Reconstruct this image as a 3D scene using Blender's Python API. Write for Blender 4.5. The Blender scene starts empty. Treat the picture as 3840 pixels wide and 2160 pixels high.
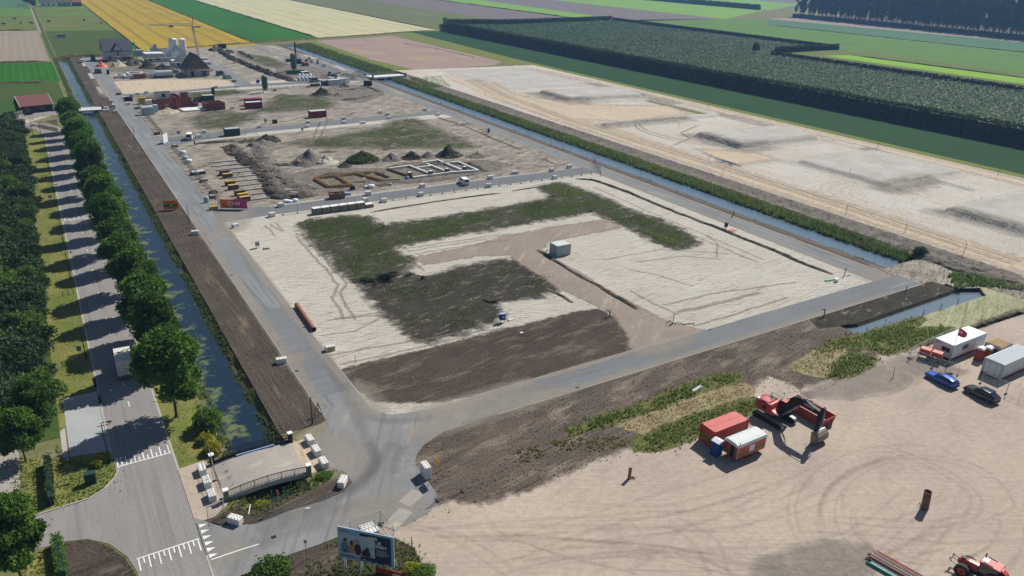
import bpy, bmesh, math, random
import numpy as np
from mathutils import Vector, Matrix
from mathutils.geometry import tessellate_polygon

R = math.radians
scene = bpy.context.scene
COL = scene.collection

# ---------------------------------------------------------------- camera
# Plan: metres. +Y runs along the canals, +X across the plots; the drone hangs 57 m above (0, 0).
cam_d = bpy.data.cameras.new('drone_camera')
cam = bpy.data.objects.new('drone_camera', cam_d)
COL.objects.link(cam)
cam_d.sensor_width = 36.0
cam_d.lens = 26.27
cam_d.clip_start = 0.5
cam_d.clip_end = 12000.0
M = (Matrix.Rotation(R(-32.634), 4, 'Z') @ Matrix.Rotation(R(90 - 23.476), 4, 'X') @ Matrix.Rotation(R(2.344), 4, 'Z'))
M.translation = (0, 0, 57)
cam.matrix_world = M
scene.camera = cam

# ---------------------------------------------------------------- sky, sun, exposure
SUN_AZ, SUN_EL = 69.0, 44.0            # azimuth clockwise from +Y
world = bpy.data.worlds.new('World')
scene.world = world
world.use_nodes = True
wn = world.node_tree
sky = wn.nodes.new('ShaderNodeTexSky')
sky.sky_type = 'NISHITA'
sky.sun_disc = False
sky.sun_elevation = R(SUN_EL)
sky.sun_rotation = R(SUN_AZ)
sky.air_density = 1.0
sky.dust_density = 0.6
sky.ozone_density = 1.4
bg = wn.nodes['Background']
bg.inputs['Strength'].default_value = 0.06
wn.links.new(sky.outputs[0], bg.inputs['Color'])
sun_d = bpy.data.lights.new('sun', 'SUN')
sun_d.energy = 5.0
sun_d.angle = R(0.53)
sun_d.color = (1.0, 0.95, 0.87)
sun = bpy.data.objects.new('sun', sun_d)
COL.objects.link(sun)
sdir = Vector((math.sin(R(SUN_AZ)) * math.cos(R(SUN_EL)), math.cos(R(SUN_AZ)) * math.cos(R(SUN_EL)), math.sin(R(SUN_EL))))
sun.rotation_euler = sdir.to_track_quat('Z', 'Y').to_euler()
sun.location = sdir * 300
vs = scene.view_settings
vs.view_transform = 'Standard'
vs.look = 'None'
vs.exposure = 0.24
vs.gamma = 1.0
vs.use_curve_mapping = False
scene.cycles.volume_bounces = 1
scene.cycles.transparent_max_bounces = 24
scene.cycles.max_bounces = 6

# ---------------------------------------------------------------- helpers: materials
def nd(nt, kind, **kw):
    n = nt.nodes.new(kind)
    for k, v in kw.items():
        setattr(n, k, v)
    return n

def col4(c):
    return (c[0], c[1], c[2], 1.0)

MATS = {}

def plain(name, c, rough=0.6, metal=0.0, var=0.12, scale=1.5, bump=0.0, spec=0.28, dirt=None):
    """painted or solid surface: one colour with slight uneven wear"""
    m = bpy.data.materials.new(name); m.use_nodes = True
    nt = m.node_tree; b = nt.nodes['Principled BSDF']
    tc = nd(nt, 'ShaderNodeTexCoord')
    n = nd(nt, 'ShaderNodeTexNoise'); n.inputs['Scale'].default_value = scale; n.inputs['Detail'].default_value = 5
    nt.links.new(tc.outputs['Object'], n.inputs['Vector'])
    mr = nd(nt, 'ShaderNodeMapRange'); mr.inputs[1].default_value = 0.3; mr.inputs[2].default_value = 0.7
    mr.inputs[3].default_value = 1 - var; mr.inputs[4].default_value = 1 + var
    nt.links.new(n.outputs['Fac'], mr.inputs[0])
    mx = nd(nt, 'ShaderNodeMix', data_type='RGBA', blend_type='MULTIPLY'); mx.inputs[0].default_value = 1
    mx.inputs[6].default_value = col4(c)
    nt.links.new(mr.outputs[0], mx.inputs[7])
    out = mx.outputs[2]
    if dirt:
        n2 = nd(nt, 'ShaderNodeTexNoise'); n2.inputs['Scale'].default_value = scale * 2.3; n2.inputs['Detail'].default_value = 7
        nt.links.new(tc.outputs['Object'], n2.inputs['Vector'])
        r2 = nd(nt, 'ShaderNodeMapRange'); r2.inputs[1].default_value = 0.5; r2.inputs[2].default_value = 0.72
        r2.inputs[4].default_value = 0.7
        nt.links.new(n2.outputs['Fac'], r2.inputs[0])
        m2 = nd(nt, 'ShaderNodeMix', data_type='RGBA')
        nt.links.new(r2.outputs[0], m2.inputs[0]); nt.links.new(out, m2.inputs[6]); m2.inputs[7].default_value = col4(dirt)
        out = m2.outputs[2]
    nt.links.new(out, b.inputs['Base Color'])
    b.inputs['Roughness'].default_value = rough
    b.inputs['Metallic'].default_value = metal
    b.inputs['Specular IOR Level'].default_value = spec
    if bump:
        bp = nd(nt, 'ShaderNodeBump'); bp.inputs['Distance'].default_value = bump; bp.inputs['Strength'].default_value = 0.6
        nt.links.new(n.outputs['Fac'], bp.inputs['Height']); nt.links.new(bp.outputs[0], b.inputs['Normal'])
    MATS[name] = m
    return m

def ground(name, c1, c2, big=14.0, fine=0.8, c3=None, c3lo=0.52, c3hi=0.66, c3s=(3, 3, 0), streak=None, streakc=None,
           bump=0.25, rough=0.95, fvar=0.2, edge=True, rows=None, soft=0.3, spots=None, streak2=None, grain=1.0, opacity=1.0, eamp=4.0, esize=1.6):
    """soil, sand, asphalt or crop: two broad tones, a third in patches, fine grain, streaks left by machines, crop rows.
    c3s = (size x, size y, angle); streak = (length, width, angle, lo, hi); rows = (spacing, angle, strength)"""
    m = bpy.data.materials.new(name); m.use_nodes = True
    nt = m.node_tree; L = nt.links; b = nt.nodes['Principled BSDF']
    tc = nd(nt, 'ShaderNodeTexCoord'); P = tc.outputs['Object']
    def noise(sx, sy, ang=0.0, detail=5, off=0.0, rough_=0.55, dist=0.0):
        mp = nd(nt, 'ShaderNodeMapping'); mp.vector_type = 'TEXTURE'
        mp.inputs['Location'].default_value = (off, off * 1.7, 0)
        mp.inputs['Rotation'].default_value = (0, 0, R(ang)); mp.inputs['Scale'].default_value = (sx, sy, max(sx, sy))
        L.new(P, mp.inputs[0])
        n = nd(nt, 'ShaderNodeTexNoise'); n.inputs['Scale'].default_value = 1.0; n.inputs['Detail'].default_value = detail
        n.inputs['Roughness'].default_value = rough_; n.inputs['Distortion'].default_value = dist
        L.new(mp.outputs[0], n.inputs['Vector'])
        return n.outputs['Fac']
    def rng(v, lo, hi, a=0.0, z=1.0):
        r = nd(nt, 'ShaderNodeMapRange'); r.inputs[1].default_value = lo; r.inputs[2].default_value = hi
        r.inputs[3].default_value = a; r.inputs[4].default_value = z
        L.new(v, r.inputs[0]); return r.outputs[0]
    def mix(f, a, z, mode='MIX'):
        x = nd(nt, 'ShaderNodeMix', data_type='RGBA', blend_type=mode)
        if isinstance(f, (int, float)): x.inputs[0].default_value = f
        else: L.new(f, x.inputs[0])
        for i, v in ((6, a), (7, z)):
            if isinstance(v, tuple): x.inputs[i].default_value = col4(v)
            else: L.new(v, x.inputs[i])
        return x.outputs[2]
    c = mix(rng(noise(big, big, 0, 6, 3.1), 0.32, 0.68), c1, c2)
    if c3:
        c = mix(rng(noise(c3s[0], c3s[1], c3s[2], 7, 41.0, 0.62), c3lo, c3hi), c, c3)
    if streak:
        s = noise(streak[0], streak[1], streak[2], 5, 77.0, 0.6, 0.6)
        c = mix(rng(s, streak[3], streak[4]), c, streakc)
    if streak2:
        s2 = noise(streak2[0], streak2[1], streak2[2], 5, 211.0, 0.6, 0.9)
        c = mix(rng(s2, streak2[3], streak2[4]), c, streak2[5])
    fn = noise(fine, fine, 0, 6, 9.0, 0.65)
    c = mix(1.0, c, rng(fn, 0.25, 0.75, 1 - fvar, 1 + fvar), 'MULTIPLY')
    if spots:
        sp = noise(spots[0], spots[0] * 0.8, 20, 2, 150.0)
        c = mix(rng(sp, spots[1], spots[1] + 0.03), c, spots[2])
    if rows:
        mp = nd(nt, 'ShaderNodeMapping'); mp.inputs['Rotation'].default_value = (0, 0, R(rows[1])); L.new(P, mp.inputs[0])
        w = nd(nt, 'ShaderNodeTexWave'); w.inputs['Scale'].default_value = 2 * math.pi / rows[0] / 20 * 1.0
        w.inputs['Distortion'].default_value = 1.2; w.inputs['Detail'].default_value = 2; w.inputs['Detail Scale'].default_value = 0.4
        L.new(mp.outputs[0], w.inputs['Vector'])
        c = mix(1.0, c, rng(w.outputs['Fac'], 0, 1, 1 - rows[2], 1 + rows[2] * 0.6), 'MULTIPLY')
    L.new(c, b.inputs['Base Color'])
    b.inputs['Roughness'].default_value = rough
    b.inputs['Specular IOR Level'].default_value = 0.06
    if bump:
        g_ = nd(nt, 'ShaderNodeMath', operation='MULTIPLY'); L.new(fn, g_.inputs[0]); g_.inputs[1].default_value = grain; h = g_.outputs[0]
        if streak:
            a = nd(nt, 'ShaderNodeMath', operation='ADD'); L.new(h, a.inputs[0]); L.new(s, a.inputs[1]); h = a.outputs[0]
        if streak2:
            a = nd(nt, 'ShaderNodeMath', operation='ADD'); L.new(h, a.inputs[0]); L.new(s2, a.inputs[1]); h = a.outputs[0]
        bp = nd(nt, 'ShaderNodeBump'); bp.inputs['Distance'].default_value = bump; bp.inputs['Strength'].default_value = 0.9
        L.new(h, bp.inputs['Height']); L.new(bp.outputs[0], b.inputs['Normal'])
    if edge:
        at = nd(nt, 'ShaderNodeAttribute'); at.attribute_name = 'edge'
        en = noise(esize, esize, 0, 7, 23.0, 0.7)
        a = nd(nt, 'ShaderNodeMath', operation='MULTIPLY_ADD'); L.new(en, a.inputs[0]); a.inputs[1].default_value = eamp; a.inputs[2].default_value = -eamp / 2
        a2 = nd(nt, 'ShaderNodeMath', operation='MULTIPLY_ADD'); L.new(at.outputs['Fac'], a2.inputs[0]); a2.inputs[1].default_value = 2.6
        L.new(a.outputs[0], a2.inputs[2])
        f = rng(a2.outputs[0], 1.3 - soft * 2, 1.3 + soft * 2, 0.0, opacity)
        tr = nd(nt, 'ShaderNodeBsdfTransparent'); ms = nd(nt, 'ShaderNodeMixShader')
        L.new(f, ms.inputs[0]); L.new(tr.outputs[0], ms.inputs[1]); L.new(b.outputs[0], ms.inputs[2])
        L.new(ms.outputs[0], nt.nodes['Material Output'].inputs['Surface'])
    MATS[name] = m
    return m

def leafy(name, dark, light, trans=0.35, extra=None, vary=True):
    """leaves and blades: tint attribute picks between two greens, some light passes through"""
    m = bpy.data.materials.new(name); m.use_nodes = True
    nt = m.node_tree; L = nt.links; b = nt.nodes['Principled BSDF']
    at = nd(nt, 'ShaderNodeAttribute'); at.attribute_name = 'tint'
    cr = nd(nt, 'ShaderNodeValToRGB'); e = cr.color_ramp.elements
    e[0].color = col4(dark); e[1].color = col4(light)
    if extra:
        e[1].position = 0.86; x = cr.color_ramp.elements.new(1.0); x.color = col4(extra)
    L.new(at.outputs['Fac'], cr.inputs[0])
    oi = nd(nt, 'ShaderNodeObjectInfo'); r = nd(nt, 'ShaderNodeMapRange'); r.inputs[3].default_value = 0.72; r.inputs[4].default_value = 1.2; L.new(oi.outputs['Random'], r.inputs[0])
    mx = nd(nt, 'ShaderNodeMix', data_type='RGBA', blend_type='MULTIPLY'); mx.inputs[0].default_value = 1; L.new(cr.outputs[0], mx.inputs[6]); L.new(r.outputs[0], mx.inputs[7]); cc = mx.outputs[2] if vary else cr.outputs[0]
    L.new(cc, b.inputs['Base Color'])
    b.inputs['Roughness'].default_value = 0.6; b.inputs['Specular IOR Level'].default_value = 0.12
    t = nd(nt, 'ShaderNodeBsdfTranslucent'); L.new(cc, t.inputs[0])
    ms = nd(nt, 'ShaderNodeMixShader'); ms.inputs[0].default_value = trans
    L.new(b.outputs[0], ms.inputs[1]); L.new(t.outputs[0], ms.inputs[2]); L.new(ms.outputs[0], nt.nodes['Material Output'].inputs['Surface'])
    MATS[name] = m
    return m

def water(name, deep, weed=None, wlo=0.55, whi=0.6, wave=0.02, rough=0.06, mid=15.0):
    m = bpy.data.materials.new(name); m.use_nodes = True
    nt = m.node_tree; L = nt.links; b = nt.nodes['Principled BSDF']
    tc = nd(nt, 'ShaderNodeTexCoord')
    n = nd(nt, 'ShaderNodeTexNoise'); n.inputs['Scale'].default_value = 1.8; n.inputs['Detail'].default_value = 4
    L.new(tc.outputs['Object'], n.inputs['Vector'])
    bp = nd(nt, 'ShaderNodeBump'); bp.inputs['Distance'].default_value = wave; bp.inputs['Strength'].default_value = 1
    L.new(n.outputs['Fac'], bp.inputs['Height']); L.new(bp.outputs[0], b.inputs['Normal'])
    b.inputs['Base Color'].default_value = col4(deep); b.inputs['Roughness'].default_value = rough; b.inputs['IOR'].default_value = 1.33
    if weed:
        n2 = nd(nt, 'ShaderNodeTexNoise'); n2.inputs['Scale'].default_value = 0.3; n2.inputs['Detail'].default_value = 10; n2.inputs['Roughness'].default_value = 0.68
        L.new(tc.outputs['Object'], n2.inputs['Vector'])
        r = nd(nt, 'ShaderNodeMapRange'); r.inputs[1].default_value = wlo; r.inputs[2].default_value = whi; r.inputs[4].default_value = 0.85
        sx = nd(nt, 'ShaderNodeSeparateXYZ'); L.new(tc.outputs['Object'], sx.inputs[0])
        mm = nd(nt, 'ShaderNodeMath', operation='MULTIPLY_ADD'); L.new(sx.outputs[0], mm.inputs[0]); mm.inputs[1].default_value = -0.035; mm.inputs[2].default_value = 0.035 * mid
        ma = nd(nt, 'ShaderNodeMath', operation='ADD'); L.new(n2.outputs['Fac'], ma.inputs[0]); L.new(mm.outputs[0], ma.inputs[1])
        L.new(ma.outputs[0], r.inputs[0])
        d = nd(nt, 'ShaderNodeBsdfDiffuse'); d.inputs[0].default_value = col4(weed)
        ms = nd(nt, 'ShaderNodeMixShader'); L.new(r.outputs[0], ms.inputs[0]); L.new(b.outputs[0], ms.inputs[1]); L.new(d.outputs[0], ms.inputs[2])
        L.new(ms.outputs[0], nt.nodes['Material Output'].inputs['Surface'])
    MATS[name] = m
    return m

# ---------------------------------------------------------------- helpers: meshes and objects
def vnoise(x, y, s, seed=0):
    """smooth value noise 0..1 over the plan"""
    x = np.asarray(x, float) / s + seed * 17.3; y = np.asarray(y, float) / s + seed * 9.1
    xi = np.floor(x); yi = np.floor(y); fx = x - xi; fy = y - yi
    fx = fx * fx * (3 - 2 * fx); fy = fy * fy * (3 - 2 * fy)
    def h(a, b):
        v = np.sin(a * 127.1 + b * 311.7 + seed * 74.7) * 43758.5453
        return v - np.floor(v)
    return (h(xi, yi) * (1 - fx) + h(xi + 1, yi) * fx) * (1 - fy) + (h(xi, yi + 1) * (1 - fx) + h(xi + 1, yi + 1) * fx) * fy

def fbm(x, y, s, seed=0, n=4):
    v = 0; a = 0.5; t = 0
    for i in range(n):
        v = v + a * vnoise(x, y, s / 2 ** i, seed + i * 3); t += a; a *= 0.55
    return v / t

def link(name, me, mat=None, parent=None):
    o = bpy.data.objects.new(name, me)
    COL.objects.link(o)
    if mat is not None and me is not None:
        me.materials.append(MATS[mat] if isinstance(mat, str) else mat)
    if parent is not None:
        o.parent = parent
    return o

def props(o, label=None, cat=None, group=None, kind=None):
    if label: o['label'] = label
    if cat: o['category'] = cat
    if group: o['group'] = group
    if kind: o['kind'] = kind
    return o

def thing(name, label, cat, loc=(0, 0, 0), rz=0.0, group=None):
    o = bpy.data.objects.new(name, None)
    COL.objects.link(o)
    if len(loc) == 2: loc = (loc[0], loc[1], 0)
    o.location = loc; o.rotation_euler = (0, 0, R(rz)); o.empty_display_size = 0.3
    return props(o, label, cat, group)

def tree_copy(o, loc=None, rz=None, label=None, group=None, scale=None, parent=None):
    c = o.copy(); COL.objects.link(c); c.parent = parent
    if loc is not None: c.location = (loc[0], loc[1], loc[2] if len(loc) > 2 else 0)
    if rz is not None: c.rotation_euler = (0, 0, R(rz))
    if scale is not None: c.scale = scale if isinstance(scale, tuple) else (scale,) * 3
    if label: c['label'] = label
    if group: c['group'] = group
    for ch in o.children:
        tree_copy(ch, parent=c)
    return c

class MB:
    """collects shapes for one mesh"""
    def __init__(s): s.v = []; s.f = []
    def add(s, vs, fs):
        n = len(s.v); s.v += [tuple(v) for v in vs]; s.f += [tuple(i + n for i in f) for f in fs]; return s
    def box(s, c, d, rz=0.0, rx=0.0, ry=0.0):
        m = Matrix.Translation(c) @ Matrix.Rotation(R(rz), 4, 'Z') @ Matrix.Rotation(R(ry), 4, 'Y') @ Matrix.Rotation(R(rx), 4, 'X')
        hx, hy, hz = d[0] / 2, d[1] / 2, d[2] / 2
        vs = [m @ Vector((x, y, z)) for z in (-hz, hz) for x, y in ((-hx, -hy), (hx, -hy), (hx, hy), (-hx, hy))]
        return s.add(vs, [(3, 2, 1, 0), (4, 5, 6, 7), (0, 1, 5, 4), (1, 2, 6, 5), (2, 3, 7, 6), (3, 0, 4, 7)])
    def bx(s, x0, x1, y0, y1, z0, z1):
        return s.box(((x0 + x1) / 2, (y0 + y1) / 2, (z0 + z1) / 2), (x1 - x0, y1 - y0, z1 - z0))
    def tube(s, p, q, r, r2=None, n=6, cap=True):
        p = Vector(p); q = Vector(q); r2 = r if r2 is None else r2
        d = (q - p)
        if d.length < 1e-6: return s
        d.normalize(); a = d.orthogonal().normalized(); b = d.cross(a)
        vs = []
        for c, rr in ((p, r), (q, r2)):
            for i in range(n):
                t = 2 * math.pi * i / n; vs.append(c + (a * math.cos(t) + b * math.sin(t)) * rr)
        fs = [(i, (i + 1) % n, n + (i + 1) % n, n + i) for i in range(n)]
        if cap: fs += [tuple(range(n - 1, -1, -1)), tuple(range(n, 2 * n))]
        return s.add(vs, fs)
    def path(s, pts, r, n=5):
        for a, b in zip(pts[:-1], pts[1:]): s.tube(a, b, r, n=n)
        return s
    def bar(s, p, q, w, h):
        """rectangular bar from p to q, w wide, h high"""
        p = Vector(p); q = Vector(q); d = (q - p).normalized()
        up = Vector((0, 0, 1)) if abs(d.z) < 0.95 else Vector((0, 1, 0))
        a = d.cross(up).normalized() * (w / 2); b = a.cross(d).normalized() * (h / 2)
        vs = [c + i * a + j * b for c in (p, q) for i, j in ((-1, -1), (1, -1), (1, 1), (-1, 1))]
        return s.add(vs, [(3, 2, 1, 0), (4, 5, 6, 7), (0, 1, 5, 4), (1, 2, 6, 5), (2, 3, 7, 6), (3, 0, 4, 7)])
    def prism(s, poly, axis, a0, a1):
        """polygon in the plane across axis ('x': (y,z) points, 'y': (x,z), 'z': (x,y)), pushed from a0 to a1"""
        n = len(poly)
        def mk(u, v, a): return {'x': (a, u, v), 'y': (u, a, v), 'z': (u, v, a)}[axis]
        vs = [mk(u, v, a0) for u, v in poly] + [mk(u, v, a1) for u, v in poly]
        fs = [(i, (i + 1) % n, n + (i + 1) % n, n + i) for i in range(n)] + [tuple(range(n - 1, -1, -1)), tuple(range(n, 2 * n))]
        return s.add(vs, fs)
    def ring(s, c, r_out, r_in, axis, w, n=20):
        """hollow cylinder of width w about an axis through c"""
        vs = []; fs = []
        for i in range(n):
            t = 2 * math.pi * i / n; co, si = math.cos(t), math.sin(t)
            for rr, a in ((r_out, -w / 2), (r_out, w / 2), (r_in, w / 2), (r_in, -w / 2)):
                u, v = rr * co, rr * si
                p = {'x': (a, u, v), 'y': (u, a, v), 'z': (u, v, a)}[axis]
                vs.append((c[0] + p[0], c[1] + p[1], c[2] + p[2]))
        for i in range(n):
            j = (i + 1) % n
            for k in range(4):
                fs.append((i * 4 + k, j * 4 + k, j * 4 + (k + 1) % 4, i * 4 + (k + 1) % 4))
        return s.add(vs, fs)
    def build(s, name, mat, parent=None, bevel=0.0, smooth=False, loc=None, kind=None):
        me = bpy.data.meshes.new(name)
        me.from_pydata(s.v, [], s.f); me.validate(); me.update()
        bm = bmesh.new(); bm.from_mesh(me); bmesh.ops.recalc_face_normals(bm, faces=bm.faces)
        if bevel:
            bmesh.ops.bevel(bm, geom=[e for e in bm.edges if e.is_manifold and e.calc_face_angle(0) > 0.5], offset=bevel, segments=1, affect='EDGES', clamp_overlap=True)
        bm.to_mesh(me); bm.free()
        if smooth: me.polygons.foreach_set('use_smooth', [True] * len(me.polygons))
        o = link(name, me, mat, parent)
        if loc is not None: o.location = loc if len(loc) == 3 else (loc[0], loc[1], 0)
        if kind: o['kind'] = kind
        return o

def np_mesh(name, V, F, mat, tint=None, parent=None, kind=None, attr='tint'):
    """big mesh from arrays; F is (n,3) or (n,4)"""
    V = np.asarray(V, np.float32); F = np.asarray(F, np.int32)
    me = bpy.data.meshes.new(name)
    k = F.shape[1]
    me.vertices.add(len(V)); me.vertices.foreach_set('co', V.ravel())
    me.loops.add(F.size); me.loops.foreach_set('vertex_index', F.ravel())
    me.polygons.add(len(F)); me.polygons.foreach_set('loop_start', np.arange(0, F.size, k, dtype=np.int32))
    me.polygons.foreach_set('loop_total', np.full(len(F), k, np.int32))
    if tint is not None:
        a = me.attributes.new(attr, 'FLOAT', 'POINT'); a.data.foreach_set('value', np.asarray(tint, np.float32))
    me.update(); me.validate()
    o = link(name, me, mat, parent)
    if kind: o['kind'] = kind
    return o

def densify(pts, step, jit, seed, close=True):
    out = []; rng = random.Random(seed); n = len(pts)
    for i in range(n if close else n - 1):
        a = Vector(pts[i][:2]); b = Vector(pts[(i + 1) % n][:2]); d = b - a; L = d.length
        k = max(1, int(L / step)); nrm = Vector((-d.y, d.x)).normalized() if L > 0 else Vector((0, 0))
        for j in range(k):
            t = j / k; p = a + d * t
            if jit: p = p + nrm * ((float(fbm(p.x, p.y, step * 5, seed, 4)) - 0.5) * 2 * jit)
            out.append((p.x, p.y))
    if not close: out.append(tuple(pts[-1][:2]))
    return out

LAYER = 0.006

def sheet(name, pts, layer, mat, feather=0.0, step=2.0, jit=0.0, seed=1, kind='structure', parent=None, holes=None):
    """flat ground area; with a feather its rim frays into what lies below"""
    z = layer * LAYER
    if jit or feather: pts = densify(pts, step, jit, seed)
    area = sum(pts[i][0] * pts[(i + 1) % len(pts)][1] - pts[(i + 1) % len(pts)][0] * pts[i][1] for i in range(len(pts)))
    if area < 0: pts = pts[::-1]
    loops = [[Vector((x, y, 0)) for x, y in pts]] + [[Vector((x, y, 0)) for x, y in h] for h in (holes or [])]
    flat = [v for l in loops for v in l]
    V = [(v.x, v.y, z) for v in flat]; F = [tuple(t) for t in tessellate_polygon(loops)]
    F = [f if (flat[f[1]] - flat[f[0]]).cross(flat[f[2]] - flat[f[0]]).z > 0 else f[::-1] for f in F]
    E = [1.0] * len(V)
    if feather:
        n = len(pts); n0 = len(V)
        for i in range(n):
            p = Vector(pts[i]); d = (Vector(pts[(i + 1) % n]) - Vector(pts[i - 1])); d = d.normalized() if d.length else Vector((1, 0))
            q = p + Vector((d.y, -d.x)) * feather
            V.append((q.x, q.y, z)); E.append(0.0)
        F += [(n0 + i, n0 + (i + 1) % n, (i + 1) % n, i) for i in range(n)]
    me = bpy.data.meshes.new(name); me.from_pydata(V, [], F)
    a = me.attributes.new('edge', 'FLOAT', 'POINT'); a.data.foreach_set('value', E)
    me.update()
    o = link(name, me, mat, parent)
    if kind and parent is None: o['kind'] = kind
    return o

def rect(x0, x1, y0, y1): return [(x0, y0), (x1, y0), (x1, y1), (x0, y1)]

def strip(name, pts, width, layer, mat, kind='structure', seed=3, step=1.5, jit=0.0, feather=0.0, parent=None):
    """ribbon of even width along a line"""
    p = densify(pts, step, jit, seed, close=False); L = []; Rr = []
    for i in range(len(p)):
        d = Vector(p[min(i + 1, len(p) - 1)]) - Vector(p[max(i - 1, 0)]); d.normalize(); nrm = Vector((-d.y, d.x)) * width / 2
        L.append(tuple(Vector(p[i]) + nrm)); Rr.append(tuple(Vector(p[i]) - nrm))
    z = layer * LAYER; V = []; E = []; F = []
    cols = [(1, 1.0), (-1, 1.0)] if not feather else [(1 + 2 * feather / width, 0.0), (1, 1.0), (-1, 1.0), (-1 - 2 * feather / width, 0.0)]
    k = len(cols)
    for i in range(len(p)):
        c = (Vector(L[i]) + Vector(Rr[i])) / 2; h = Vector(L[i]) - c
        for s, e in cols:
            q = c + h * s; V.append((q.x, q.y, z)); E.append(e if 0 < i < len(p) - 1 or not feather else 0.0)
    for i in range(len(p) - 1):
        for j in range(k - 1): F.append((i * k + j, i * k + j + 1, (i + 1) * k + j + 1, (i + 1) * k + j))
    me = bpy.data.meshes.new(name); me.from_pydata(V, [], F)
    a = me.attributes.new('edge', 'FLOAT', 'POINT'); a.data.foreach_set('value', E); me.update()
    o = link(name, me, mat, parent)
    if kind and parent is None: o['kind'] = kind
    return o

def inside(poly, x, y):
    poly = np.asarray(poly, float); r = np.zeros(len(x), bool); j = len(poly) - 1
    for i in range(len(poly)):
        xi, yi = poly[i]; xj, yj = poly[j]
        if yi != yj:
            c = ((yi > y) != (yj > y)) & (x < (xj - xi) * (y - yi) / (yj - yi) + xi); r ^= c
        j = i
    return r

def scatter(poly, per_m2, seed, patch=None, hole=0.0):
    """random points in a polygon, thinned where the patch noise is low"""
    rng = np.random.default_rng(seed); p = np.asarray(poly, float)
    x0, y0 = p.min(0); x1, y1 = p.max(0); n = int((x1 - x0) * (y1 - y0) * per_m2)
    x = rng.uniform(x0, x1, n); y = rng.uniform(y0, y1, n); k = inside(p, x, y)
    if patch: k &= fbm(x, y, patch, seed) > hole
    return np.stack([x[k], y[k]], 1)

def tufts(name, P, h, w, mat, seed, blades=4, z=0.0, zf=None, lean=0.5, tintf=None, parent=None, hvar=0.5, kind='stuff'):
    """clumps of blades standing on points P; one mesh"""
    rng = np.random.default_rng(seed); n = len(P)
    if n == 0: return None
    V = np.zeros((n, blades, 3, 3), np.float32); base = np.zeros((n, 3)); base[:, :2] = P; base[:, 2] = z if zf is None else zf(P[:, 0], P[:, 1])
    H = h * rng.uniform(1 - hvar, 1 + hvar, n)
    if tintf is None: T0 = fbm(P[:, 0], P[:, 1], 5.0, seed)
    else: T0 = tintf(P[:, 0], P[:, 1])
    for b in range(blades):
        a = rng.uniform(0, 2 * np.pi, n); ca, sa = np.cos(a), np.sin(a); ww = w * rng.uniform(0.6, 1.4, n)
        o = rng.normal(0, w * 0.5, (n, 2)); l = rng.uniform(0.1, lean, n) * H; la = rng.uniform(0, 2 * np.pi, n)
        V[:, b, 0] = base + np.stack([o[:, 0] - ca * ww, o[:, 1] - sa * ww, -0.02 + 0 * a], 1)
        V[:, b, 1] = base + np.stack([o[:, 0] + ca * ww, o[:, 1] + sa * ww, -0.02 + 0 * a], 1)
        V[:, b, 2] = base + np.stack([o[:, 0] + np.cos(la) * l, o[:, 1] + np.sin(la) * l, H * rng.uniform(0.7, 1.1, n)], 1)
    t = np.clip(T0[:, None] + rng.normal(0, 0.13, (n, blades)), 0, 1)
    tint = np.repeat(t.reshape(-1), 3)
    o = np_mesh(name, V.reshape(-1, 3), np.arange(n * blades * 3).reshape(-1, 3), mat, tint, parent, kind)
    return o

def leaf_quads(rng, C, size, tint, up=0.35):
    n = len(C); d = rng.normal(0, 1, (n, 3)); d[:, 2] = d[:, 2] * 0.7 + up; d /= np.linalg.norm(d, axis=1)[:, None]
    a = np.cross(d, rng.normal(0, 1, (n, 3))); a /= np.linalg.norm(a, axis=1)[:, None] + 1e-9; b = np.cross(d, a)
    s = size * rng.uniform(0.6, 1.35, n)[:, None]
    q = np.stack([C - a * s, C + b * s * 0.55 + d * s * 0.15, C + a * s, C - b * s * 0.55 + d * s * 0.15], 1)
    return q.reshape(-1, 3), np.arange(4 * n).reshape(-1, 4), np.repeat(tint, 4)

def foliage(seed, blobs, n, size, shell=0.55):
    """leaves on and in a set of clumps: blobs = [(x,y,z,rx,ry,rz)]"""
    rng = np.random.default_rng(seed); B = np.asarray(blobs, float)
    w = (B[:, 3] * B[:, 4] + B[:, 4] * B[:, 5] + B[:, 3] * B[:, 5]); w /= w.sum()
    k = rng.choice(len(B), n, p=w); d = rng.normal(0, 1, (n, 3)); d /= np.linalg.norm(d, axis=1)[:, None]
    r = shell + (1 - shell) * rng.random(n) ** 0.6
    r *= 1 + 0.22 * np.sin(d[:, 0] * 5 + k) * np.cos(d[:, 1] * 6 - k * 2) + 0.12 * rng.normal(0, 1, n)
    C = B[k, :3] + d * B[k, 3:] * r[:, None]
    bt = rng.uniform(0.2, 0.75, len(B))
    t = np.clip(bt[k] + rng.normal(0, 0.16, n), 0, 1)
    return leaf_quads(rng, C, size, t)

def crown_blobs(seed, H, base, Rr, n, squash=1.0):
    rng = random.Random(seed); out = []; cz = (H + base) / 2; hz = (H - base) / 2
    for i in range(n):
        t = rng.uniform(-0.85, 0.9); a = rng.uniform(0, 2 * math.pi) + i * 2.4
        prof = math.sqrt(max(0.05, 1 - (t - (-0.12)) ** 2 * 0.95)); rad = Rr * prof * rng.uniform(0.5, 0.8)
        s = Rr * rng.uniform(0.26, 0.42)
        out.append((math.cos(a) * rad, math.sin(a) * rad, cz + t * hz * 0.86, s, s, s * 0.8 * squash))
    out.append((0, 0, cz, Rr * 0.55, Rr * 0.55, hz * 0.8)); out.append((0, 0, H - Rr * 0.35, Rr * 0.42, Rr * 0.42, Rr * 0.36))
    return out

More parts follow.
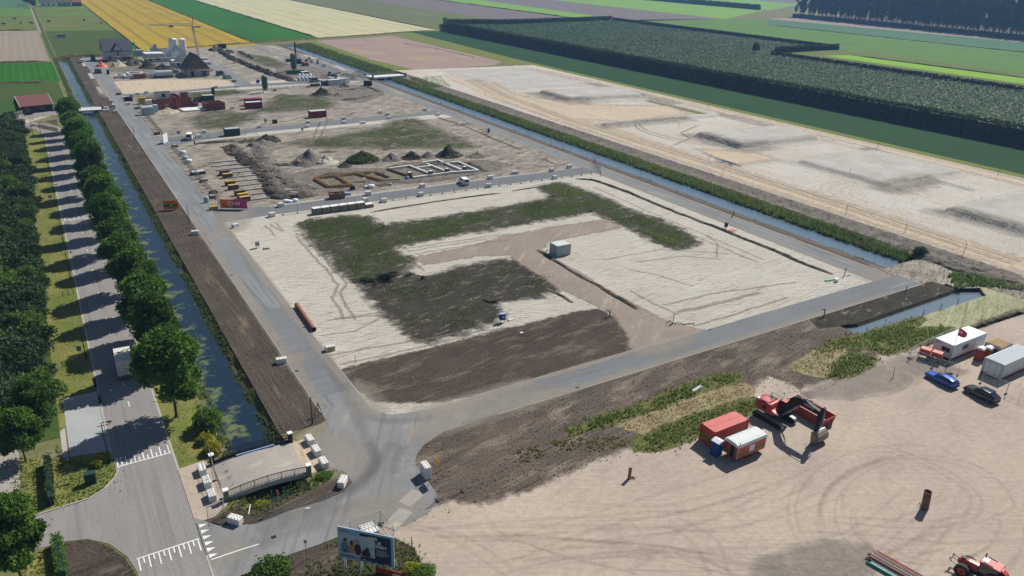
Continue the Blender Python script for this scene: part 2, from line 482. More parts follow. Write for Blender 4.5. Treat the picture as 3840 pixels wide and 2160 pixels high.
def trunk_mesh(seed, H, base, r, limbs, Rr):
    rng = random.Random(seed); m = MB(); pts = [(0, 0, -0.1)]
    for i in range(1, 6):
        z = (H * 0.8) * i / 5; pts.append((rng.uniform(-0.12, 0.12) * i * 0.5, rng.uniform(-0.12, 0.12) * i * 0.5, z))
    for i in range(5): m.tube(pts[i], pts[i + 1], r * (1 - i / 5.6), r * (1 - (i + 1) / 5.6), n=8)
    m.tube((0, 0, -0.1), (0, 0, 0.35), r * 1.5, r * 0.98, n=8)
    for i in range(limbs):
        a = i * 2.399 + rng.uniform(-0.3, 0.3); z = base * 0.9 + (H * 0.6 - base * 0.9) * i / limbs
        q = (math.cos(a) * Rr * rng.uniform(0.5, 0.75), math.sin(a) * Rr * rng.uniform(0.5, 0.75), z + rng.uniform(0.8, 2.2))
        mid = (q[0] * 0.45, q[1] * 0.45, z + 0.3); m.tube((0, 0, z), mid, r * 0.42, r * 0.3, n=5); m.tube(mid, q, r * 0.3, r * 0.08, n=5)
    return m

def ridge(name, pts, width, height, mat, seed, kind='structure', step=0.8, peaks=6.0, base=0.0, parent=None):
    """bank of thrown-up earth along a line: uneven crest, ragged feet"""
    p = densify(pts, step, width * 0.25, seed, close=False); n = len(p); prof = [-1, -0.7, -0.42, -0.16, 0.12, 0.4, 0.72, 1]; V = []
    for i in range(n):
        d = Vector(p[min(i + 1, n - 1)]) - Vector(p[max(i - 1, 0)]); d.normalize(); nr = Vector((-d.y, d.x))
        end = min(1, i / 3, (n - 1 - i) / 3)
        for k, s in enumerate(prof):
            q = Vector(p[i]) + nr * s * width / 2 * (0.75 + 0.5 * float(vnoise(p[i][0] * 3, p[i][1] * 3, peaks, seed + k)))
            hh = (1 - abs(s) ** 1.5) * height * end * (0.25 + 1.1 * float(fbm(q.x, q.y, peaks, seed, 4)))
            hh += (1 - abs(s)) * (float(vnoise(q.x, q.y, 0.7, seed + 5)) - 0.5) * height * 0.5 * end
            V.append((q.x, q.y, base + (-0.05 if abs(s) == 1 else max(hh, 0.012))))
    k = len(prof); F = [(i * k + j, i * k + j + 1, (i + 1) * k + j + 1, (i + 1) * k + j) for i in range(n - 1) for j in range(k - 1)]
    me = bpy.data.meshes.new(name); me.from_pydata(V, [], F); bm = bmesh.new(); bm.from_mesh(me); bmesh.ops.recalc_face_normals(bm, faces=bm.faces)
    bm.to_mesh(me); bm.free()
    a = me.attributes.new('edge', 'FLOAT', 'POINT'); a.data.foreach_set('value', [1.0] * len(V)); me.update()
    o = link(name, me, mat, parent)
    if kind: o['kind'] = kind
    return o

def cone(u): return max(0.0, 1.1 - math.sqrt(u * u + 0.045) * 1.08)

def heap(name, c, rx, ry, h, mat, seed, label, group='heaps of soil and sand on the plots', rough=0.16, rot=0.0, gully=0.07):
    """dumped heap of loose soil, steep with gullies and a lumpy foot"""
    rk = random.Random(seed * 7); PK = [(rk.uniform(-.45, .45), rk.uniform(-.35, .35), rk.uniform(.5, .8), rk.uniform(.5, .7)) for _ in range(4)] + [(0, 0, 1.0, .8)]
    nr, na = 16, 44; V = [(0, 0, h)]; F = []
    for i in range(1, nr + 1):
        t = i / nr
        for j in range(na):
            a = 2 * math.pi * j / na
            rr = t * (1 + 0.22 * (float(fbm(math.cos(a) * 3 + 9, math.sin(a) * 3 + 9, 2.0, seed)) - 0.5) * 2)
            x = math.cos(a) * rx * rr; y = math.sin(a) * ry * rr
            z = h * cone(t) if t < 1 else -0.06
            if t < 1: z = max([z * 0.72 if len(PK) else z] + [h * k3 * cone(math.hypot((x - k1 * rx) / (rx * k4), (y - k2 * ry) / (ry * k4))) * min(1, 4 * (1 - t)) for k1, k2, k3, k4 in PK])
            z *= 0.8 + 0.4 * float(fbm(x + 50, y + 50, max(rx, ry) * 0.6, seed + 2))
            z -= gully * h * abs(math.sin(a * 7 + seed + 2 * float(vnoise(x, y, 1.5, seed)))) * t * (1 - t) * 2
            z += rough * h * (float(vnoise(x + 20, y + 20, max(rx, ry) * 0.22, seed + 4)) - 0.5) * min(1, 3 * (1 - t))
            V.append((x, y, max(z, -0.06) if t < 1 else -0.06))
    for j in range(na): F.append((0, 1 + j, 1 + (j + 1) % na))
    for i in range(nr - 1):
        for j in range(na):
            a = 1 + i * na; b = a + na; F.append((a + j, b + j, b + (j + 1) % na, a + (j + 1) % na))
    me = bpy.data.meshes.new(name); me.from_pydata(V, [], F)
    a = me.attributes.new('edge', 'FLOAT', 'POINT'); a.data.foreach_set('value', [1.0] * len(V)); me.update()
    o = link(name, me, mat); o.location = (c[0], c[1], 0); o.rotation_euler = (0, 0, R(rot))
    return props(o, label, 'heap', group)

def text(body, size, mat, parent, loc, rot, name='lettering', extrude=0.004, bold=0.0, spacing=1.0, align='CENTER'):
    c = bpy.data.curves.new(name, 'FONT'); c.body = body; c.size = size; c.extrude = extrude; c.offset = bold
    c.align_x = align; c.align_y = 'CENTER'; c.space_character = spacing; c.resolution_u = 2
    o = bpy.data.objects.new(name, c); COL.objects.link(o)
    me = bpy.data.meshes.new_from_object(o.evaluated_get(bpy.context.evaluated_depsgraph_get())); bpy.data.objects.remove(o)
    me.materials.clear(); o = link(name, me, mat, parent)
    o.location = loc; o.rotation_euler = [R(a) for a in rot]
    return o
# ================================================================ materials
SAND1, SAND2 = (0.50, 0.445, 0.365), (0.415, 0.365, 0.29)
ground('sand', (0.535, 0.505, 0.442), (0.47, 0.437, 0.375), 16, 0.5, c3=(0.37, 0.33, 0.275), c3lo=0.56, c3hi=0.76, c3s=(6, 2.0, 12), streak=(8, 0.3, 8, 0.6, 0.66), streakc=(0.3, 0.265, 0.22), streak2=(6, 0.32, -34, 0.615, 0.68, (0.32, 0.285, 0.235)), bump=0.38, grain=0.25, fvar=0.1)
ground('sand_site', (0.44, 0.4, 0.335), (0.3, 0.265, 0.218), 8, 0.5, c3=(0.18, 0.157, 0.13), c3lo=0.49, c3hi=0.66, c3s=(6, 2.6, 30), streak=(7, 0.45, 22, 0.55, 0.63), streakc=(0.14, 0.123, 0.1), streak2=(6, 0.5, -50, 0.57, 0.65, (0.16, 0.138, 0.112)), bump=0.7, grain=0.4, fvar=0.2)
ground('sand_white', (0.50, 0.475, 0.43), (0.43, 0.40, 0.345), 22, 0.9, c3=(0.46, 0.40, 0.32), c3lo=0.48, c3hi=0.68, c3s=(10, 30, 0), streak=(14, 0.5, 80, 0.6, 0.68), streakc=(0.33, 0.29, 0.235), streak2=(9, 0.45, 25, 0.6, 0.68, (0.35, 0.31, 0.255)), bump=0.3, grain=0.3, fvar=0.12)
ground('sand_pale', (0.52, 0.515, 0.48), (0.48, 0.465, 0.425), 8, 0.7, c3=(0.42, 0.39, 0.34), c3lo=0.55, c3hi=0.72, c3s=(9, 4, 20), bump=0.2, grain=0.4, fvar=0.1, soft=1.0, eamp=6.0, esize=9.0, opacity=0.8)
ground('sand_warm', (0.47, 0.385, 0.285), (0.44, 0.37, 0.285), 12, 0.9, streak=(22, 0.7, 87, 0.55, 0.68), streakc=(0.33, 0.26, 0.18), bump=0.12, fvar=0.12)
ground('sand_damp_shade', (0.22, 0.195, 0.165), (0.14, 0.123, 0.105), 3, 0.5, c3=(0.085, 0.075, 0.064), c3s=(2.5, 1.2, 40), bump=0.4)  # damp sand; on the raised field's scarp its dark tone also paints shade
ground('trench_soil', (0.13, 0.112, 0.09), (0.075, 0.064, 0.052), 2, 0.5, c3=(0.3, 0.265, 0.215), c3lo=0.57, c3hi=0.7, c3s=(1.5, 1.5, 0), bump=0.4)
ground('dark_soil', (0.088, 0.069, 0.056), (0.058, 0.046, 0.038), 9, 0.4, c3=(0.22, 0.18, 0.138), c3lo=0.53, c3hi=0.78, c3s=(8, 2.8, 8), streak=(9, 0.35, 6, 0.57, 0.68), streakc=(0.045, 0.036, 0.03), streak2=(6, 0.5, 14, 0.6, 0.72, (0.15, 0.12, 0.095)), bump=0.22, fvar=0.35)
ground('dark_soil_long', (0.095, 0.077, 0.062), (0.064, 0.052, 0.043), 9, 0.4, c3=(0.2, 0.155, 0.1), c3lo=0.57, c3hi=0.76, c3s=(2.2, 11, 0), streak=(12, 0.35, 92, 0.56, 0.68), streakc=(0.05, 0.04, 0.032), bump=0.2, fvar=0.35)
ground('peat', (0.038, 0.035, 0.028), (0.062, 0.056, 0.042), 4, 0.4, c3=(0.27, 0.24, 0.19), c3lo=0.57, c3hi=0.72, c3s=(4, 1.2, 15), bump=0.35, fvar=0.45, eamp=7.0, esize=3.0, soft=0.5)
ground('weedy', (0.066, 0.06, 0.047), (0.042, 0.048, 0.022), 4, 0.5, c3=(0.24, 0.215, 0.17), c3lo=0.56, c3hi=0.7, c3s=(5, 2.0, 15), bump=0.35, fvar=0.45, eamp=7.0, esize=3.0, soft=0.5)
ground('dirt_track', (0.27, 0.222, 0.185), (0.225, 0.188, 0.158), 8, 0.6, c3=(0.36, 0.31, 0.25), c3lo=0.55, c3hi=0.72, c3s=(9, 1.6, 40), bump=0.1)
ground('strip_soil', (0.13, 0.104, 0.083), (0.085, 0.068, 0.055), 9, 0.4, c3=(0.25, 0.21, 0.165), c3lo=0.5, c3hi=0.72, c3s=(9, 2.6, 8), streak=(9, 0.35, 10, 0.56, 0.68), streakc=(0.06, 0.048, 0.039), bump=0.22, fvar=0.35)
ground('yard', (0.42, 0.354, 0.288), (0.345, 0.29, 0.24), 15, 0.8, c3=(0.285, 0.24, 0.208), c3lo=0.54, c3hi=0.78, c3s=(12, 4, 20), streak=(26, 0.5, 14, 0.54, 0.72), streakc=(0.36, 0.3, 0.24), streak2=(14, 0.45, -30, 0.57, 0.72, (0.345, 0.29, 0.235)), bump=0.07, fvar=0.14)
ground('yard_grey', (0.27, 0.24, 0.215), (0.215, 0.19, 0.172), 6, 0.5, c3=(0.34, 0.3, 0.25), c3s=(6, 2, 60), bump=0.2, fvar=0.25, soft=0.9, eamp=6, esize=4.0, opacity=0.55)
ground('rut', (0.2, 0.17, 0.135), (0.24, 0.205, 0.165), 3, 0.5, bump=0.1, soft=0.5, opacity=0.4, eamp=8.0, esize=0.9)
ground('sand_scarp', (0.2, 0.178, 0.15), (0.28, 0.25, 0.21), 4, 0.6, bump=0.4, fvar=0.2, soft=0.9, eamp=6.0, esize=3.5, opacity=0.6)  # darker sand: scarp shade painted into the colour, with some damp
ground('rut_faint', (0.24, 0.2, 0.155), (0.27, 0.225, 0.175), 3, 0.5, bump=0.05, soft=0.9, opacity=0.11, eamp=7.0, esize=1.2)
ground('weedy_thin', (0.12, 0.11, 0.075), (0.085, 0.095, 0.045), 5, 0.5, bump=0.3, fvar=0.4, soft=1.0, opacity=0.6, eamp=6.0, esize=5.0)
ground('straw_mat', (0.31, 0.26, 0.15), (0.23, 0.195, 0.105), 3, 0.4, c3=(0.2, 0.16, 0.09), c3lo=0.55, c3hi=0.66, c3s=(3, 0.7, 12), bump=0.3, fvar=0.3, eamp=6.0)
ground('grass_mat', (0.1, 0.12, 0.035), (0.135, 0.135, 0.05), 3, 0.4, c3=(0.2, 0.17, 0.08), c3lo=0.56, c3hi=0.7, c3s=(3, 1.2, 12), bump=0.3, fvar=0.35, eamp=6.0)
ground('asphalt', (0.215, 0.223, 0.225), (0.17, 0.18, 0.187), 16, 0.35, c3=(0.31, 0.295, 0.265), c3lo=0.56, c3hi=0.74, c3s=(5, 18, 0), streak=(26, 0.9, 91, 0.5, 0.64), streakc=(0.14, 0.148, 0.154), bump=0.012, rough=0.85, fvar=0.1, edge=False)
ground('asphalt_cross', (0.172, 0.18, 0.188), (0.145, 0.153, 0.162), 14, 0.35, c3=(0.27, 0.26, 0.24), c3lo=0.6, c3hi=0.74, c3s=(12, 2.0, 0), streak=(26, 0.9, 1, 0.5, 0.7), streakc=(0.135, 0.142, 0.15), bump=0.012, rough=0.85, fvar=0.1, edge=False, spots=(0.9, 0.71, (0.33, 0.3, 0.27)))
ground('asphalt_swept', (0.225, 0.226, 0.22), (0.178, 0.184, 0.188), 9, 0.35, c3=(0.33, 0.3, 0.262), c3lo=0.54, c3hi=0.74, c3s=(4, 11, -35), streak=(18, 0.7, 60, 0.54, 0.68), streakc=(0.15, 0.155, 0.158), bump=0.012, rough=0.88, fvar=0.1, edge=False)
ground('dust', (0.37, 0.33, 0.275), (0.33, 0.295, 0.25), 4, 0.5, bump=0.01, soft=0.9, fvar=0.1, opacity=0.5, eamp=4.5)
ground('tyre_black', (0.12, 0.125, 0.128), (0.14, 0.143, 0.145), 4, 0.5, bump=0.0, soft=0.9, fvar=0.1, opacity=0.18, eamp=3.0)
ground('road_brick', (0.255, 0.24, 0.228), (0.22, 0.21, 0.204), 10, 0.22, c3=(0.27, 0.25, 0.225), c3lo=0.55, c3hi=0.72, c3s=(2.5, 14, 0), streak=(40, 0.8, 90, 0.5, 0.66), streakc=(0.19, 0.182, 0.177), bump=0.012, rough=0.85, fvar=0.18, edge=False, rows=(0.21, 90, 0.06))
ground('bay_brick', (0.36, 0.375, 0.375), (0.31, 0.32, 0.325), 6, 0.22, bump=0.012, rough=0.85, fvar=0.2, edge=False, rows=(0.42, 90, 0.1))
ground('deck_stone', (0.33, 0.305, 0.275), (0.285, 0.262, 0.235), 4, 0.35, c3=(0.42, 0.37, 0.29), c3s=(3, 1.4, 0), c3lo=0.56, c3hi=0.7, bump=0.012, fvar=0.12, edge=False)
ground('kerb_concrete', (0.40, 0.385, 0.345), (0.33, 0.315, 0.28), 5, 0.4, bump=0.005, edge=False, fvar=0.14)
ground('paint_white', (0.74, 0.74, 0.72), (0.62, 0.62, 0.6), 3, 0.25, c3=(0.34, 0.33, 0.32), c3lo=0.6, c3hi=0.72, c3s=(0.5, 0.5, 0), bump=0.0, rough=0.7, fvar=0.1, edge=False)
ground('verge', (0.115, 0.15, 0.035), (0.21, 0.19, 0.06), 7, 0.4, c3=(0.1, 0.13, 0.035), c3lo=0.5, c3hi=0.7, c3s=(2, 6, 0), bump=0.08, fvar=0.35)
ground('mown_hay', (0.26, 0.265, 0.155), (0.34, 0.335, 0.225), 8, 0.45, c3=(0.16, 0.185, 0.06), c3lo=0.5, c3hi=0.66, c3s=(7, 1.1, 24), streak=(10, 0.6, 24, 0.52, 0.68), streakc=(0.36, 0.36, 0.24), bump=0.16, fvar=0.3)
ground('bank', (0.085, 0.095, 0.03), (0.12, 0.1, 0.06), 4, 0.4, c3=(0.17, 0.14, 0.075), c3s=(2, 5, 0), bump=0.15, fvar=0.4, edge=False)
ground('bank_soil', (0.12, 0.098, 0.08), (0.085, 0.07, 0.058), 4, 0.4, bump=0.15, fvar=0.3, edge=False)
ground('base_ground', (0.12, 0.14, 0.05), (0.16, 0.15, 0.07), 60, 2.0, c3=(0.18, 0.16, 0.1), c3s=(30, 30, 0), bump=0.1, edge=False)
def crop(name, a, b, big=40, fine=1.2, rows=None, c3=None, c3s=(30, 120, 0), fvar=0.2, bump=0.25, streak=None, streakc=None):
    return ground(name, a, b, big, fine, c3=c3, c3s=c3s, c3lo=0.5, c3hi=0.7, bump=bump, fvar=fvar, edge=False, rows=rows, streak=streak, streakc=streakc)
crop('wheat', (0.37, 0.255, 0.022), (0.31, 0.22, 0.025), c3=(0.26, 0.21, 0.03), c3s=(12, 60, 0), rows=(3.1, 0, 0.1))
crop('green_crop', (0.022, 0.11, 0.01), (0.032, 0.135, 0.012), c3=(0.03, 0.09, 0.014), rows=(3.0, 0, 0.15))
crop('stubble', (0.47, 0.44, 0.26), (0.42, 0.40, 0.24), rows=(5.5, 0, 0.1), c3=(0.36, 0.35, 0.19), c3s=(5, 90, 0))
crop('olive_crop', (0.105, 0.13, 0.05), (0.125, 0.135, 0.06), rows=(6, 0, 0.1), c3=(0.15, 0.15, 0.075))
crop('ploughed', (0.165, 0.14, 0.135), (0.14, 0.122, 0.122), rows=(9, 0, 0.08))
crop('bright_crop', (0.15, 0.29, 0.035), (0.17, 0.3, 0.05), rows=(9, 0, 0.06), c3=(0.14, 0.25, 0.08))
crop('lime_crop', (0.2, 0.36, 0.025), (0.175, 0.32, 0.03), rows=(4, 0, 0.08))
crop('meadow_green', (0.085, 0.185, 0.032), (0.1, 0.175, 0.038), c3=(0.085, 0.14, 0.05), c3s=(60, 20, 0), rows=(12, 0, 0.07))
crop('teal_crop', (0.06, 0.135, 0.075), (0.07, 0.145, 0.085))
crop('potato_crop', (0.016, 0.055, 0.016), (0.021, 0.066, 0.019), rows=(3.2, 0, 0.3), c3=(0.024, 0.05, 0.018), c3s=(3, 70, 0), bump=0.3)
crop('orchard_floor', (0.026, 0.06, 0.022), (0.034, 0.072, 0.028), c3=(0.045, 0.07, 0.03), rows=(3.6, 0, 0.25))
crop('pasture', (0.085, 0.13, 0.028), (0.12, 0.14, 0.04), c3=(0.16, 0.145, 0.06), c3s=(25, 20, 0))
crop('pasture_dark', (0.042, 0.085, 0.016), (0.06, 0.09, 0.022), c3=(0.09, 0.08, 0.035), c3s=(14, 30, 0))
crop('red_soil', (0.25, 0.188, 0.165), (0.295, 0.225, 0.185), 30, 1.0, c3=(0.33, 0.25, 0.165), c3s=(26, 30, 0), bump=0.12)
crop('tilled_brown', (0.27, 0.225, 0.175), (0.24, 0.2, 0.165), rows=(4, 0, 0.06))
crop('margin_grass', (0.13, 0.165, 0.035), (0.165, 0.165, 0.05), 12, 0.7, c3=(0.09, 0.13, 0.03), c3s=(1.5, 8, 0))
crop('wood_floor', (0.09, 0.075, 0.06), (0.06, 0.06, 0.045))
crop('tramline', (0.14, 0.12, 0.035), (0.17, 0.14, 0.045))

leafy('leaf_ash', (0.032, 0.092, 0.012), (0.15, 0.275, 0.042), 0.38)
leafy('leaf_shrub', (0.026, 0.058, 0.018), (0.085, 0.135, 0.042), 0.28)
leafy('leaf_shrub_blue', (0.03, 0.066, 0.032), (0.085, 0.135, 0.072), 0.28)
leafy('leaf_light', (0.06, 0.125, 0.022), (0.15, 0.25, 0.05), 0.35)
leafy('leaf_poplar', (0.02, 0.045, 0.022), (0.045, 0.08, 0.04), 0.25)
leafy('leaf_hedge', (0.022, 0.05, 0.02), (0.085, 0.14, 0.035), 0.25)
leafy('leaf_orchard', (0.022, 0.064, 0.012), (0.042, 0.102, 0.02), 0.15, vary=False)
leafy('clod', (0.1, 0.085, 0.07), (0.22, 0.19, 0.155), 0.0, vary=False)
leafy('reed', (0.055, 0.1, 0.025), (0.19, 0.25, 0.07), 0.45, (0.28, 0.24, 0.11), vary=False)
leafy('weed', (0.07, 0.115, 0.035), (0.21, 0.28, 0.08), 0.42, (0.33, 0.29, 0.14), vary=False)
leafy('grass_dry', (0.17, 0.18, 0.05), (0.32, 0.27, 0.11), 0.4, (0.4, 0.33, 0.17), vary=False)
leafy('grass_lush', (0.085, 0.14, 0.03), (0.22, 0.27, 0.075), 0.45, (0.34, 0.28, 0.12), vary=False)
leafy('straw', (0.32, 0.26, 0.13), (0.48, 0.4, 0.23), 0.25, vary=False)
leafy('flower_yellow', (0.12, 0.16, 0.03), (0.42, 0.38, 0.03), 0.2, vary=False)
water('canal_water', (0.012, 0.026, 0.045), (0.14, 0.17, 0.075), 0.53, 0.62, wave=0.03)
water('canal_water_clear', (0.1, 0.15, 0.2), wave=0.045, rough=0.1)
water('ditch_water', (0.12, 0.16, 0.19), wave=0.012)
plain('bark', (0.075, 0.06, 0.047), 0.9, var=0.3, scale=4, bump=0.03)
plain('white_concrete', (0.66, 0.655, 0.63), 0.8, var=0.1, scale=2.2, dirt=(0.46, 0.44, 0.4))
plain('grey_concrete', (0.38, 0.375, 0.36), 0.85, var=0.14, dirt=(0.27, 0.26, 0.24))
plain('galv', (0.42, 0.44, 0.45), 0.4, 0.7, var=0.1)
plain('wire', (0.26, 0.275, 0.28), 0.5, 0.5, var=0.05)
plain('foot_black', (0.035, 0.035, 0.035), 0.8)
plain('black', (0.012, 0.012, 0.014), 0.6, var=0.1)
plain('black_gloss', (0.012, 0.013, 0.016), 0.18, spec=0.6, var=0.05)
plain('glass', (0.015, 0.02, 0.026), 0.06, spec=0.9, var=0.03)
plain('rubber', (0.022, 0.022, 0.022), 0.85, var=0.2, dirt=(0.13, 0.11, 0.09))
plain('steel_rust', (0.26, 0.115, 0.065), 0.8, var=0.3, scale=3, dirt=(0.15, 0.07, 0.045), bump=0.01)
plain('steel_rust_brown', (0.14, 0.085, 0.062), 0.8, var=0.3, scale=4, dirt=(0.22, 0.12, 0.08))
plain('red_paint', (0.47, 0.04, 0.03), 0.38, var=0.1, spec=0.5, dirt=(0.36, 0.06, 0.055))
plain('red_dark', (0.19, 0.02, 0.026), 0.55, var=0.12)
plain('red_pink', (0.45, 0.065, 0.055), 0.5, var=0.12, dirt=(0.36, 0.1, 0.08))
plain('orange_paint', (0.52, 0.11, 0.025), 0.5, var=0.1)
plain('orange_dull', (0.34, 0.05, 0.022), 0.6, var=0.15, dirt=(0.3, 0.1, 0.06))
plain('green_stripe', (0.055, 0.2, 0.035), 0.5)
plain('green_dark', (0.018, 0.045, 0.032), 0.6)
plain('green_silo', (0.03, 0.105, 0.06), 0.5)
plain('green_bright', (0.06, 0.5, 0.06), 0.6)
plain('grey_green', (0.36, 0.41, 0.41), 0.55, var=0.06, dirt=(0.3, 0.34, 0.34))
plain('roof_pale', (0.5, 0.53, 0.53), 0.5, var=0.06, dirt=(0.52, 0.53, 0.51))
plain('cabin_white', (0.72, 0.73, 0.73), 0.5, var=0.04)
plain('cabin_roof', (0.62, 0.66, 0.67), 0.5, var=0.04)
plain('cabin_grey', (0.5, 0.53, 0.55), 0.5, 0.0, var=0.06)
plain('roof_steel', (0.3, 0.36, 0.4), 0.5, 0.0, var=0.08)
plain('timber', (0.46, 0.33, 0.15), 0.8, var=0.2)
plain('timber_form', (0.44, 0.29, 0.1), 0.8, var=0.25, dirt=(0.24, 0.16, 0.08))
plain('timber_dark', (0.15, 0.095, 0.055), 0.8, var=0.25)
plain('brick_red', (0.235, 0.072, 0.05), 0.85, var=0.2, scale=2, dirt=(0.17, 0.06, 0.045))
plain('brick_paver', (0.21, 0.185, 0.155), 0.85, var=0.15, scale=3)
plain('block_grey', (0.42, 0.46, 0.5), 0.85, var=0.08)
plain('block_grey_dark', (0.3, 0.33, 0.36), 0.85, var=0.1)
plain('roof_tile_grey', (0.085, 0.088, 0.105), 0.6, var=0.25, scale=2)
plain('roof_tile_red', (0.25, 0.1, 0.085), 0.8, var=0.2, scale=3)
plain('roof_felt', (0.105, 0.092, 0.078), 0.8, var=0.2)
plain('tarp_orange', (0.72, 0.13, 0.06), 0.6, var=0.15)
plain('foil_blue', (0.34, 0.46, 0.5), 0.45, var=0.15)
plain('bag_white', (0.66, 0.69, 0.74), 0.7, var=0.12, scale=4)
plain('bag_blue', (0.25, 0.36, 0.58), 0.6, var=0.15)
plain('car_blue', (0.008, 0.085, 0.36), 0.2, 0.25, var=0.03, spec=0.7)
plain('car_black', (0.006, 0.007, 0.012), 0.14, 0.0, var=0.03, spec=0.7)
plain('car_white', (0.74, 0.75, 0.76), 0.3, var=0.03)
plain('car_navy', (0.03, 0.045, 0.1), 0.3, var=0.05)
plain('car_grey', (0.06, 0.07, 0.08), 0.3, var=0.05)
plain('van_green', (0.1, 0.28, 0.2), 0.4, var=0.05)
plain('toilet_blue', (0.012, 0.06, 0.22), 0.5, var=0.06)
plain('toilet_white', (0.74, 0.76, 0.78), 0.4, var=0.04)
plain('orange_toilet', (0.4, 0.075, 0.02), 0.5, var=0.08)
plain('truck_box', (0.56, 0.56, 0.53), 0.55, var=0.08, dirt=(0.42, 0.41, 0.36))
plain('truck_roof', (0.6, 0.58, 0.5), 0.6, var=0.08, dirt=(0.42, 0.41, 0.34))
plain('sign_blue', (0.29, 0.42, 0.52), 0.55, var=0.04)
plain('sign_navy', (0.028, 0.035, 0.075), 0.5, var=0.05)
plain('sign_photo', (0.4, 0.5, 0.56), 0.5, var=0.12, scale=0.9)
plain('skin_print', (0.4, 0.25, 0.18), 0.6)
plain('hair_print', (0.055, 0.038, 0.03), 0.6)
plain('shirt_print', (0.14, 0.2, 0.28), 0.6)
plain('mustard_print', (0.42, 0.25, 0.05), 0.6)
plain('white_paint', (0.8, 0.8, 0.8), 0.5, var=0.03)
plain('banner_pink', (0.55, 0.06, 0.15), 0.6, var=0.06)
plain('banner_orange', (0.78, 0.2, 0.03), 0.6, var=0.06)
plain('flag_red', (0.62, 0.03, 0.1), 0.6, var=0.08)
plain('sign_orange', (0.75, 0.3, 0.01), 0.5, var=0.05)
plain('mud_yellow', (0.5, 0.33, 0.05), 0.6, var=0.15, dirt=(0.36, 0.26, 0.1))
plain('cast_metal', (0.3, 0.31, 0.32), 0.5, 0.4, var=0.2, dirt=(0.2, 0.18, 0.16))
plain('bucket_steel', (0.2, 0.17, 0.15), 0.5, 0.5, var=0.25, dirt=(0.26, 0.2, 0.15))
plain('pipe_green', (0.06, 0.3, 0.17), 0.5)
plain('pipe_pale', (0.3, 0.44, 0.47), 0.45, 0.3)
plain('steel_pink', (0.42, 0.22, 0.19), 0.6, 0.2, var=0.2)
plain('cow_dark', (0.04, 0.03, 0.027), 0.9)

# ================================================================ the ground
L_CANAL = rect(11.3, 19.0, 71.0, 494.0)
R_CANAL = rect(146.6, 164.0, 83.5, 540.0)
DITCH = [(114.2, 64.9), (153.5, 64.6), (156.5, 68.0), (156.2, 73.5), (152.5, 73.5), (151.5, 69.4), (118.0, 68.9), (116.6, 70.6), (114.2, 70.6)]
sheet('ground', rect(-2600, 5200, -300, 6500), 0, 'base_ground', holes=[L_CANAL, R_CANAL, DITCH])

def slope(name, x0, z0, x1, z1, y0, y1, mat, seed, jit=0.35, step=1.5, n=4, parent=None):
    """bank running along Y from (x0, z0) down or up to (x1, z1)"""
    ys = np.arange(y0, y1 + step, step); ys[-1] = y1; V = []; k = n + 1
    for y in ys:
        for i in range(k):
            t = i / n; x = x0 + (x1 - x0) * t; z = z0 + (z1 - z0) * t
            if i < n or jit > 0: x += (float(fbm(y, i * 3.0, 4.0, seed)) - 0.5) * 2 * jit * (0.2 if i == 0 else 1)
            z += (float(vnoise(x, y, 1.2, seed + 3)) - 0.5) * 0.12 * (0 < i < n)
            V.append((x, y, z))
    F = [(i * k + j, i * k + j + 1, (i + 1) * k + j + 1, (i + 1) * k + j) for i in range(len(ys) - 1) for j in range(n)]
    me = bpy.data.meshes.new(name); me.from_pydata(V, [], F); bm = bmesh.new(); bm.from_mesh(me)
    for f in bm.faces:
        f.normal_update()
        if f.normal.z < 0: f.normal_flip()
    bm.to_mesh(me); bm.free(); me.update()
    o = link(name, me, mat, parent); o['kind'] = 'structure'
    return o

slope('canal_bank', 11.2, 0.0, 12.9, -1.25, 71.0, 494.0, 'bank', 5)
slope('canal_bank', 19.1, 0.0, 17.4, -1.25, 71.0, 494.0, 'bank', 6)
slope('canal_bank', 146.5, 0.0, 152.2, -1.1, 83.5, 540.0, 'bank_soil', 7, 0.25)
slope('canal_bank', 164.1, 0.0, 157.2, -1.1, 83.5, 540.0, 'bank', 8)
props(sheet('canal_water', rect(11.6, 18.7, 71.0, 494.0), 0, 'canal_water'), kind='structure').location.z = -0.95
props(sheet('canal_water', rect(150.0, 158.6, 83.5, 540.0), 0, 'canal_water_clear'), kind='structure').location.z = -0.85
props(sheet('ditch_water', DITCH, 0, 'ditch_water'), kind='structure').location.z = -0.6
m = MB()
for a, b in zip(DITCH, DITCH[1:] + DITCH[:1]):
    d = Vector((b[0] - a[0], b[1] - a[1])).normalized(); nr = Vector((-d.y, d.x)) * 0.45
    m.add([(a[0] - nr.x * .1, a[1] - nr.y * .1, 0.004), (b[0] - nr.x * .1, b[1] - nr.y * .1, 0.004), (b[0] + nr.x, b[1] + nr.y, -0.75), (a[0] + nr.x, a[1] + nr.y, -0.75)], [(0, 1, 2, 3)])
props(m.build('ditch_bank', 'bank_soil'), kind='structure')
# sandy toe where the right-hand canal ends
m = MB(); m.add([(146.6, 83.45, 0.01), (164, 83.45, 0.01), (163, 85.6, -0.9), (148, 85.2, -0.9)], [(0, 1, 2, 3)]); props(m.build('canal_bank', 'sand_warm'), kind='structure')
m = MB(); m.add([(11.3, 494.05, 0.0), (19, 494.05, 0.0), (18, 492.8, -1.1), (12, 492.8, -1.1)], [(0, 1, 2, 3)]); props(m.build('canal_bank', 'bank'), kind='structure')
m = MB(); m.add([(11.3, 70.95, 0.01), (19, 70.95, 0.01), (18, 72.6, -1.1), (12, 72.6, -1.1)], [(0, 1, 2, 3)]); props(m.build('canal_bank', 'bank'), kind='structure')

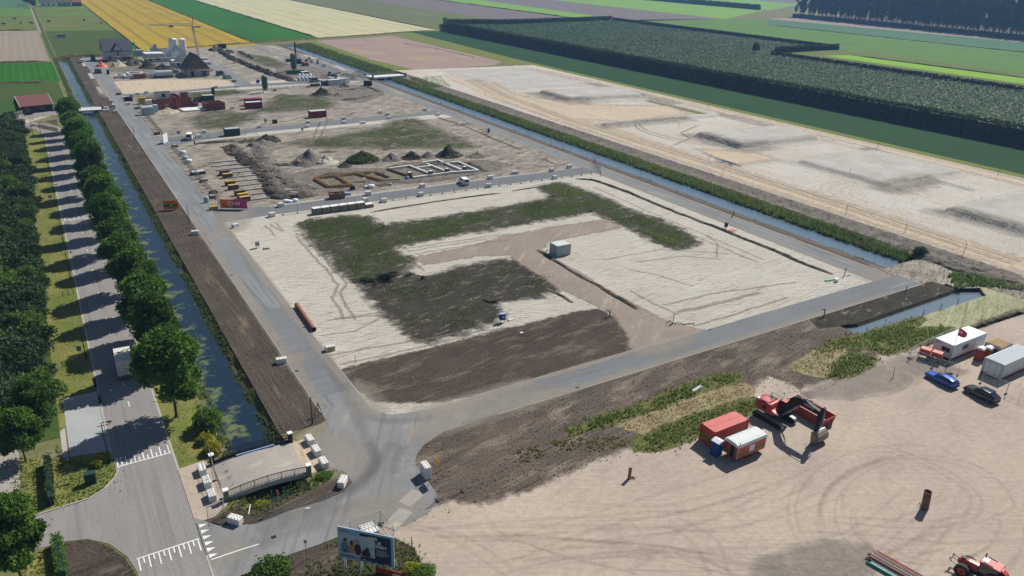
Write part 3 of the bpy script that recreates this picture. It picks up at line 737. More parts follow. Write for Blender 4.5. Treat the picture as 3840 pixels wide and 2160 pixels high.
# ---- fields far off
FAR = 2600
sheet('wheat_field', rect(59.5, 133.5, 517, 1500), 1, 'wheat')
sheet('wheat_field', [(59.5, 517), (133.5, 552), (133.5, 500), (59.5, 515)], 0.5, 'pasture_dark')
sheet('green_crop_field', [(133.5, 548), (187, 573), (187, 1500), (133.5, 1500)], 1, 'green_crop')
sheet('stubble_field', [(188, 573), (313, 629), (315, 1500), (188, 1500)], 1, 'stubble')
sheet('olive_crop_field', [(315, 632), (350, 692), (436, 692), (436, 1600), (315, 1600)], 1, 'olive_crop')
sheet('ploughed_field', [(437, 690), (552, 728), (557, 1700), (437, 1700)], 1, 'ploughed')
sheet('bright_crop_field', [(558, 730), (612, 728), (690, 1700), (558, 1700)], 1, 'bright_crop')
sheet('ploughed_field', [(613, 715), (790, 742), (830, 1900), (690, 1700)], 1, 'ploughed')
sheet('bright_crop_field', [(791, 742), (1070, 920), (1060, 2200), (830, 1900)], 1, 'bright_crop')
sheet('bright_crop_field', [(1085, 920), (1430, 1130), (1420, 2300), (1075, 2300)], 1, 'bright_crop')
sheet('ploughed_field', [(1432, 1130), (2600, 1500), (2600, 3000), (1432, 2600)], 1, 'ploughed')
sheet('meadow', [(592, 60), (770, 60), (770, 660), (874, 742), (640, 735), (592, 700)], 1, 'meadow_green')
sheet('teal_crop_field', [(771, 60), (905, 60), (905, 420), (874, 742), (771, 652)], 1.5, 'teal_crop')
sheet('headland', [(905, 40), (945, 40), (970, 770), (874, 744)], 1, 'tilled_brown')
sheet('wood_floor', [(946, 30), (1700, 30), (1700, 900), (975, 770)], 1, 'wood_floor')
sheet('orchard_floor', [(318, 130), (487, 130), (487, 404), (588, 420), (592, 728), (424, 684), (352, 690), (318, 622)], 1, 'orchard_floor')
sheet('orchard_floor', [(318, 30), (487, 30), (487, 131), (318, 131)], 1, 'orchard_floor')
sheet('rough_pasture', [(487, 30), (592, 30), (592, 420), (487, 404)], 1, 'pasture')
sheet('lime_crop_field', [(521, 30), (561, 30), (556, 385), (528, 388)], 2, 'lime_crop')
sheet('potato_field', [(269.5, 20), (315.5, 20), (315.5, 620), (281, 617), (269.5, 430)], 1, 'potato_crop')
sheet('field_margin', [(263, 20), (269.5, 20), (269.5, 430), (281, 617), (276, 622), (255, 590), (253, 420), (258, 398)], 1, 'margin_grass', step=4, jit=0.8, seed=4)
sheet('red_soil_plot', [(180, 558), (251, 586), (253, 418), (240, 404), (184, 393), (177, 450)], 1, 'red_soil')
sheet('field_margin', [(164, 390), (184, 393), (177, 450), (180, 560), (164, 545)], 1, 'margin_grass')
for x in (68, 83, 98, 113, 124):
    for dx in (-0.9, 0.9):
        strip('tramline', [(x + dx, 521 + (x - 59) * 0.46), (x + dx + 2, 1300)], 0.75, 2, 'tramline', step=40, parent=None)
for x in (205, 224, 243, 262, 281, 300): strip('tramline', [(x, 588 + (x - 190) * 0.42), (x + 1, 1300)], 0.9, 2, 'tilled_brown', step=40)
sheet('tilled_field', rect(-200, 9.2, 478, 657), 1, 'tilled_brown')
sheet('bright_crop_field', rect(-200, 10.3, 404, 474), 1, 'green_crop')
sheet('pasture', rect(-200, 9.5, 330, 402), 1, 'pasture_dark')
sheet('pasture', rect(-300, 9.0, 660, 796), 1, 'pasture')
sheet('green_crop_field', rect(-300, 9.6, 798, 893), 1, 'meadow_green')
sheet('teal_crop_field', rect(-300, 9.6, 896, 1400), 1, 'teal_crop')
sheet('pasture', rect(14.5, 59, 655, 884), 1, 'pasture')
sheet('pasture', rect(13.4, 59, 495, 654), 1, 'pasture_dark')
sheet('meadow', rect(16, 59, 886, 1300), 1, 'meadow_green')
sheet('bright_crop_field', rect(20, 58, 800, 830), 2, 'meadow_green')
strip('ditch_edge', [(11.5, 495), (11.8, 895)], 2.4, 1.5, 'pasture_dark', step=20)
strip('farm_track', [(10.2, 640), (10.6, 900)], 1.6, 2, 'tilled_brown', step=20)
ridge('field_ditch', [(133.4, 553), (134.5, 1300)], 1.2, 0.7, 'bank', 3, step=8)
ridge('field_ditch', [(187.5, 574), (187.8, 1300)], 1.5, 1.0, 'bank', 4, step=8)
ridge('field_ditch', [(314.3, 631), (314.8, 1300)], 1.4, 0.8, 'bank', 5, step=8)
ridge('field_ditch', [(557.6, 729), (557.6, 1500)], 1.6, 1.2, 'bank', 6, step=10)
ridge('field_ditch', [(60, 517), (133, 550), (188, 573), (312, 628)], 2.4, 1.0, 'bank', 9, step=4)
ridge('field_ditch', [(59.2, 500), (59.3, 1250)], 1.0, 0.7, 'bank', 12, step=8)
ridge('field_ditch', [(-60, 476), (11, 476)], 2.4, 1.4, 'bank', 13, step=3)
ridge('field_ditch', [(-60, 403), (10, 403)], 2.0, 1.0, 'bank', 14, step=3)
ridge('field_ditch', [(-60, 658.5), (9, 658.5)], 2.0, 1.0, 'bank', 15, step=3)
ridge('field_ditch', [(561.5, 20), (556.5, 386)], 1.6, 0.9, 'bank', 16, step=6)
ridge('field_ditch', [(770, 60), (770.5, 655)], 1.4, 0.7, 'bank', 17, step=8)
ridge('ditch_bank', [(12.5, 496), (34, 494), (59, 500)], 3.0, 1.6, 'bank', 18, step=2)

# ---- the raised sand field on the right
def sand_h(x, y):
    h = np.clip((x - 165.5) / 5.5, 0, 1); h = h * h * (3 - 2 * h) * 0.7
    h = h * np.clip((262.5 - x) / 38.0, 0, 1) ** 0.7
    e = np.clip(np.minimum((396 - y) / 6, 1), 0, 1); h = h * e
    def sm(t): t = np.clip(t, 0, 1); return t * t * (3 - 2 * t)
    n1 = (fbm(x, y, 9, 3) - 0.5) * 2
    # plots dug out in front, spoil left standing behind
    def plat(x0, x1, y0, y1, hh, w):
        return hh * sm((x - x0 + n1 * 1.5) / w) * sm((x1 - x + n1) / w) * sm((y - y0 + n1) / w) * sm((y1 - y + n1) / w)
    h = h + plat(202, 249.5, 275, 302, 1.7, 2.4) + plat(246, 259, 258, 322, 0.4, 3) - plat(196, 249, 232, 272, 0.5, 2.2)
    h = h + plat(204, 249, 175, 199, 1.8, 2.4) + plat(183, 250, 224.5, 230, 1.0, 2.0) + plat(246, 259, 155, 228, 0.4, 2.4)
    h = h + plat(206, 250, 122, 156, 1.1, 2.0) + plat(199, 256, 60, 101, 1.6, 2.2) - plat(207, 232, 108, 121, 0.6, 1.6)
    h = h + (fbm(x, y, 3.0, 8) - 0.5) * 0.16 * np.clip(h, 0, 1) + (fbm(x, y, 30, 5) - 0.5) * 0.2 * np.clip(h, 0, 1)
    return h
def field_mesh(name, x0, x1, y0, y1, dx, dy, hf, mat, z0=0.05):
    xs = np.arange(x0, x1 + dx / 2, dx); ys = np.arange(y0, y1 + dy / 2, dy); X, Y = np.meshgrid(xs, ys); Z = hf(X, Y) + z0
    V = np.stack([X.ravel(), Y.ravel(), Z.ravel()], 1); nx = len(xs); i = np.arange((len(ys) - 1) * (nx - 1)); r = i // (nx - 1); c = i % (nx - 1); a = r * nx + c
    o = np_mesh(name, V, np.stack([a, a + 1, a + nx + 1, a + nx], 1), mat, np.ones(len(V)), attr='edge')
    o['kind'] = 'structure'
    o.data.polygons.foreach_set('use_smooth', [True] * len(o.data.polygons))
    return o
field_mesh('sand_field', 170.0, 264.0, 30, 397, 0.9, 0.9, sand_h, 'sand_white')
field_mesh('sand_scarp', 163.6, 170.0, 30, 380, 0.8, 1.0, lambda x, y: sand_h(x, y) + (fbm(x, y, 2.2, 12) - 0.5) * 0.25, 'sand_damp_shade', 0.06)  # slope turned from the sun; its shade is painted into the damp sand colour
def sand_track(pts, w, mat='rut', off=0.0, lay=0):
    s = strip('wheel_track', pts, w, lay, mat, kind='stuff', step=1.0, jit=0.25, feather=max(0.4, w * 0.6))
    V = s.data.vertices
    for v in V: v.co.z = float(sand_h(np.array([v.co.x]), np.array([v.co.y]))[0]) + 0.05 + 0.03 + off
    return s
def arc(cx, cy, rx, ry, a0, a1, n=14): return [(cx + rx * math.cos(R(a0 + (a1 - a0) * i / n)), cy + ry * math.sin(R(a0 + (a1 - a0) * i / n))) for i in range(n + 1)]
sand_track([(174, 60), (175.5, 120), (176, 180), (175, 240), (178, 300), (190, 372)], 3.2, 'sand_warm', 0.0)
for k, (w, o) in enumerate(((0.5, 0.0), (0.5, 1.9), (0.4, -1.4))):
    sand_track([(176 + o, 70), (178 + o, 130), (178 + o, 190), (178.5 + o, 240), (184 + o, 300), (196 + o, 350)], w, 'rut', 0.01 + 0.01 * k)
for k, r in enumerate((0, 1.1, 2.4, 3.4)):
    sand_track(arc(201, 283, 9 + r, 19 + r * 1.6, 95, 265), 0.35, 'rut_faint', 0.02)
    sand_track(arc(196, 112, 9 + r * 2.2, 13 + r * 2.4, 60, 250), 0.3, 'rut_faint', 0.02)
sand_track(arc(205, 205, 14, 22, 120, 260), 0.5, 'rut'); sand_track(arc(208, 206, 14, 22, 120, 240), 0.5, 'rut')
sand_track(arc(222, 252, 14, 12, 10, 330), 0.35, 'rut'); sand_track([(186, 190), (200, 196), (204, 205), (222, 214)], 0.5, 'rut')
sand_track([(261, 40), (260.5, 120), (259, 220), (256, 330), (252, 390)], 0.5, 'rut'); sand_track([(259, 40), (258.5, 120), (257, 220), (254, 330)], 0.5, 'rut')
strip('sand_road', [(166, 374), (186, 381), (240, 389), (255, 396)], 6.5, 3, 'sand_warm', feather=1.2, jit=0.3)

def sand_patch(name, poly, mat, feather, up=0.02, cell=1.1):
    """tone of sand draped over the raised field, fading out at its rim"""
    p = np.asarray(poly, float); x0, y0 = p.min(0) - feather; x1, y1 = p.max(0) + feather
    X, Y = np.meshgrid(np.arange(x0, x1, cell), np.arange(y0, y1, cell)); x = X.ravel(); y = Y.ravel(); d = np.full(len(x), 1e9)
    for i in range(len(p)):
        a = p[i - 1]; e = p[i] - a; t = np.clip(((x - a[0]) * e[0] + (y - a[1]) * e[1]) / (e @ e + 1e-9), 0, 1); d = np.minimum(d, np.hypot(x - a[0] - t * e[0], y - a[1] - t * e[1]))
    sd = np.where(inside(p, x, y), d, -d); E = np.clip(0.5 + sd / feather * 0.5, 0, 1); nx = X.shape[1]
    i = np.arange((X.shape[0] - 1) * (nx - 1)); a = (i // (nx - 1)) * nx + i % (nx - 1); F = np.stack([a, a + 1, a + nx + 1, a + nx], 1); F = F[E[F].max(1) > 0]
    o = np_mesh(name, np.stack([x, y, sand_h(x, y) + 0.05 + up], 1), F, mat, E, attr='edge', kind='structure'); o.data.polygons.foreach_set('use_smooth', [True] * len(o.data.polygons)); return o
for k, (x0, x1, y0, y1) in enumerate(((203, 249, 276, 301), (205, 249, 176, 198), (207, 250, 124, 155), (201, 254, 50, 99), (196, 246, 318, 380))): sand_patch('pale_sand', rect(x0, x1, y0, y1), 'sand_pale', 5.0, 0.02)
for k, q in enumerate(([(171, 50), (180, 50), (182, 180), (184, 240), (196, 232), (240, 236), (244, 256), (210, 268), (190, 300), (200, 340), (192, 350), (176, 290), (172, 200)], [(182, 160), (205, 160), (206, 172), (190, 182)], [(252, 40), (262, 40), (260, 300), (253, 380), (249, 380), (254, 250)])): sand_patch('tan_sand', q, 'sand_warm', 5.0, 0.035)
for k, q in enumerate(([(199.5, 303), (203, 303), (204, 277), (212, 276), (212, 272.5), (201, 273), (198, 288)], [(248, 322), (250.5, 322), (250.5, 306), (248, 306)], [(249, 280), (252, 280), (252.5, 258), (249.5, 258)], [(248.5, 228), (251.5, 228), (251, 203), (248, 203)], [(182, 226.5), (228, 227.5), (228, 223.5), (182, 223)], [(202, 201), (206.5, 201), (206.5, 178), (218, 176), (217, 172.5), (203, 173), (201, 186)], [(203.5, 123), (207, 124), (212, 122.5), (230, 123), (230, 120.5), (206, 117.5), (204, 119)], [(196, 102), (200, 102), (202, 90), (200, 70), (197.5, 70), (198, 90)], [(250, 158), (252.5, 158), (252.5, 150), (250, 150)])): sand_patch('damp_scarp_shade', q, 'sand_scarp', 3.0, 0.05, 0.8)  # strips that paint shade on the scarp faces, partly damp sand
def smooth(p, n=6):
    q = []
    for i in range(len(p) - 1):
        a, b, c, d = (Vector(p[max(i - 1, 0)]), Vector(p[i]), Vector(p[i + 1]), Vector(p[min(i + 2, len(p) - 1)]))
        for j in range(n):
            t = j / n; v = 0.5 * ((2 * b) + (c - a) * t + (2 * a - 5 * b + 4 * c - d) * t * t + (3 * b - a - 3 * c + d) * t ** 3); q.append((v.x, v.y))
    return q + [tuple(p[-1])]
# ================================================================ building plots, soil, weeds
sheet('sand_plot', [(31, 79.5), (139.5, 79.5), (139.5, 370), (144, 534), (131, 537), (60, 515), (31, 492)], 2, 'sand')
sheet('soil_verge', [(6.4, 40), (34, 40), (28, 60), (26, 73), (19, 71), (6.4, 71.6)], 2.5, 'dark_soil')
sheet('building_plot', [(31.2, 181), (139, 181), (139, 266), (96, 264), (31.2, 257)], 3, 'sand_site')
sheet('building_plot', [(31.2, 262), (62, 272), (98, 276.5), (139, 280), (139, 365), (31.2, 352)], 3, 'sand_site')
sheet('building_plot', [(31, 372), (139, 384), (150, 384), (144, 534), (131, 537), (60, 515), (31, 492)], 3, 'sand_site')
sheet('soil_verge', rect(18.9, 25.3, 83.5, 494), 2, 'dark_soil_long')
sheet('soil_verge', rect(145.2, 146.7, 80, 540), 2, 'dark_soil_long')
sheet('soil_patch', [(31.5, 95.2), (45.1, 95.2), (61.3, 95.3), (70.1, 95.5), (79.1, 94.9), (79.5, 90.9), (79.1, 86.3), (77.4, 83.0), (75.8, 80.3), (72, 80.6), (52, 80.3), (41, 81.5), (33.4, 85.5), (31.7, 92.0)], 4, 'dark_soil', feather=1.6, step=1.2, jit=0.3, seed=11)
WEED1 = [(47.4, 164.1), (56.4, 164.3), (60.9, 162.6), (60.6, 158.6), (61.7, 153.4), (78.1, 153.2), (97.5, 153.8), (114.0, 156.2), (115.5, 166.1), (121.7, 167.2), (123.0, 156.3), (123.5, 146.1), (122.8, 138.0), (124.1, 130.3), (123.5, 121.6), (121.9, 114.3), (115.6, 114.1), (115.4, 117.8), (116.2, 127.5), (115.8, 132.6), (116.4, 140.0), (115.4, 144.1), (102.8, 143.8), (91.3, 143.7), (75.8, 143.6), (59.2, 142.5), (57.8, 136.2), (57.9, 131.8), (54.7, 127.4), (47.3, 125.8), (46.7, 132.5), (46.8, 141.6), (46.4, 149.8), (46.9, 156.7)]
WEED2 = [(47.2, 125.5), (54.5, 124.7), (56.4, 121.0), (69.1, 122.3), (77.2, 122.3), (80.1, 120.5), (79.9, 114.3), (79.4, 110.3), (74.9, 106.8), (68.6, 107.0), (62.9, 108.8), (62.2, 103.0), (61.3, 101.2), (57.2, 100.8), (51.1, 100.1), (47.3, 99.1), (47.1, 99.8), (46.9, 106.8), (46.4, 112.9), (46.9, 118.0), (47.0, 122.5)]
sheet('weed_patch', WEED1, 4, 'weedy', feather=3.6, step=1.2, jit=0.5, seed=21)
sheet('weed_patch', WEED2, 4, 'peat', feather=3.6, step=1.2, jit=0.5, seed=22)
sheet('dirt_track', [(75.7, 80.2), (82.7, 80.2), (89.9, 80.1), (87.0, 83.9), (86.3, 91.0), (86.0, 102.9), (86.5, 108.7), (86.0, 121.8), (86.8, 126.0), (91.0, 129.6), (112.7, 130.3), (112.9, 135.2), (97.7, 136.3), (86.2, 135.6), (72.6, 133.0), (61.6, 132.5), (61.8, 129.2), (72.9, 129.1), (80.4, 126.1), (79.7, 122.6), (79.8, 115.5), (79.5, 107.1), (80.8, 99.2), (81.5, 92.1), (78.6, 84.4)], 5, 'dirt_track', feather=1.8, step=1.2, jit=0.3, seed=23)
# grass growing over the middle plots
GR2 = [(68.3, 245.2), (88.3, 248.7), (107.9, 255.4), (114.0, 266.9), (122.7, 267.8), (121.7, 250.1), (121.2, 233.9), (120.9, 222.4), (121.2, 217.5), (100.5, 226.0), (74.2, 237.6)]
sheet('weed_patch', GR2, 4, 'weedy_thin', feather=4.0, step=2, jit=0.8, seed=24)
GR3 = [(48.0, 297.8), (59.5, 310.6), (64.1, 298.0), (71.6, 301.8), (93.2, 336.2), (103.6, 332.7), (105.1, 311.0), (96.2, 299.7), (72.1, 303.8), (55.8, 277.4), (47.7, 278.7)]
sheet('weed_patch', GR3, 4, 'weedy_thin', feather=4.0, step=2, jit=0.8, seed=25)
GR4 = [(117.1, 480.0), (120.6, 466.6), (121.4, 440.6), (112.7, 425.5), (111.0, 443.2), (109.4, 471.7), (109.7, 492.0)]
sheet('weed_patch', GR4, 4, 'weedy_thin', feather=4.0, step=3, jit=0.8, seed=26)
GR5 = [(36.9, 349.7), (51.6, 350.0), (75.9, 357.5), (78.3, 349.5), (51.8, 339.5), (38.2, 336.8)]
sheet('weed_patch', GR5, 4, 'weedy_thin', feather=4.0, step=3, jit=0.6, seed=27)
sheet('dig_area', [(55.1, 205.3), (63.9, 209.8), (83.6, 202.4), (91.8, 206.6), (115.5, 199.3), (120.4, 191.8), (108.9, 187.7), (89.4, 184.5), (71.7, 188.0), (57.8, 183.9), (53.5, 190.9)], 4, 'sand_damp_shade', feather=1.5, step=2, jit=0.6, seed=28)
sheet('dig_area', [(103.6, 332.7), (126.7, 358.5), (139.3, 341.7), (133.6, 325.6), (117.3, 309.3), (109.2, 320.0)], 4, 'sand_damp_shade', feather=2.5, step=2, jit=0.8, seed=29)
sheet('house_plot', [(29.5, 394.8), (46.8, 399.3), (78.6, 389.8), (80.0, 379.4), (49.8, 363.0), (31.4, 360.8)], 4, 'sand_warm', feather=1.5, step=2, jit=0.4, seed=30)
for nm, pts, mt in (('dig_area', [(35.3, 479.8), (54.8, 457.4), (68.1, 433.3), (57.2, 410.0), (35.2, 430.7)], 'sand_damp_shade'), ('dig_area', [(138.1, 450.3), (140.6, 401.6), (123.5, 380.0), (107.9, 395.4), (115.2, 424.8)], 'sand_damp_shade')):
    sheet(nm, pts, 4, mt, feather=2.5, step=2, jit=0.8, seed=31)
# lorry-swept sand by the plots, long ruts
for k, (pts, w) in enumerate((
    ([(44.6, 157.8), (44.5, 144.0), (43.6, 126.8), (41.0, 122.5), (39.4, 110.7)], 0.5), ([(43.0, 156.4), (42.7, 141.8), (42.1, 126.5), (39.1, 121.9), (37.9, 111.4)], 0.5),
    ([(40.2, 167.5), (41.1, 160.2)], 0.3), ([(41.6, 167.6), (41.8, 160.6)], 0.3), ([(38.8, 166.6), (39.2, 158.2)], 0.3),
    ([(32.3, 108.1), (38.0, 107.1), (44.8, 110.5), (34.9, 113.0)], 0.3), ([(36.0, 112.9), (45.3, 111.7)], 0.3),
    ([(30.9, 101.2), (38.7, 100.1), (50.4, 98.7), (60.7, 96.6)], 0.5), ([(31.5, 97.4), (39.1, 96.9), (51.2, 96.7), (61.8, 96.5)], 0.4),
    ([(60.2, 139.0), (73.0, 138.3), (87.3, 137.3)], 0.6), ([(60.7, 137.4), (74.7, 136.8), (86.8, 136.4)], 0.5), ([(58.8, 141.0), (59.2, 131.8), (59.4, 125.1)], 0.4), ([(61.8, 134.9), (73.5, 134.6), (85.2, 133.9)], 0.4),
    ([(129.2, 117.2), (126.2, 111.1), (118.9, 104.3)], 0.3), ([(126.0, 160.3), (125.1, 136.0), (125.3, 115.3), (125.6, 97.7)], 0.5), ([(129.1, 161.2), (128.0, 135.5), (128.0, 114.7), (128.0, 98.5)], 0.4),
    ([(91.5, 87.5), (102.2, 86.8), (113.2, 86.9)], 1.6), ([(91.1, 91.0), (103.6, 90.7), (124.3, 86.9)], 0.5), ([(89.9, 82.0), (102.3, 81.9), (116.2, 82.8)], 0.5), ([(90.6, 99.5), (90.3, 92.9), (91.4, 86.1)], 0.5),
    ([(97.0, 108.1), (101.0, 102.0), (103.4, 94.6)], 0.4), ([(95.5, 114.5), (111.8, 113.9), (123.8, 104.6)], 0.3), ([(101.5, 110.3), (112.8, 108.6), (119.4, 103.4)], 0.3), ([(124.7, 103.4), (125.5, 100.4)], 0.35),
    ([(88.5, 276.5), (80.5, 257.0), (76.7, 248.3)], 0.8), ([(93.7, 282.8), (86.1, 263.9), (79.8, 250.4)], 0.8), ([(109.2, 320.0), (107.4, 305.2), (100.3, 295.9)], 0.8), ([(123.0, 302.3), (129.3, 295.0), (134.8, 288.2)], 0.6), ([(127.0, 316.6), (133.2, 309.1), (135.0, 290.6)], 0.6))):
    strip('wheel_track', pts, w * 0.5, 6 + 0.1 * k, 'rut', kind='stuff', feather=0.3, jit=0.5, step=0.8, seed=k)

# ridges of dug soil beside trenches
for k, (pts, w, h, mt) in enumerate((
    ([(129.5, 170.2), (133.3, 166.7), (134.5, 155.4), (134.0, 133.2), (134.6, 117.9), (134.6, 103.5), (134.1, 92.2), (134.6, 86.4)], 1.5, 0.45, 'trench_soil'),
    ([(86.6, 125.8), (86.2, 112.3), (86.4, 103.1), (86.2, 98.0), (86.2, 91.4)], 1.2, 0.4, 'trench_soil'),
    ([(64.0, 165.4), (80.7, 166.7), (90.9, 166.9), (101.5, 166.6)], 0.9, 0.3, 'trench_soil'),
    ([(105.6, 166.9), (115.6, 167.2)], 0.8, 0.3, 'trench_soil'), ([(46.6, 99.1), (47.1, 101.6)], 0.8, 0.3, 'peat'), ([(76.6, 107.6), (77.3, 102.6), (77.2, 99.6)], 1.0, 0.3, 'trench_soil'),
    ([(133.7, 194.3), (134.0, 185.9)], 0.9, 0.35, 'trench_soil'), ([(133.2, 268.2), (135.2, 248.8), (134.3, 228.6), (134.2, 207.5)], 0.9, 0.25, 'trench_soil'),
    ([(48.8, 248.7), (50.2, 236.5), (49.4, 223.5), (51.1, 215.3), (49.3, 200.1), (48.3, 187.3), (52.3, 184.5), (56.9, 187.3)], 5.5, 1.7, 'trench_soil'),
    ([(57.7, 245.1), (54.1, 217.7), (54.4, 200.0), (57.2, 189.2)], 6.0, 1.1, 'sand_damp_shade'), ([(40.1, 255.3), (49.1, 254.6), (54.4, 254.0)], 2.0, 0.8, 'trench_soil'), ([(53.1, 251.4), (58.9, 252.2), (60.7, 251.5)], 3.5, 1.2, 'trench_soil'),
    ([(62.5, 202.0), (72.4, 201.2), (81.8, 198.3)], 2.5, 0.7, 'trench_soil'), ([(85.0, 204.4), (93.9, 200.5), (96.3, 202.1), (109.4, 197.8), (108.9, 187.7)], 2.8, 0.8, 'trench_soil'), ([(75.2, 189.6), (88.6, 186.0), (106.4, 186.3)], 2.2, 0.5, 'sand_damp_shade'),
    ([(103.0, 515.3), (100.3, 469.0), (102.8, 424.0), (104.2, 403.9), (108.2, 374.2)], 5.0, 2.2, 'trench_soil'), ([(112.1, 502.3), (112.3, 461.3)], 3.5, 1.4, 'sand_damp_shade'),
    ([(119.3, 342.0), (127.6, 342.4), (135.9, 345.9), (135.3, 330.9)], 1.6, 0.6, 'trench_soil'), ([(111.1, 316.7), (117.9, 317.0), (129.1, 324.2)], 2.4, 0.8, 'trench_soil'), ([(40.5, 353.7), (56.6, 355.2), (73.6, 356.8)], 1.2, 0.3, 'trench_soil'),
    ([(47.9, 481.4), (51.0, 458.4), (56.0, 448.7)], 5.0, 2.0, 'trench_soil'), ([(61.8, 439.0), (62.7, 415.6), (62.6, 401.4)], 4.0, 1.6, 'sand_damp_shade'), ([(179.5, 512.0), (231.1, 483.3), (240.6, 430.6)], 1.6, 0.4, 'red_soil'))):
    if k == 22: pts = [(236, 530), (244, 500), (247, 440)]
    ridge('spoil_bank', pts, w, h, mt, 40 + k)
# edge of the dark scarp beside the lower right corner, low spoil under the stop bank
ridge('spoil_bank', [(163.5, 92), (164, 78), (165.5, 66), (166, 40)], 6.5, 1.2, 'sand_damp_shade', 90)
sheet('sand_plot', [(146, 72), (164, 72), (164, 83.4), (146.5, 83.4)], 3, 'sand_site')
sheet('sand_plot', [(144, 79), (150, 70), (170, 62), (170, 20), (159, 20), (158, 66), (156, 74)], 2, 'sand_site')

# ================================================================ right foreground: soil strip, yard, mown field
sheet('soil_strip', [(25.5, 74), (31, 76), (31, 74.3), (150, 74.5), (158, 74), (156.3, 73.6), (152.4, 73.6), (151.4, 69.5), (118, 69.0), (116.5, 70.7), (114.1, 70.7), (114.1, 60), (90, 50), (25.5, 60)], 2, 'strip_soil')
YARD = [(22.6, 63.0), (25.8, 60.1), (29.8, 60.8), (31.6, 60.4), (34.2, 58.2), (35.8, 57.7), (38.3, 58.0), (40.7, 57.5), (45.3, 57.9), (49.3, 58.1), (57.1, 58.1), (60.2, 57.1), (67.4, 57.3), (74, 58), (88, 62.5), (88.6, 57.7), (93.6, 57.4), (101.9, 57.5), (108.7, 58.6), (116.7, 57.6), (121, 57.2), (150, 56.5), (170, 52), (170, -60), (10, -60), (27, 40), (25.0, 52.2), (25.5, 56.8), (24.2, 59.0)]
sheet('yard', YARD, 3, 'yard', feather=2.2, step=1.2, jit=0.4, seed=51)
sheet('mown_field', [(114.5, 64.8), (153.5, 64.5), (157, 68), (158, 60), (166, 40), (170, 52), (150, 56.8), (121, 57.6), (116, 61)], 3, 'mown_hay', feather=0.6, step=1.5, jit=0.3, seed=52)
sheet('grey_ground', [(56.1, 36.6), (61.2, 36.1), (64.8, 35.0), (68.4, 32.6), (67.1, 31.0), (63.5, 30.4), (52.3, 35.1)], 4, 'yard_grey', feather=1.0, step=1.0, jit=0.4, seed=53)
sheet('grey_ground', [(94.8, 57.6), (104.3, 57.4), (113.5, 57.3), (116.5, 53.1), (118.0, 49.1), (109.8, 52.4), (102.7, 52.1), (94.0, 53.6), (89.8, 56.4)], 4, 'yard_grey', feather=1.5, step=1.5, jit=0.6, seed=54)
for k, (pts, w) in enumerate((
    ([(69.7, 37.4), (76.1, 32.9), (80.6, 30.7), (85.3, 30.5), (88.0, 33.2), (88.1, 39.0), (85.3, 44.3)], 0.45), ([(68.0, 37.4), (74.2, 32.8), (80.1, 29.9), (85.5, 29.5), (89.1, 32.5), (89.5, 38.5), (86.9, 43.9)], 0.45),
    ([(73.0, 30.9), (79.9, 29.2), (88.3, 28.0), (91.7, 29.2), (94.1, 33.4), (93.7, 39.7)], 0.4), ([(63.6, 38.0), (70.0, 33.7), (76.7, 28.5), (85.1, 24.5)], 0.5),
    ([(43.8, 50.9), (51.7, 47.4), (59.7, 45.9), (66.7, 45.0)], 0.6), ([(46.1, 53.1), (51.9, 49.3), (59.5, 47.3), (67.9, 46.0)], 0.5), ([(25.5, 59.4), (36.5, 55.0), (45.8, 50.8), (55.6, 46.6)], 0.6), ([(26.1, 58.0), (35.3, 53.0), (45.4, 48.6), (55.1, 44.6), (69.8, 44.5)], 0.6),
    ([(25.8, 59.9), (28.8, 56.4), (30.8, 51.3), (31.9, 47.6)], 0.6), ([(26.9, 59.8), (30.7, 55.4), (33.0, 49.3)], 0.6), ([(51.3, 46.2), (51.9, 42.8), (51.1, 39.8), (50.1, 38.1)], 0.5), ([(53.7, 45.4), (54.5, 41.7), (53.0, 38.8), (51.7, 37.1)], 0.5),
    ([(87.9, 55.9), (96.7, 52.1), (105.5, 50.6), (110.6, 51.3)], 0.4), ([(110.0, 55.1), (108.4, 52.4), (104.8, 51.0), (97.7, 51.2)], 0.4), ([(109.2, 56.3), (107.3, 53.0), (103.4, 51.7)], 0.4))):
    strip('wheel_track', smooth(pts), w * 0.3, 5 + 0.1 * k, 'rut_faint', kind='stuff', feather=0.25, jit=0.15, step=0.8, seed=60 + k)

rq = random.Random(12)
for k in range(30):
    if k < 13: f_ = rq.uniform(.35, 1.1); a0 = rq.uniform(-60, 200); pts = arc(80 + rq.uniform(-2, 2), 33 + rq.uniform(-1.5, 1.5), 20 * f_, 13 * f_, a0, a0 + rq.uniform(70, 170), 18)
    else: y1 = rq.uniform(24, 50); pts = smooth([(31 + rq.uniform(-1, 4), 57 - rq.uniform(0, 9)), (46 + rq.uniform(-4, 4), 46 + (y1 - 38) * .35 + rq.uniform(-2, 2)), (62 + rq.uniform(-6, 6), y1 + rq.uniform(-1, 1)), (78 + rq.uniform(-6, 8), y1 + rq.uniform(-4, 3))])
    strip('wheel_track', pts, rq.uniform(.06, .16), 4.2 + 0.02 * k, 'rut_faint', kind='stuff', feather=rq.uniform(.15, .35), jit=0.1, step=0.9, seed=300 + k)
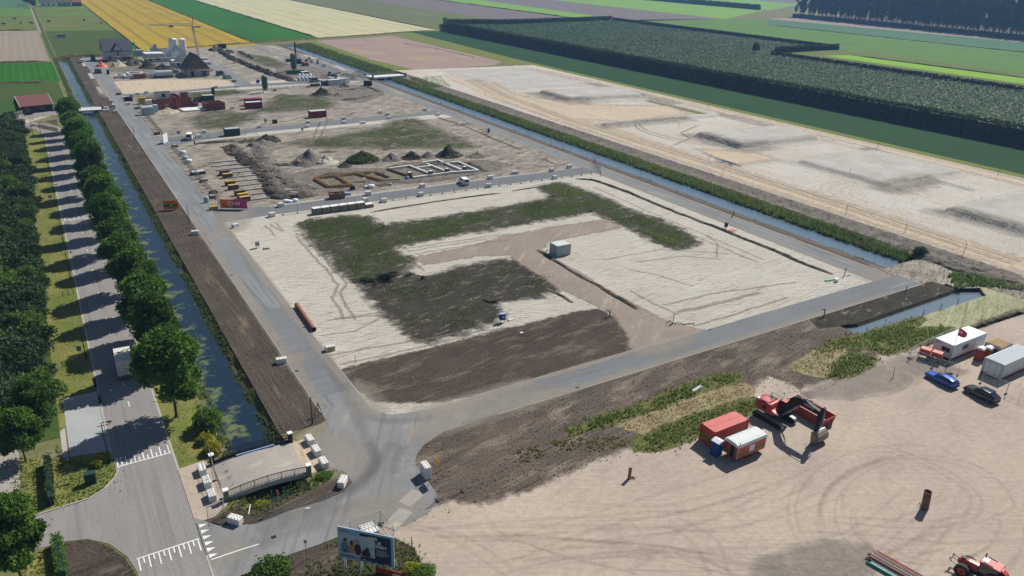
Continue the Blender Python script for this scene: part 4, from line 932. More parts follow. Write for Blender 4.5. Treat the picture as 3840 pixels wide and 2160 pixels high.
# ================================================================ roads
sheet('site_road', rect(25.2, 31.3, 72, 490), 8, 'asphalt')
sheet('site_road', rect(31.3, 147, 74.3, 79.8), 8, 'asphalt_cross')
sheet('site_road', [(139.2, 79.7), (145.4, 79.7), (145.4, 360), (144, 372), (150, 372), (150, 379), (139, 377), (139.2, 280)], 8.2, 'asphalt')
sheet('site_road', [(31.2, 172.6), (42, 173.6), (139.3, 173.6), (139.3, 180.4), (46, 179.9), (36, 182), (31.2, 188)], 8.4, 'asphalt_cross')
sheet('site_road', [(31.2, 254), (40, 258.5), (62, 265.5), (98, 268.3), (132, 273.5), (139.3, 272), (139.3, 283), (133, 279), (98, 276.5), (63, 272.2), (38, 268), (31.2, 266)], 8.4, 'asphalt_cross')
sheet('site_road', [(31.2, 347), (36, 352), (49, 356.4), (79, 363.6), (139, 368), (139, 376), (82, 370.8), (49, 361.6), (31.2, 360)], 8.4, 'asphalt_cross')
sheet('site_road', [(80, 370), (88, 371), (88, 420), (84, 470), (79, 470), (81, 420)], 8.3, 'asphalt')
sheet('site_road', [(130.5, 470), (139, 470), (144, 372), (139, 372), (127, 500), (124, 535), (131, 536)], 8.3, 'asphalt')
JUNC = [(6.4, 72.4), (8.4, 69.9), (11.9, 68.2), (15.6, 68.6), (19.7, 68.4), (22.2, 68.8), (23.5, 70.0), (23.5, 72.1), (22.3, 73.8), (22.4, 76.7), (22.3, 79.7), (23.8, 80.8), (25.0, 82.5), (25.2, 86.5), (31.4, 87.5), (31.5, 83.5), (32.9, 81.3), (35.0, 80.5), (38, 79.9), (47.5, 79.7), (44.5, 77.5), (43, 76), (40, 74.4), (44.6, 74.0), (37.7, 74.1), (34.2, 72.7), (32.6, 71.4), (31.6, 69.9), (31.4, 68.0), (31.3, 63.0), (29.4, 60.9), (25.9, 60.1), (23.4, 61.2), (20.8, 62.0), (18.9, 62.0), (16.5, 61.9), (13.3, 62.0), (10.2, 61.6), (6.1, 61.3), (6.3, 56.5)]
sheet('junction', JUNC, 9, 'asphalt_swept')
for k, (pts, w) in enumerate((
    ([(30.1, 86.4), (30.6, 81.9), (33.0, 79.2), (38.2, 77.8)], 0.5), ([(30.7, 100.6), (29.5, 86.7), (28.0, 75.6), (27.2, 71.8), (23.5, 68.9), (18.6, 68.4), (12.0, 68.7)], 0.6),
    ([(31.2, 75.1), (28.3, 73.0), (24.3, 69.3), (19.7, 68.2), (13.9, 67.7)], 0.7), ([(32.0, 73.7), (29.5, 71.2), (28.7, 68.8)], 0.5), ([(28.2, 76.7), (27.5, 72.8), (25.7, 70.7), (21.6, 68.7)], 0.5), ([(11.6, 67.1), (15.9, 66.9), (19.1, 66.6), (23.3, 65.4), (27.4, 63.5)], 0.7), ([(11.0, 64.9), (14.3, 65.4), (18.6, 65.0)], 0.8))):
    strip('tyre_mark', smooth(pts), w, 10 + 0.1 * k, 'tyre_black', kind='stuff', feather=w * 1.2, jit=0.15, step=0.8, seed=80 + k)
for k, pts in enumerate(([(32.1, 90.8), (32.1, 86.8), (32.2, 82.4), (31.1, 83.3), (31.0, 88.6)], [(23.7, 80.1), (25.7, 78.1), (25.3, 73.6), (24.2, 71.5), (23.6, 73.8), (23.2, 77.0)], [(24.6, 65.5), (28.2, 62.7), (26.5, 61.5), (23.4, 62.7), (20.4, 63.7), (22.0, 65.0)], [(25.8, 103.2), (27.1, 102.9), (26.8, 102.0), (25.7, 102.2)], [(7.5, 65.8), (9.2, 65.9), (8.7, 65.4), (7.9, 64.9)], [(32.7, 179.2), (38.2, 178.3), (33.1, 166.3), (30.6, 169.7)], [(76.8, 80.5), (85.9, 80.2), (86.0, 78.5), (78.6, 77.6), (75.2, 78.6)], [(140.6, 84.0), (145.6, 84.6), (145.0, 81.2), (139.3, 81.1)], [(27.9, 395.3), (25.4, 353.6), (24.1, 359.2), (25.5, 405.6)])):
    sheet('sand_drift', pts, 10.8 + 0.1 * k, 'dust', feather=2.4, step=0.8, jit=0.25, kind='stuff', seed=95 + k)
for k, (pts, w) in enumerate(((rect(25.05, 25.2, 86, 490), 0), (rect(31.3, 31.45, 88, 172), 0), (rect(46, 147, 74.1, 74.3), 0), (rect(46, 88, 79.8, 79.98), 0), (rect(99, 139, 79.8, 79.98), 0), (rect(145.4, 145.55, 80, 360), 0), (rect(139.05, 139.2, 84, 172), 0))):
    c = sheet('kerb', pts, 12, 'kerb_concrete')
# left road of bricks
sheet('brick_road', rect(0.0, 6.25, 20, 285), 8, 'road_brick')
sheet('brick_road', [(0, 285), (6.25, 285), (5.0, 296), (1.5, 304), (-4, 309), (-10, 311), (-30, 312), (-30, 305), (-9, 303.5), (-4.5, 300), (-2.5, 296)], 8.1, 'road_brick')
sheet('brick_road', [(-9, 311), (0, 318), (9, 323), (11.5, 323), (11.5, 331), (6, 331), (-3, 325), (-14, 318), (-14, 311)], 8.2, 'road_brick')
SIDE = [(0.4, 86.0), (-0.3, 84.0), (-1.5, 82.4), (-3.1, 81.4), (-6.4, 81.2), (-9.3, 81.1), (-40, 91), (-40, 76), (-9.8, 76.1), (-8.5, 75.3), (-6.0, 75.2), (-3.8, 74.4), (-2.0, 72.6), (-0.6, 69.7), (0.1, 66.4), (0.1, 58), (0.1, 86)]
sheet('side_street', SIDE, 7.5, 'road_brick')
sheet('parking_bay', [(-4.45, 91.0), (-0.3, 90.0), (-0.3, 105.9), (-4.45, 105.9)], 7, 'bay_brick')
sheet('footpath', [(-5.2, 97.4), (-4.6, 98.1), (-4.6, 90.2), (-5.2, 90.3)], 7, 'kerb_concrete')
sheet('footpath', [(-11.6, 100.9), (-9.7, 99.9), (-9.6, 87.2), (-11.2, 85.6), (-13.5, 88.6)], 7, 'deck_stone')
sheet('kerb', rect(-0.25, 0.0, 88, 284), 9, 'kerb_concrete'); sheet('kerb', rect(6.25, 6.5, 82, 284), 9, 'kerb_concrete'); sheet('kerb', rect(6.25, 6.42, 30, 66), 12, 'kerb_concrete')
m = MB(); pl = [(0.4, 86.0), (-0.3, 84.0), (-1.5, 82.4), (-3.1, 81.4), (-6.4, 81.2), (-9.3, 81.1)]
for a, b in zip(pl[:-1], pl[1:]): m.bar((a[0], a[1], 0.06), (b[0], b[1], 0.06), 0.16, 0.14)
props(m.build('kerb', 'kerb_concrete'), kind='structure')
sheet('entrance_apron', [(6.3, 82.3), (9.3, 82.6), (10.0, 81.2), (10.0, 73.0), (8.3, 71.6), (6.3, 71.5)], 7, 'yard')
sheet('apron', rect(19.4, 21.4, 74.4, 80.8), 6.5, 'sand_warm', feather=0.8, step=0.6, jit=0.2)
sheet('apron', [(20.4, 73.2), (25.3, 72), (25.3, 84), (20.4, 82)], 6, 'dust')
# verges and beds
sheet('verge', [(-5.6, 98.5), (-0.25, 97.5), (-0.25, 290), (-5.8, 296)], 3, 'verge')
sheet('verge', [(6.45, 82.5), (11.5, 82.5), (11.5, 330), (6.45, 290)], 3, 'verge')
sheet('verge', [(-4.5, 90.9), (-0.2, 90.1), (0.1, 86.5), (-0.4, 84.0), (-1.6, 82.5), (-3.2, 81.5), (-6.4, 81.3), (-6.2, 90.9)], 5, 'verge')
sheet('verge', [(-6.2, 90.9), (-6.4, 81.4), (-9.3, 81.2), (-11.6, 81.9), (-12.5, 87.3), (-11.0, 85.5), (-9.5, 87.2), (-9.5, 93.8)], 4.5, 'verge')
sheet('verge', [(-6.0, 75.1), (-7.2, 75.2), (-8.6, 75.2), (-10.7, 76.3), (-10.7, 70.8), (-5.9, 68.1)], 5, 'verge')
sheet('soil_bed', [(-5.9, 75.0), (-3.8, 74.3), (-2.2, 72.5), (-0.8, 69.6), (-0.1, 66.3), (-5.9, 68.1)], 8.5, 'dark_soil')
sheet('shrub_floor', [(-40, 96), (-5.2, 96), (-5.6, 300), (-40, 310)], 4, 'pasture_dark')
sheet('verge', [(6.45, 57), (8, 71.4), (11.3, 72.5), (11.3, 70.9), (19.2, 70.9), (22.6, 70.5), (23.6, 68.6), (22.5, 67.4), (18.7, 68.8), (14.1, 68.5), (11.9, 68.2), (9.3, 69.3), (6.7, 72.0)], 8.8, 'dark_soil')
sheet('verge', [(10.2, 61.4), (13.3, 61.8), (16.4, 61.7), (18.8, 61.7), (22.7, 60.9), (24.1, 58.8), (25.3, 56.7), (24.9, 52.3), (30, 44), (16, 40), (9, 50)], 8.6, 'dark_soil', feather=0.0)
sheet('barn_yard', [(-12.4, 322.3), (-1.7, 326.3), (5.2, 332.3), (6.0, 347.9), (9.7, 347.8), (9.7, 330.7), (4.7, 321.9), (-6.6, 305.1), (-12.3, 296.9)], 5, 'sand_warm')
sheet('soil_bed', [(0.8, 309.6), (4.6, 312.0), (4.4, 300.9)], 8.6, 'dark_soil'); sheet('soil_bed', [(-2.4, 301.7), (-0.8, 304.7), (4.1, 295.6), (3.9, 288.9), (-0.2, 295.6)], 8.6, 'dark_soil')
# pale paved lay-bys on the far verges
for k, pts in enumerate(([(23.1, 427.5), (24.9, 428.1), (24.8, 409.1), (23.0, 408.0)], [(22.9, 382.3), (24.6, 383.5), (24.6, 364.3), (22.9, 364.4)], [(23.4, 468.7), (24.9, 469.2), (24.7, 454.8), (23.1, 454.0)], [(137.5, 529.3), (139.4, 530.2), (142.0, 510.3), (139.1, 508.0)], [(144.5, 477.5), (147.0, 478.5), (148.3, 458.6), (145.2, 457.4)], [(146.2, 425.3), (148.4, 425.6), (147.0, 405.9), (144.0, 404.7)], [(78.5, 345.2), (84.0, 350.5), (89.2, 350.3), (89.0, 344.6), (82.0, 342.7)])):
    sheet('lay_by', pts, 9.5, 'kerb_concrete')
# painted marks
def mark(pts): return sheet('road_marking', pts, 12, 'paint_white')
def comb(y0, s):
    mark([(0.15, y0), (6.15, y0), (6.15, y0 + 0.16 * s), (0.15, y0 + 0.16 * s)])
    for i in range(13):
        x = 0.25 + i * 0.475; l = 2.0 if i % 2 == 0 else 1.0; a, b = sorted((y0 + 0.18 * s, y0 + l * s)); mark(rect(x, x + 0.13, a, b))
comb(68.95, -1); comb(86.0, 1); comb(188.1, 1); comb(185.1, -1)
for k in range(26):
    y = 93.5 + k * 6.0
    if 183 < y < 191: continue
    mark(rect(3.05, 3.17, y, y + (1.6 if y < 120 else 1.0)))
for i in range(6):
    y = 65.4 + i * 1.02; mark([(6.55, y), (6.55, y + 0.62), (7.4, y + 0.31)])
for a, b in (((6.6, 65.1), (7.8, 65.1)), ((9.0, 65.1), (11.4, 65.0)), ((7.8, 65.1), (9.0, 65.1)), ((17.3, 68.1), (17.8, 68.0))):
    strip('road_marking', [a, b], 0.14, 12.3, 'paint_white')
sheet('sand_drift', [(34, 75.0), (48, 74.6), (58, 75.2), (50, 77), (40, 77.5)], 12.5, 'dust', feather=2.0, step=0.8, jit=0.3, kind='stuff', seed=130)
sheet('sand_drift', [(36, 79.6), (50, 79.7), (56, 79.2), (46, 78.4)], 12.6, 'dust', feather=2.0, step=0.8, jit=0.3, kind='stuff', seed=131)

sheet('asphalt_patch', rect(25.25, 31.25, 90, 121.5), 8.9, 'asphalt_cross'); strip('asphalt_joint', [(25.3, 121.6), (31.2, 121.9)], 0.12, 9.1, 'tyre_black', feather=0.05)
for k, (q, f_) in enumerate((([(25.4, 163), (31.2, 164), (31.2, 166), (25.4, 165)], 1.5), ([(25.3, 101), (27.5, 101.5), (27.5, 102.5), (25.3, 102.2)], .8), (rect(25.3, 26.2, 88, 180), .7), (rect(30.4, 31.2, 92, 172), .7), (rect(50, 138, 74.4, 75.0), .6), (rect(50, 90, 79.3, 79.7), .6), (rect(144.5, 145.3, 85, 340), .7), (rect(139.3, 140.0, 85, 340), .7))): sheet('sand_drift', q, 13 + 0.1 * k, 'dust', feather=f_, step=1.0, jit=0.3, kind='stuff', seed=170 + k)
for k, (x, y) in enumerate(((13.0, 65.3), (25.6, 98.5), (25.6, 140), (31.0, 112), (60, 74.7), (92, 79.5), (120, 74.7), (6.0, 104), (6.0, 150))): o = MB().box((0, 0, 0.04), (.5, .4, .09)).build('drain_grate', 'black', loc=(x, y)); props(o, 'small dark drain grate set in the road edge', 'drain', 'road drains')

sheet('soil_island', [(110, 70.9), (118, 69.2), (151, 69.6), (150, 73.9), (112, 74.1)], 4, 'peat', feather=0.5, step=1, jit=0.1)
rz_ = random.Random(33)
for k in range(26):
    x, y = rz_.uniform(40, 132), rz_.choice((rz_.uniform(284, 345), rz_.uniform(385, 490), rz_.uniform(212, 255))); a_ = R(rz_.uniform(-20, 60)); l_ = rz_.uniform(5, 16); ridge('spoil_bank', [(x, y), (x + math.cos(a_) * l_ * .5, y + math.sin(a_) * l_ * .5 + rz_.uniform(-1, 1)), (x + math.cos(a_) * l_, y + math.sin(a_) * l_)], rz_.uniform(1, 3.4), rz_.uniform(.2, .8), ('trench_soil', 'sand_damp_shade')[k % 2], 700 + k)
def fray(P, s, seed):
    """stragglers: some points wander off the patch"""
    rg = np.random.default_rng(900 + seed); Q = P + rg.normal(0, s, P.shape) * (rg.random((len(P), 1)) < 0.5); return Q
# ================================================================ trees, shrubs, reeds, crops
def make_tree(name, label, cat, seed, H, base, Rr, nleaf, size, leafm, group, trunk_r=0.17, limbs=9, nblob=26):
    t = thing(name, label, cat, group=group)
    trunk_mesh(seed, H, base, trunk_r, limbs, Rr).build('trunk', 'bark', t)
    q, f, ti = foliage(seed, crown_blobs(seed, H, base, Rr, nblob), nleaf, size)
    np_mesh('crown', q, f, leafm, ti, t)
    return t
protos = [make_tree('roadside_tree', 'leafy tree', 'tree', 100 + k, (11.6, 12.4, 10.8, 12.0)[k], (2.6, 3.0, 2.4, 3.2)[k], (3.8, 3.5, 4.0, 3.6)[k], 15000, (0.24, 0.22, 0.26, 0.23)[k], 'leaf_ash', 'trees in the row beside the brick road', nblob=30) for k in range(4)]
rng = random.Random(5)
ty = [94.1, 108, 118.6, 129.3, 140, 152, 163, 173.5, 184.5, 196, 207.4, 219, 230.8, 241.5, 253, 266, 277, 288]
for k, y in enumerate(ty):
    lab = 'leafy green tree in the row between the brick road and the canal'
    if k == 0: lab = 'round leafy tree with bare trunk showing, last of the row beside the road bridge'
    if k == 1: lab = 'leafy green tree in the canal row, shading the box lorry'
    sc = rng.uniform(0.93, 1.06) if k else 1.12
    x = 8.2 + rng.uniform(-0.25, 0.25) if k else 8.15
    if k < 4:
        o = protos[k]; o.location = (x, y, 0); o['label'] = lab; o.rotation_euler.z = rng.uniform(0, 6.28); o.scale = (sc,) * 3
    else:
        tree_copy(protos[(k * 7 + k // 3) % 4], (x, y + rng.uniform(-.5, .5)), rng.uniform(0, 360), lab, scale=(sc * rng.uniform(.9, 1.1), sc * rng.uniform(.9, 1.1), sc * rng.uniform(.9, 1.08)))
# dense shrub belt west of the verge
shr = []
for k in range(6):
    t = thing('shrub', 'shrub', 'shrub', group='shrubs in the belt west of the verge'); H = 3.6 + 0.4 * (k % 3)
    rg = random.Random(300 + k); bl = [(rg.uniform(-1.6, 1.6), rg.uniform(-1.6, 1.6), rg.uniform(0.9, H - 0.8), rg.uniform(0.8, 1.4), rg.uniform(0.8, 1.4), rg.uniform(0.7, 1.1)) for _ in range(13)] + [(0, 0, H * 0.45, 1.9, 1.9, H * 0.45)]
    q, f, ti = foliage(300 + k, bl, 5200, 0.2); np_mesh('foliage', q, f, ('leaf_shrub', 'leaf_shrub_blue')[k % 2] if k < 5 else 'leaf_light', ti, t)
    tr = MB()
    for s in range(5): a = s * 1.26 + k; tr.tube((0, 0, -0.05), (math.cos(a) * 1.1, math.sin(a) * 1.1, H * 0.7), 0.06, 0.02, n=5)
    tr.build('stems', 'bark', t); shr.append(t)
first = [True] * 6; n = 0
for row, x in enumerate((-7.6, -10.6, -13.8, -17.4, -21.0)):
    y = 101.0 + row * 1.3
    while y < 300:
        if x + 3.2 < 0.0475 * (y - 330) - 5.5 and not (row >= 3 and y > 240): pass
        k = (n * 5 + row) % 6 if rng.random() > 0.15 else 5
        if k == 5 and rng.random() < 0.5: k = n % 5
        s = rng.uniform(0.85, 1.25) * (1 + 0.12 * row); lab = {0: 'dark green shrub', 1: 'bluish green shrub', 2: 'dark green shrub', 3: 'bluish green shrub', 4: 'dark green shrub', 5: 'lighter green shrub'}[k] + ' packed in the belt along the grass verge'
        if -12.5 - 0.02 * y < x:
            if first[k]: o = shr[k]; first[k] = False; o.location = (x + rng.uniform(-.7, .7), y, 0); o.rotation_euler.z = rng.uniform(0, 6.28); o.scale = (s,) * 3; o['label'] = lab
            else: tree_copy(shr[k], (x + rng.uniform(-.7, .7), y), rng.uniform(0, 360), lab, scale=s)
            n += 1
        y += 3.5 * rng.uniform(0.85, 1.2)
# bigger trees at the left edge
for (x, y, s, k, lab) in ((-7.3, 99.2, 0.62, 1, 'bright green tree at the end of the shrub belt by the parking bay'), (-9.0, 92.6, 0.66, 2, 'dark leafy tree with slim trunk beside the clipped hedge'), (-9.7, 71.1, 0.84, 3, 'dark leafy tree overhanging the side street corner'), (-13.0, 97.0, 0.7, 0, 'dark green tree behind the shrub belt end')):
    tree_copy(protos[k], (x, y), 40 * k, lab, 'trees at the side street', scale=s)
# small bushes
bush_q = foliage(411, [(0, 0, 0.8, 1.0, 1.0, 0.8), (0.5, 0.3, 0.6, 0.8, 0.8, 0.6), (-0.5, -0.2, 0.9, 0.7, 0.7, 0.7), (0.1, -0.6, 0.5, 0.7, 0.7, 0.5)], 2600, 0.13)
def bush(loc, s, matn, label, group=None, cat='bush', name='bush'):
    o = np_mesh(name, bush_q[0], bush_q[1], matn, bush_q[2]); o.location = (loc[0], loc[1], loc[2] if len(loc) > 2 else 0); o.scale = s if isinstance(s, tuple) else (s, s, s)
    return props(o, label, cat, group)
bush((11.3, 89.7), (1.5, 2.0, 1.6), 'leaf_light', 'bright green bush on the canal bank beside the last roadside tree')
bush((10.6, 84.0), (0.9, 1.1, 0.8), 'flower_yellow', 'yellow flowering bush beside the bridge railing end')
bush((10.3, 86.5), (0.8, 1.0, 0.7), 'flower_yellow', 'small yellowish bush on the canal bank near the bridge')
bush((11.2, 59.7), (1.7, 1.7, 1.3), 'leaf_light', 'rounded green bush beside the entrance road, near the billboard')
bush((23.6, 53.6), (0.9, 0.8, 0.6), 'flower_yellow', 'yellow flowering bush at the right end of the billboard')
bush((24.6, 52.6), (1.0, 1.0, 0.6), 'leaf_light', 'green bush behind the billboard end, by the yard')
bush((19.6, 53.9), (1.8, 1.0, 0.6), 'leaf_light', 'low green bush under the billboard')
bush((-1.0, 88.3), (0.6, 0.6, 0.7), 'flower_yellow', 'yellow flowering bush at the foot of the lamp post by the parking bay')
bush((-1.8, 87.5), (0.5, 0.5, 0.5), 'flower_yellow', 'small yellow flowering bush above the green cabinet')
bush((13.2, 71.2, -0.4), (0.9, 0.7, 0.45), 'flower_yellow', 'yellow flowering clump in the ditch under the road bridge')
bush((21.0, 72.6), (0.9, 0.7, 0.3), 'leaf_light', 'low green clump beside the bridge end pillar')
bush((163.0, 84.6, -0.3), (1.7, 1.5, 1.4), 'leaf_shrub', 'dark bush at the end of the reeds by the sandy canal head')
def hedge(name, pts, w, h, per, size, matn, label, seed, group=None, cat='hedge', core=0.82, top=1.0):
    """clipped hedge along a line: leaves over a leafy core"""
    rg = np.random.default_rng(seed); t = thing(name, label, cat, group=group); C = []; m = MB()
    for a, b in zip(pts[:-1], pts[1:]):
        d = Vector((b[0] - a[0], b[1] - a[1])); L = d.length; d.normalize(); nr = Vector((-d.y, d.x))
        m.bar((a[0], a[1], h * core / 2), (b[0], b[1], h * core / 2), w * 0.62, h * core)
        def put(n, s, z):
            u = rg.uniform(0, L, n); return np.stack([a[0] + d.x * u + nr.x * s, a[1] + d.y * u + nr.y * s, z], 1)
        wob = lambda n: rg.normal(0, w * 0.07, n)
        n = int(L * h * per)
        for sd in (-1, 1):
            z = rg.uniform(0, h, n); C.append(put(n, sd * w * 0.45 * (1 - 0.15 * z / h) + wob(n), z))
        n = int(L * w * per * 1.3); s = rg.uniform(-w / 2, w / 2, n)
        P = put(n, s, h * (0.97 + rg.normal(0, 0.035, n)) * top); P[:, 2] += (fbm(P[:, 0], P[:, 1], 9, seed) - 0.5) * h * 0.16; C.append(P)
    m.build('inner_twigs', 'green_dark', t)
    C = np.concatenate(C); ti = np.clip(0.25 + 0.45 * fbm(C[:, 0], C[:, 1] + C[:, 2], 4, seed) + rg.normal(0, 0.12, len(C)), 0, 1)
    q, f, tt = leaf_quads(rg, C, size, ti); np_mesh('foliage', q, f, matn, tt, t)
    return t
hedge('hedge', [(-6.7, 90.7), (-6.7, 82.1)], 0.75, 1.5, 26, 0.13, 'leaf_shrub', 'narrow clipped hedge along the side street footpath', 1)
hedge('hedge', [(-6.5, 75.3), (-6.3, 69.2)], 1.0, 1.4, 26, 0.13, 'leaf_ash', 'clipped green box hedge beside the dark soil bed', 2)
hedge('windbreak', [(318, 30), (318, 622)], 3.4, 7.6, 3.6, 0.62, 'leaf_hedge', 'long tall dark windbreak hedge between the potato field and the orchard', 3)
hedge('windbreak', [(318, 622), (352, 691)], 3.0, 6.0, 3.0, 0.6, 'leaf_hedge', 'short tall hedge at the orchard corner, next to the olive field', 4)
hedge('windbreak', [(352, 690), (424, 684), (588, 728)], 3.0, 4.5, 2.2, 0.7, 'leaf_hedge', 'dark hedge closing the orchard against the ploughed field', 5)
hedge('windbreak', [(589, 726), (589, 424)], 2.4, 3.2, 2.2, 0.7, 'leaf_hedge', 'low dark hedge between the orchard and the open meadow', 6)
hedge('windbreak', [(502, 413), (588, 419)], 2.6, 4.2, 2.6, 0.7, 'leaf_hedge', 'short dark hedge jutting out at the orchard end near the lime field', 7)
hedge('windbreak', [(487, 404), (487, 30)], 2.4, 2.6, 2.4, 0.6, 'leaf_hedge', 'low dark hedge between the orchard and the lime green strip', 8)
hedge('windbreak', [(1072, 930), (1050, 2000)], 8.0, 7.0, 0.35, 2.2, 'leaf_poplar', 'far dark belt of bushes between the bright green fields', 9)
tree_copy(protos[2], (478, 412), 30, 'lone bushy tree at the orchard corner beside the short hedge', 'trees by the orchard', scale=0.75)
# orchard rows
rg = np.random.default_rng(77); P = []
for x in np.arange(322, 586, 3.6):
    y1 = 684 if x < 424 else 684 + (x - 424) * 0.26; y0 = 60 if x < 485 else 424
    if x < 352: y1 = 622 + (x - 318) * 2
    y = np.arange(y0, y1 - 2, 1.75); P.append(np.stack([np.full(len(y), x), y], 1))
P = np.concatenate(P); P += rg.normal(0, 0.35, P.shape); n = len(P)
C = np.repeat(P, 5, 0); C = np.concatenate([C + rg.normal(0, 0.5, C.shape), rg.uniform(0.3, 1.15, (len(C), 1))], 1)
q, f, ti = leaf_quads(rg, C, 0.55, np.clip(np.repeat(0.2 + 0.6 * fbm(P[:, 0], P[:, 1], 30, 4), 5) + rg.normal(0, 0.12, len(C)), 0, 1), 3.0)
props(np_mesh('orchard_rows', q, f, 'leaf_orchard', ti), 'rows of small dark green fruit trees behind the windbreak', 'orchard', kind='stuff')
# wood of tall poplars
pop = []
for k in range(4):
    t = thing('poplar_tree', 'poplar', 'tree', group='tall trees of the far wood'); rgk = random.Random(500 + k); bl = []
    for i in range(22):
        z = rgk.uniform(9, 40); rr = 3.6 * (1 - abs(z - 24) / 30); a = rgk.uniform(0, 6.28); bl.append((math.cos(a) * rr * 0.6, math.sin(a) * rr * 0.6, z, rgk.uniform(1.4, 2.4), rgk.uniform(1.4, 2.4), rgk.uniform(2, 3.4)))
    q, f, ti = foliage(500 + k, bl, 1500, 0.75, shell=0.3); np_mesh('crown', q, f, 'leaf_poplar', ti, t)
    MB().tube((0, 0, -0.2), (0, 0, 14), 0.42, 0.32, n=6).tube((0, 0, 14), (0.3, 0, 34), 0.32, 0.1, n=6).build('trunk', 'bark', t); pop.append(t)
first = [True] * 4; n = 0
for row in range(5):
    for i in range(58):
        y = 778 - i * 8.2 + rng.uniform(-2.6, 2.6); x = 952 + (778 - y) * -0.0 + (y - 444) * 0.075 + row * 9.5 + rng.uniform(-2.2, 2.2); k = (i * 3 + row) % 4; s = rng.uniform(0.86, 1.12)
        lab = 'tall slim tree in the front row of the far wood' if row == 0 else 'tall slim tree standing inside the far wood'
        if first[k]: o = pop[k]; first[k] = False; o.location = (x, y, 0); o.scale = (s,) * 3; o['label'] = lab
        else: tree_copy(pop[k], (x, y), rng.uniform(0, 360), lab, scale=s)
hedge('undergrowth', [(940, 250), (962, 770)], 5.0, 4.5, 0.9, 1.2, 'leaf_poplar', 'dark undergrowth along the foot of the far wood', 19, cat='undergrowth')
# far farm trees
for k, (c, s) in enumerate((((10.4, 926.0), 0.95), ((13.3, 890.0), 0.75), ((19.6, 974.6), 1.0), ((43.5, 995.0), 0.9), ((48.1, 978.4), 0.8), ((53.8, 979.2), 0.7), ((8.5, 956.8), 0.8), ((14.9, 999.5), 1.1))):
    tree_copy(protos[k % 4], c, 37 * k, 'dark tree clustered round the far farmhouse', 'trees round the far farm', scale=s)
# reeds and rough growth on the canal banks
def zbank(x0, z0, x1, z1): return lambda x, y: z0 + (z1 - z0) * np.clip((x - x0) / (x1 - x0), 0, 1)
P = scatter(rect(157.0, 163.2, 85, 369), 6.5, 61); P = P[P[:, 0] < 161.6 + 2.4 * (fbm(P[:, 0] * 0 + 5, P[:, 1], 16, 4) - 0.3)]
props(tufts('reed_bed', P, 1.35, 0.11, 'reed', 62, 5, zf=zbank(157.2, -1.0, 164.1, 0.0), tintf=lambda x, y: 0.25 + 0.5 * fbm(x, y, 8, 3)), 'tall green reeds along the right bank of the far canal', 'reeds')
P = scatter(rect(157.0, 172.0, 384, 536), 2.5, 63); P = P[P[:, 0] < 165 + 6 * fbm(P[:, 0] * 0, P[:, 1], 30, 4)]
props(tufts('reed_bed', P, 1.3, 0.2, 'reed', 64, 4, zf=zbank(157.2, -1.0, 164.1, 0.0), tintf=lambda x, y: 0.2 + 0.5 * fbm(x, y, 12, 5)), 'reeds on the canal bank beyond the white bridge', 'reeds')
P = scatter([(164, 340), (172, 330), (178, 350), (184, 366), (166, 366)], 3, 65); props(tufts('reed_bed', P, 0.9, 0.2, 'reed', 66, 4, tintf=lambda x, y: 0.55 + 0.4 * fbm(x, y, 8, 3)), 'patch of dry reeds beside the white bridge ramp', 'reeds')
P = scatter(rect(17.0, 18.9, 83, 492), 11, 67, 4, 0.4); props(tufts('bank_growth', P, 0.3, 0.07, 'weed', 68, 4, zf=zbank(17.4, -1.1, 19.1, 0.0), tintf=lambda x, y: 0.3 + 0.55 * fbm(x, y, 6, 3)), 'weeds on the canal bank below the dark soil verge', 'weeds')
P = scatter(rect(11.0, 13.2, 72, 492), 8, 69, 5, 0.32); props(tufts('bank_growth', P, 0.5, 0.1, 'weed', 70, 4, zf=zbank(11.2, 0.0, 12.9, -1.1)), 'weeds on the canal bank under the roadside trees', 'weeds')
P = scatter(rect(149.2, 152.4, 86, 530), 1.2, 71, 6, 0.6); props(tufts('bank_growth', P, 0.3, 0.1, 'weed', 72, 4, zf=zbank(146.5, 0, 152.2, -1.1)), 'sparse weeds on the bare bank beside the asphalt road', 'weeds')
# weeds on the plots
def wt(x, y): return np.clip(0.15 + 0.85 * fbm(x, y, 9, 31), 0, 1)
P = fray(scatter(WEED1, 18, 73, 5, 0.47), 1.3, 5); props(tufts('plot_weeds', P, 0.17, 0.08, 'weed', 74, 4, z=0.03, tintf=wt), 'weeds overgrowing the angled patch behind the grey shed', 'weeds')
P = fray(scatter(WEED2, 12, 75, 4, 0.54), 1.2, 6); props(tufts('plot_weeds', P, 0.14, 0.08, 'weed', 76, 4, z=0.03, tintf=lambda x, y: wt(x, y) * 0.7), 'sparse weeds on the dark patch near the blue meter box', 'weeds')
P = np.concatenate([scatter([(115.7, 127.3), (117.4, 122.9), (119.5, 117.3), (116.0, 113.9), (115.6, 118.1), (115.7, 123.7)], 12, 77), scatter([(115.5, 166.1), (121.4, 166.8), (122.4, 157.7), (115.9, 153.5)], 6, 78)]); props(tufts('plot_weeds', P, 0.32, 0.12, 'grass_lush', 79, 4, z=0.03, tintf=lambda x, y: 0.6 + 0.4 * fbm(x, y, 5, 3)), 'brighter yellow green weeds at the tip of the patch', 'weeds')
for k, (poly, d, hole, lab) in enumerate(((GR2, 2.6, 0.46, 'weeds on the middle plot behind the soil heaps'), (GR3, 1.6, 0.45, 'weeds on the plot in front of the brick walls and dark red container'), (GR4, 1.2, 0.4, 'weeds on the far plot beside the green silo'), (GR5, 1.6, 0.4, 'weeds along the road in front of the house plot'))):
    P = fray(scatter(poly, d * 4, 80 + k, 7, hole), 2.5, k); props(tufts('plot_weeds', P, 0.18, 0.1, 'weed', 90 + k, 3, z=0.03, tintf=lambda x, y: 0.25 + 0.6 * fbm(x, y, 14, 9)), lab, 'weeds')
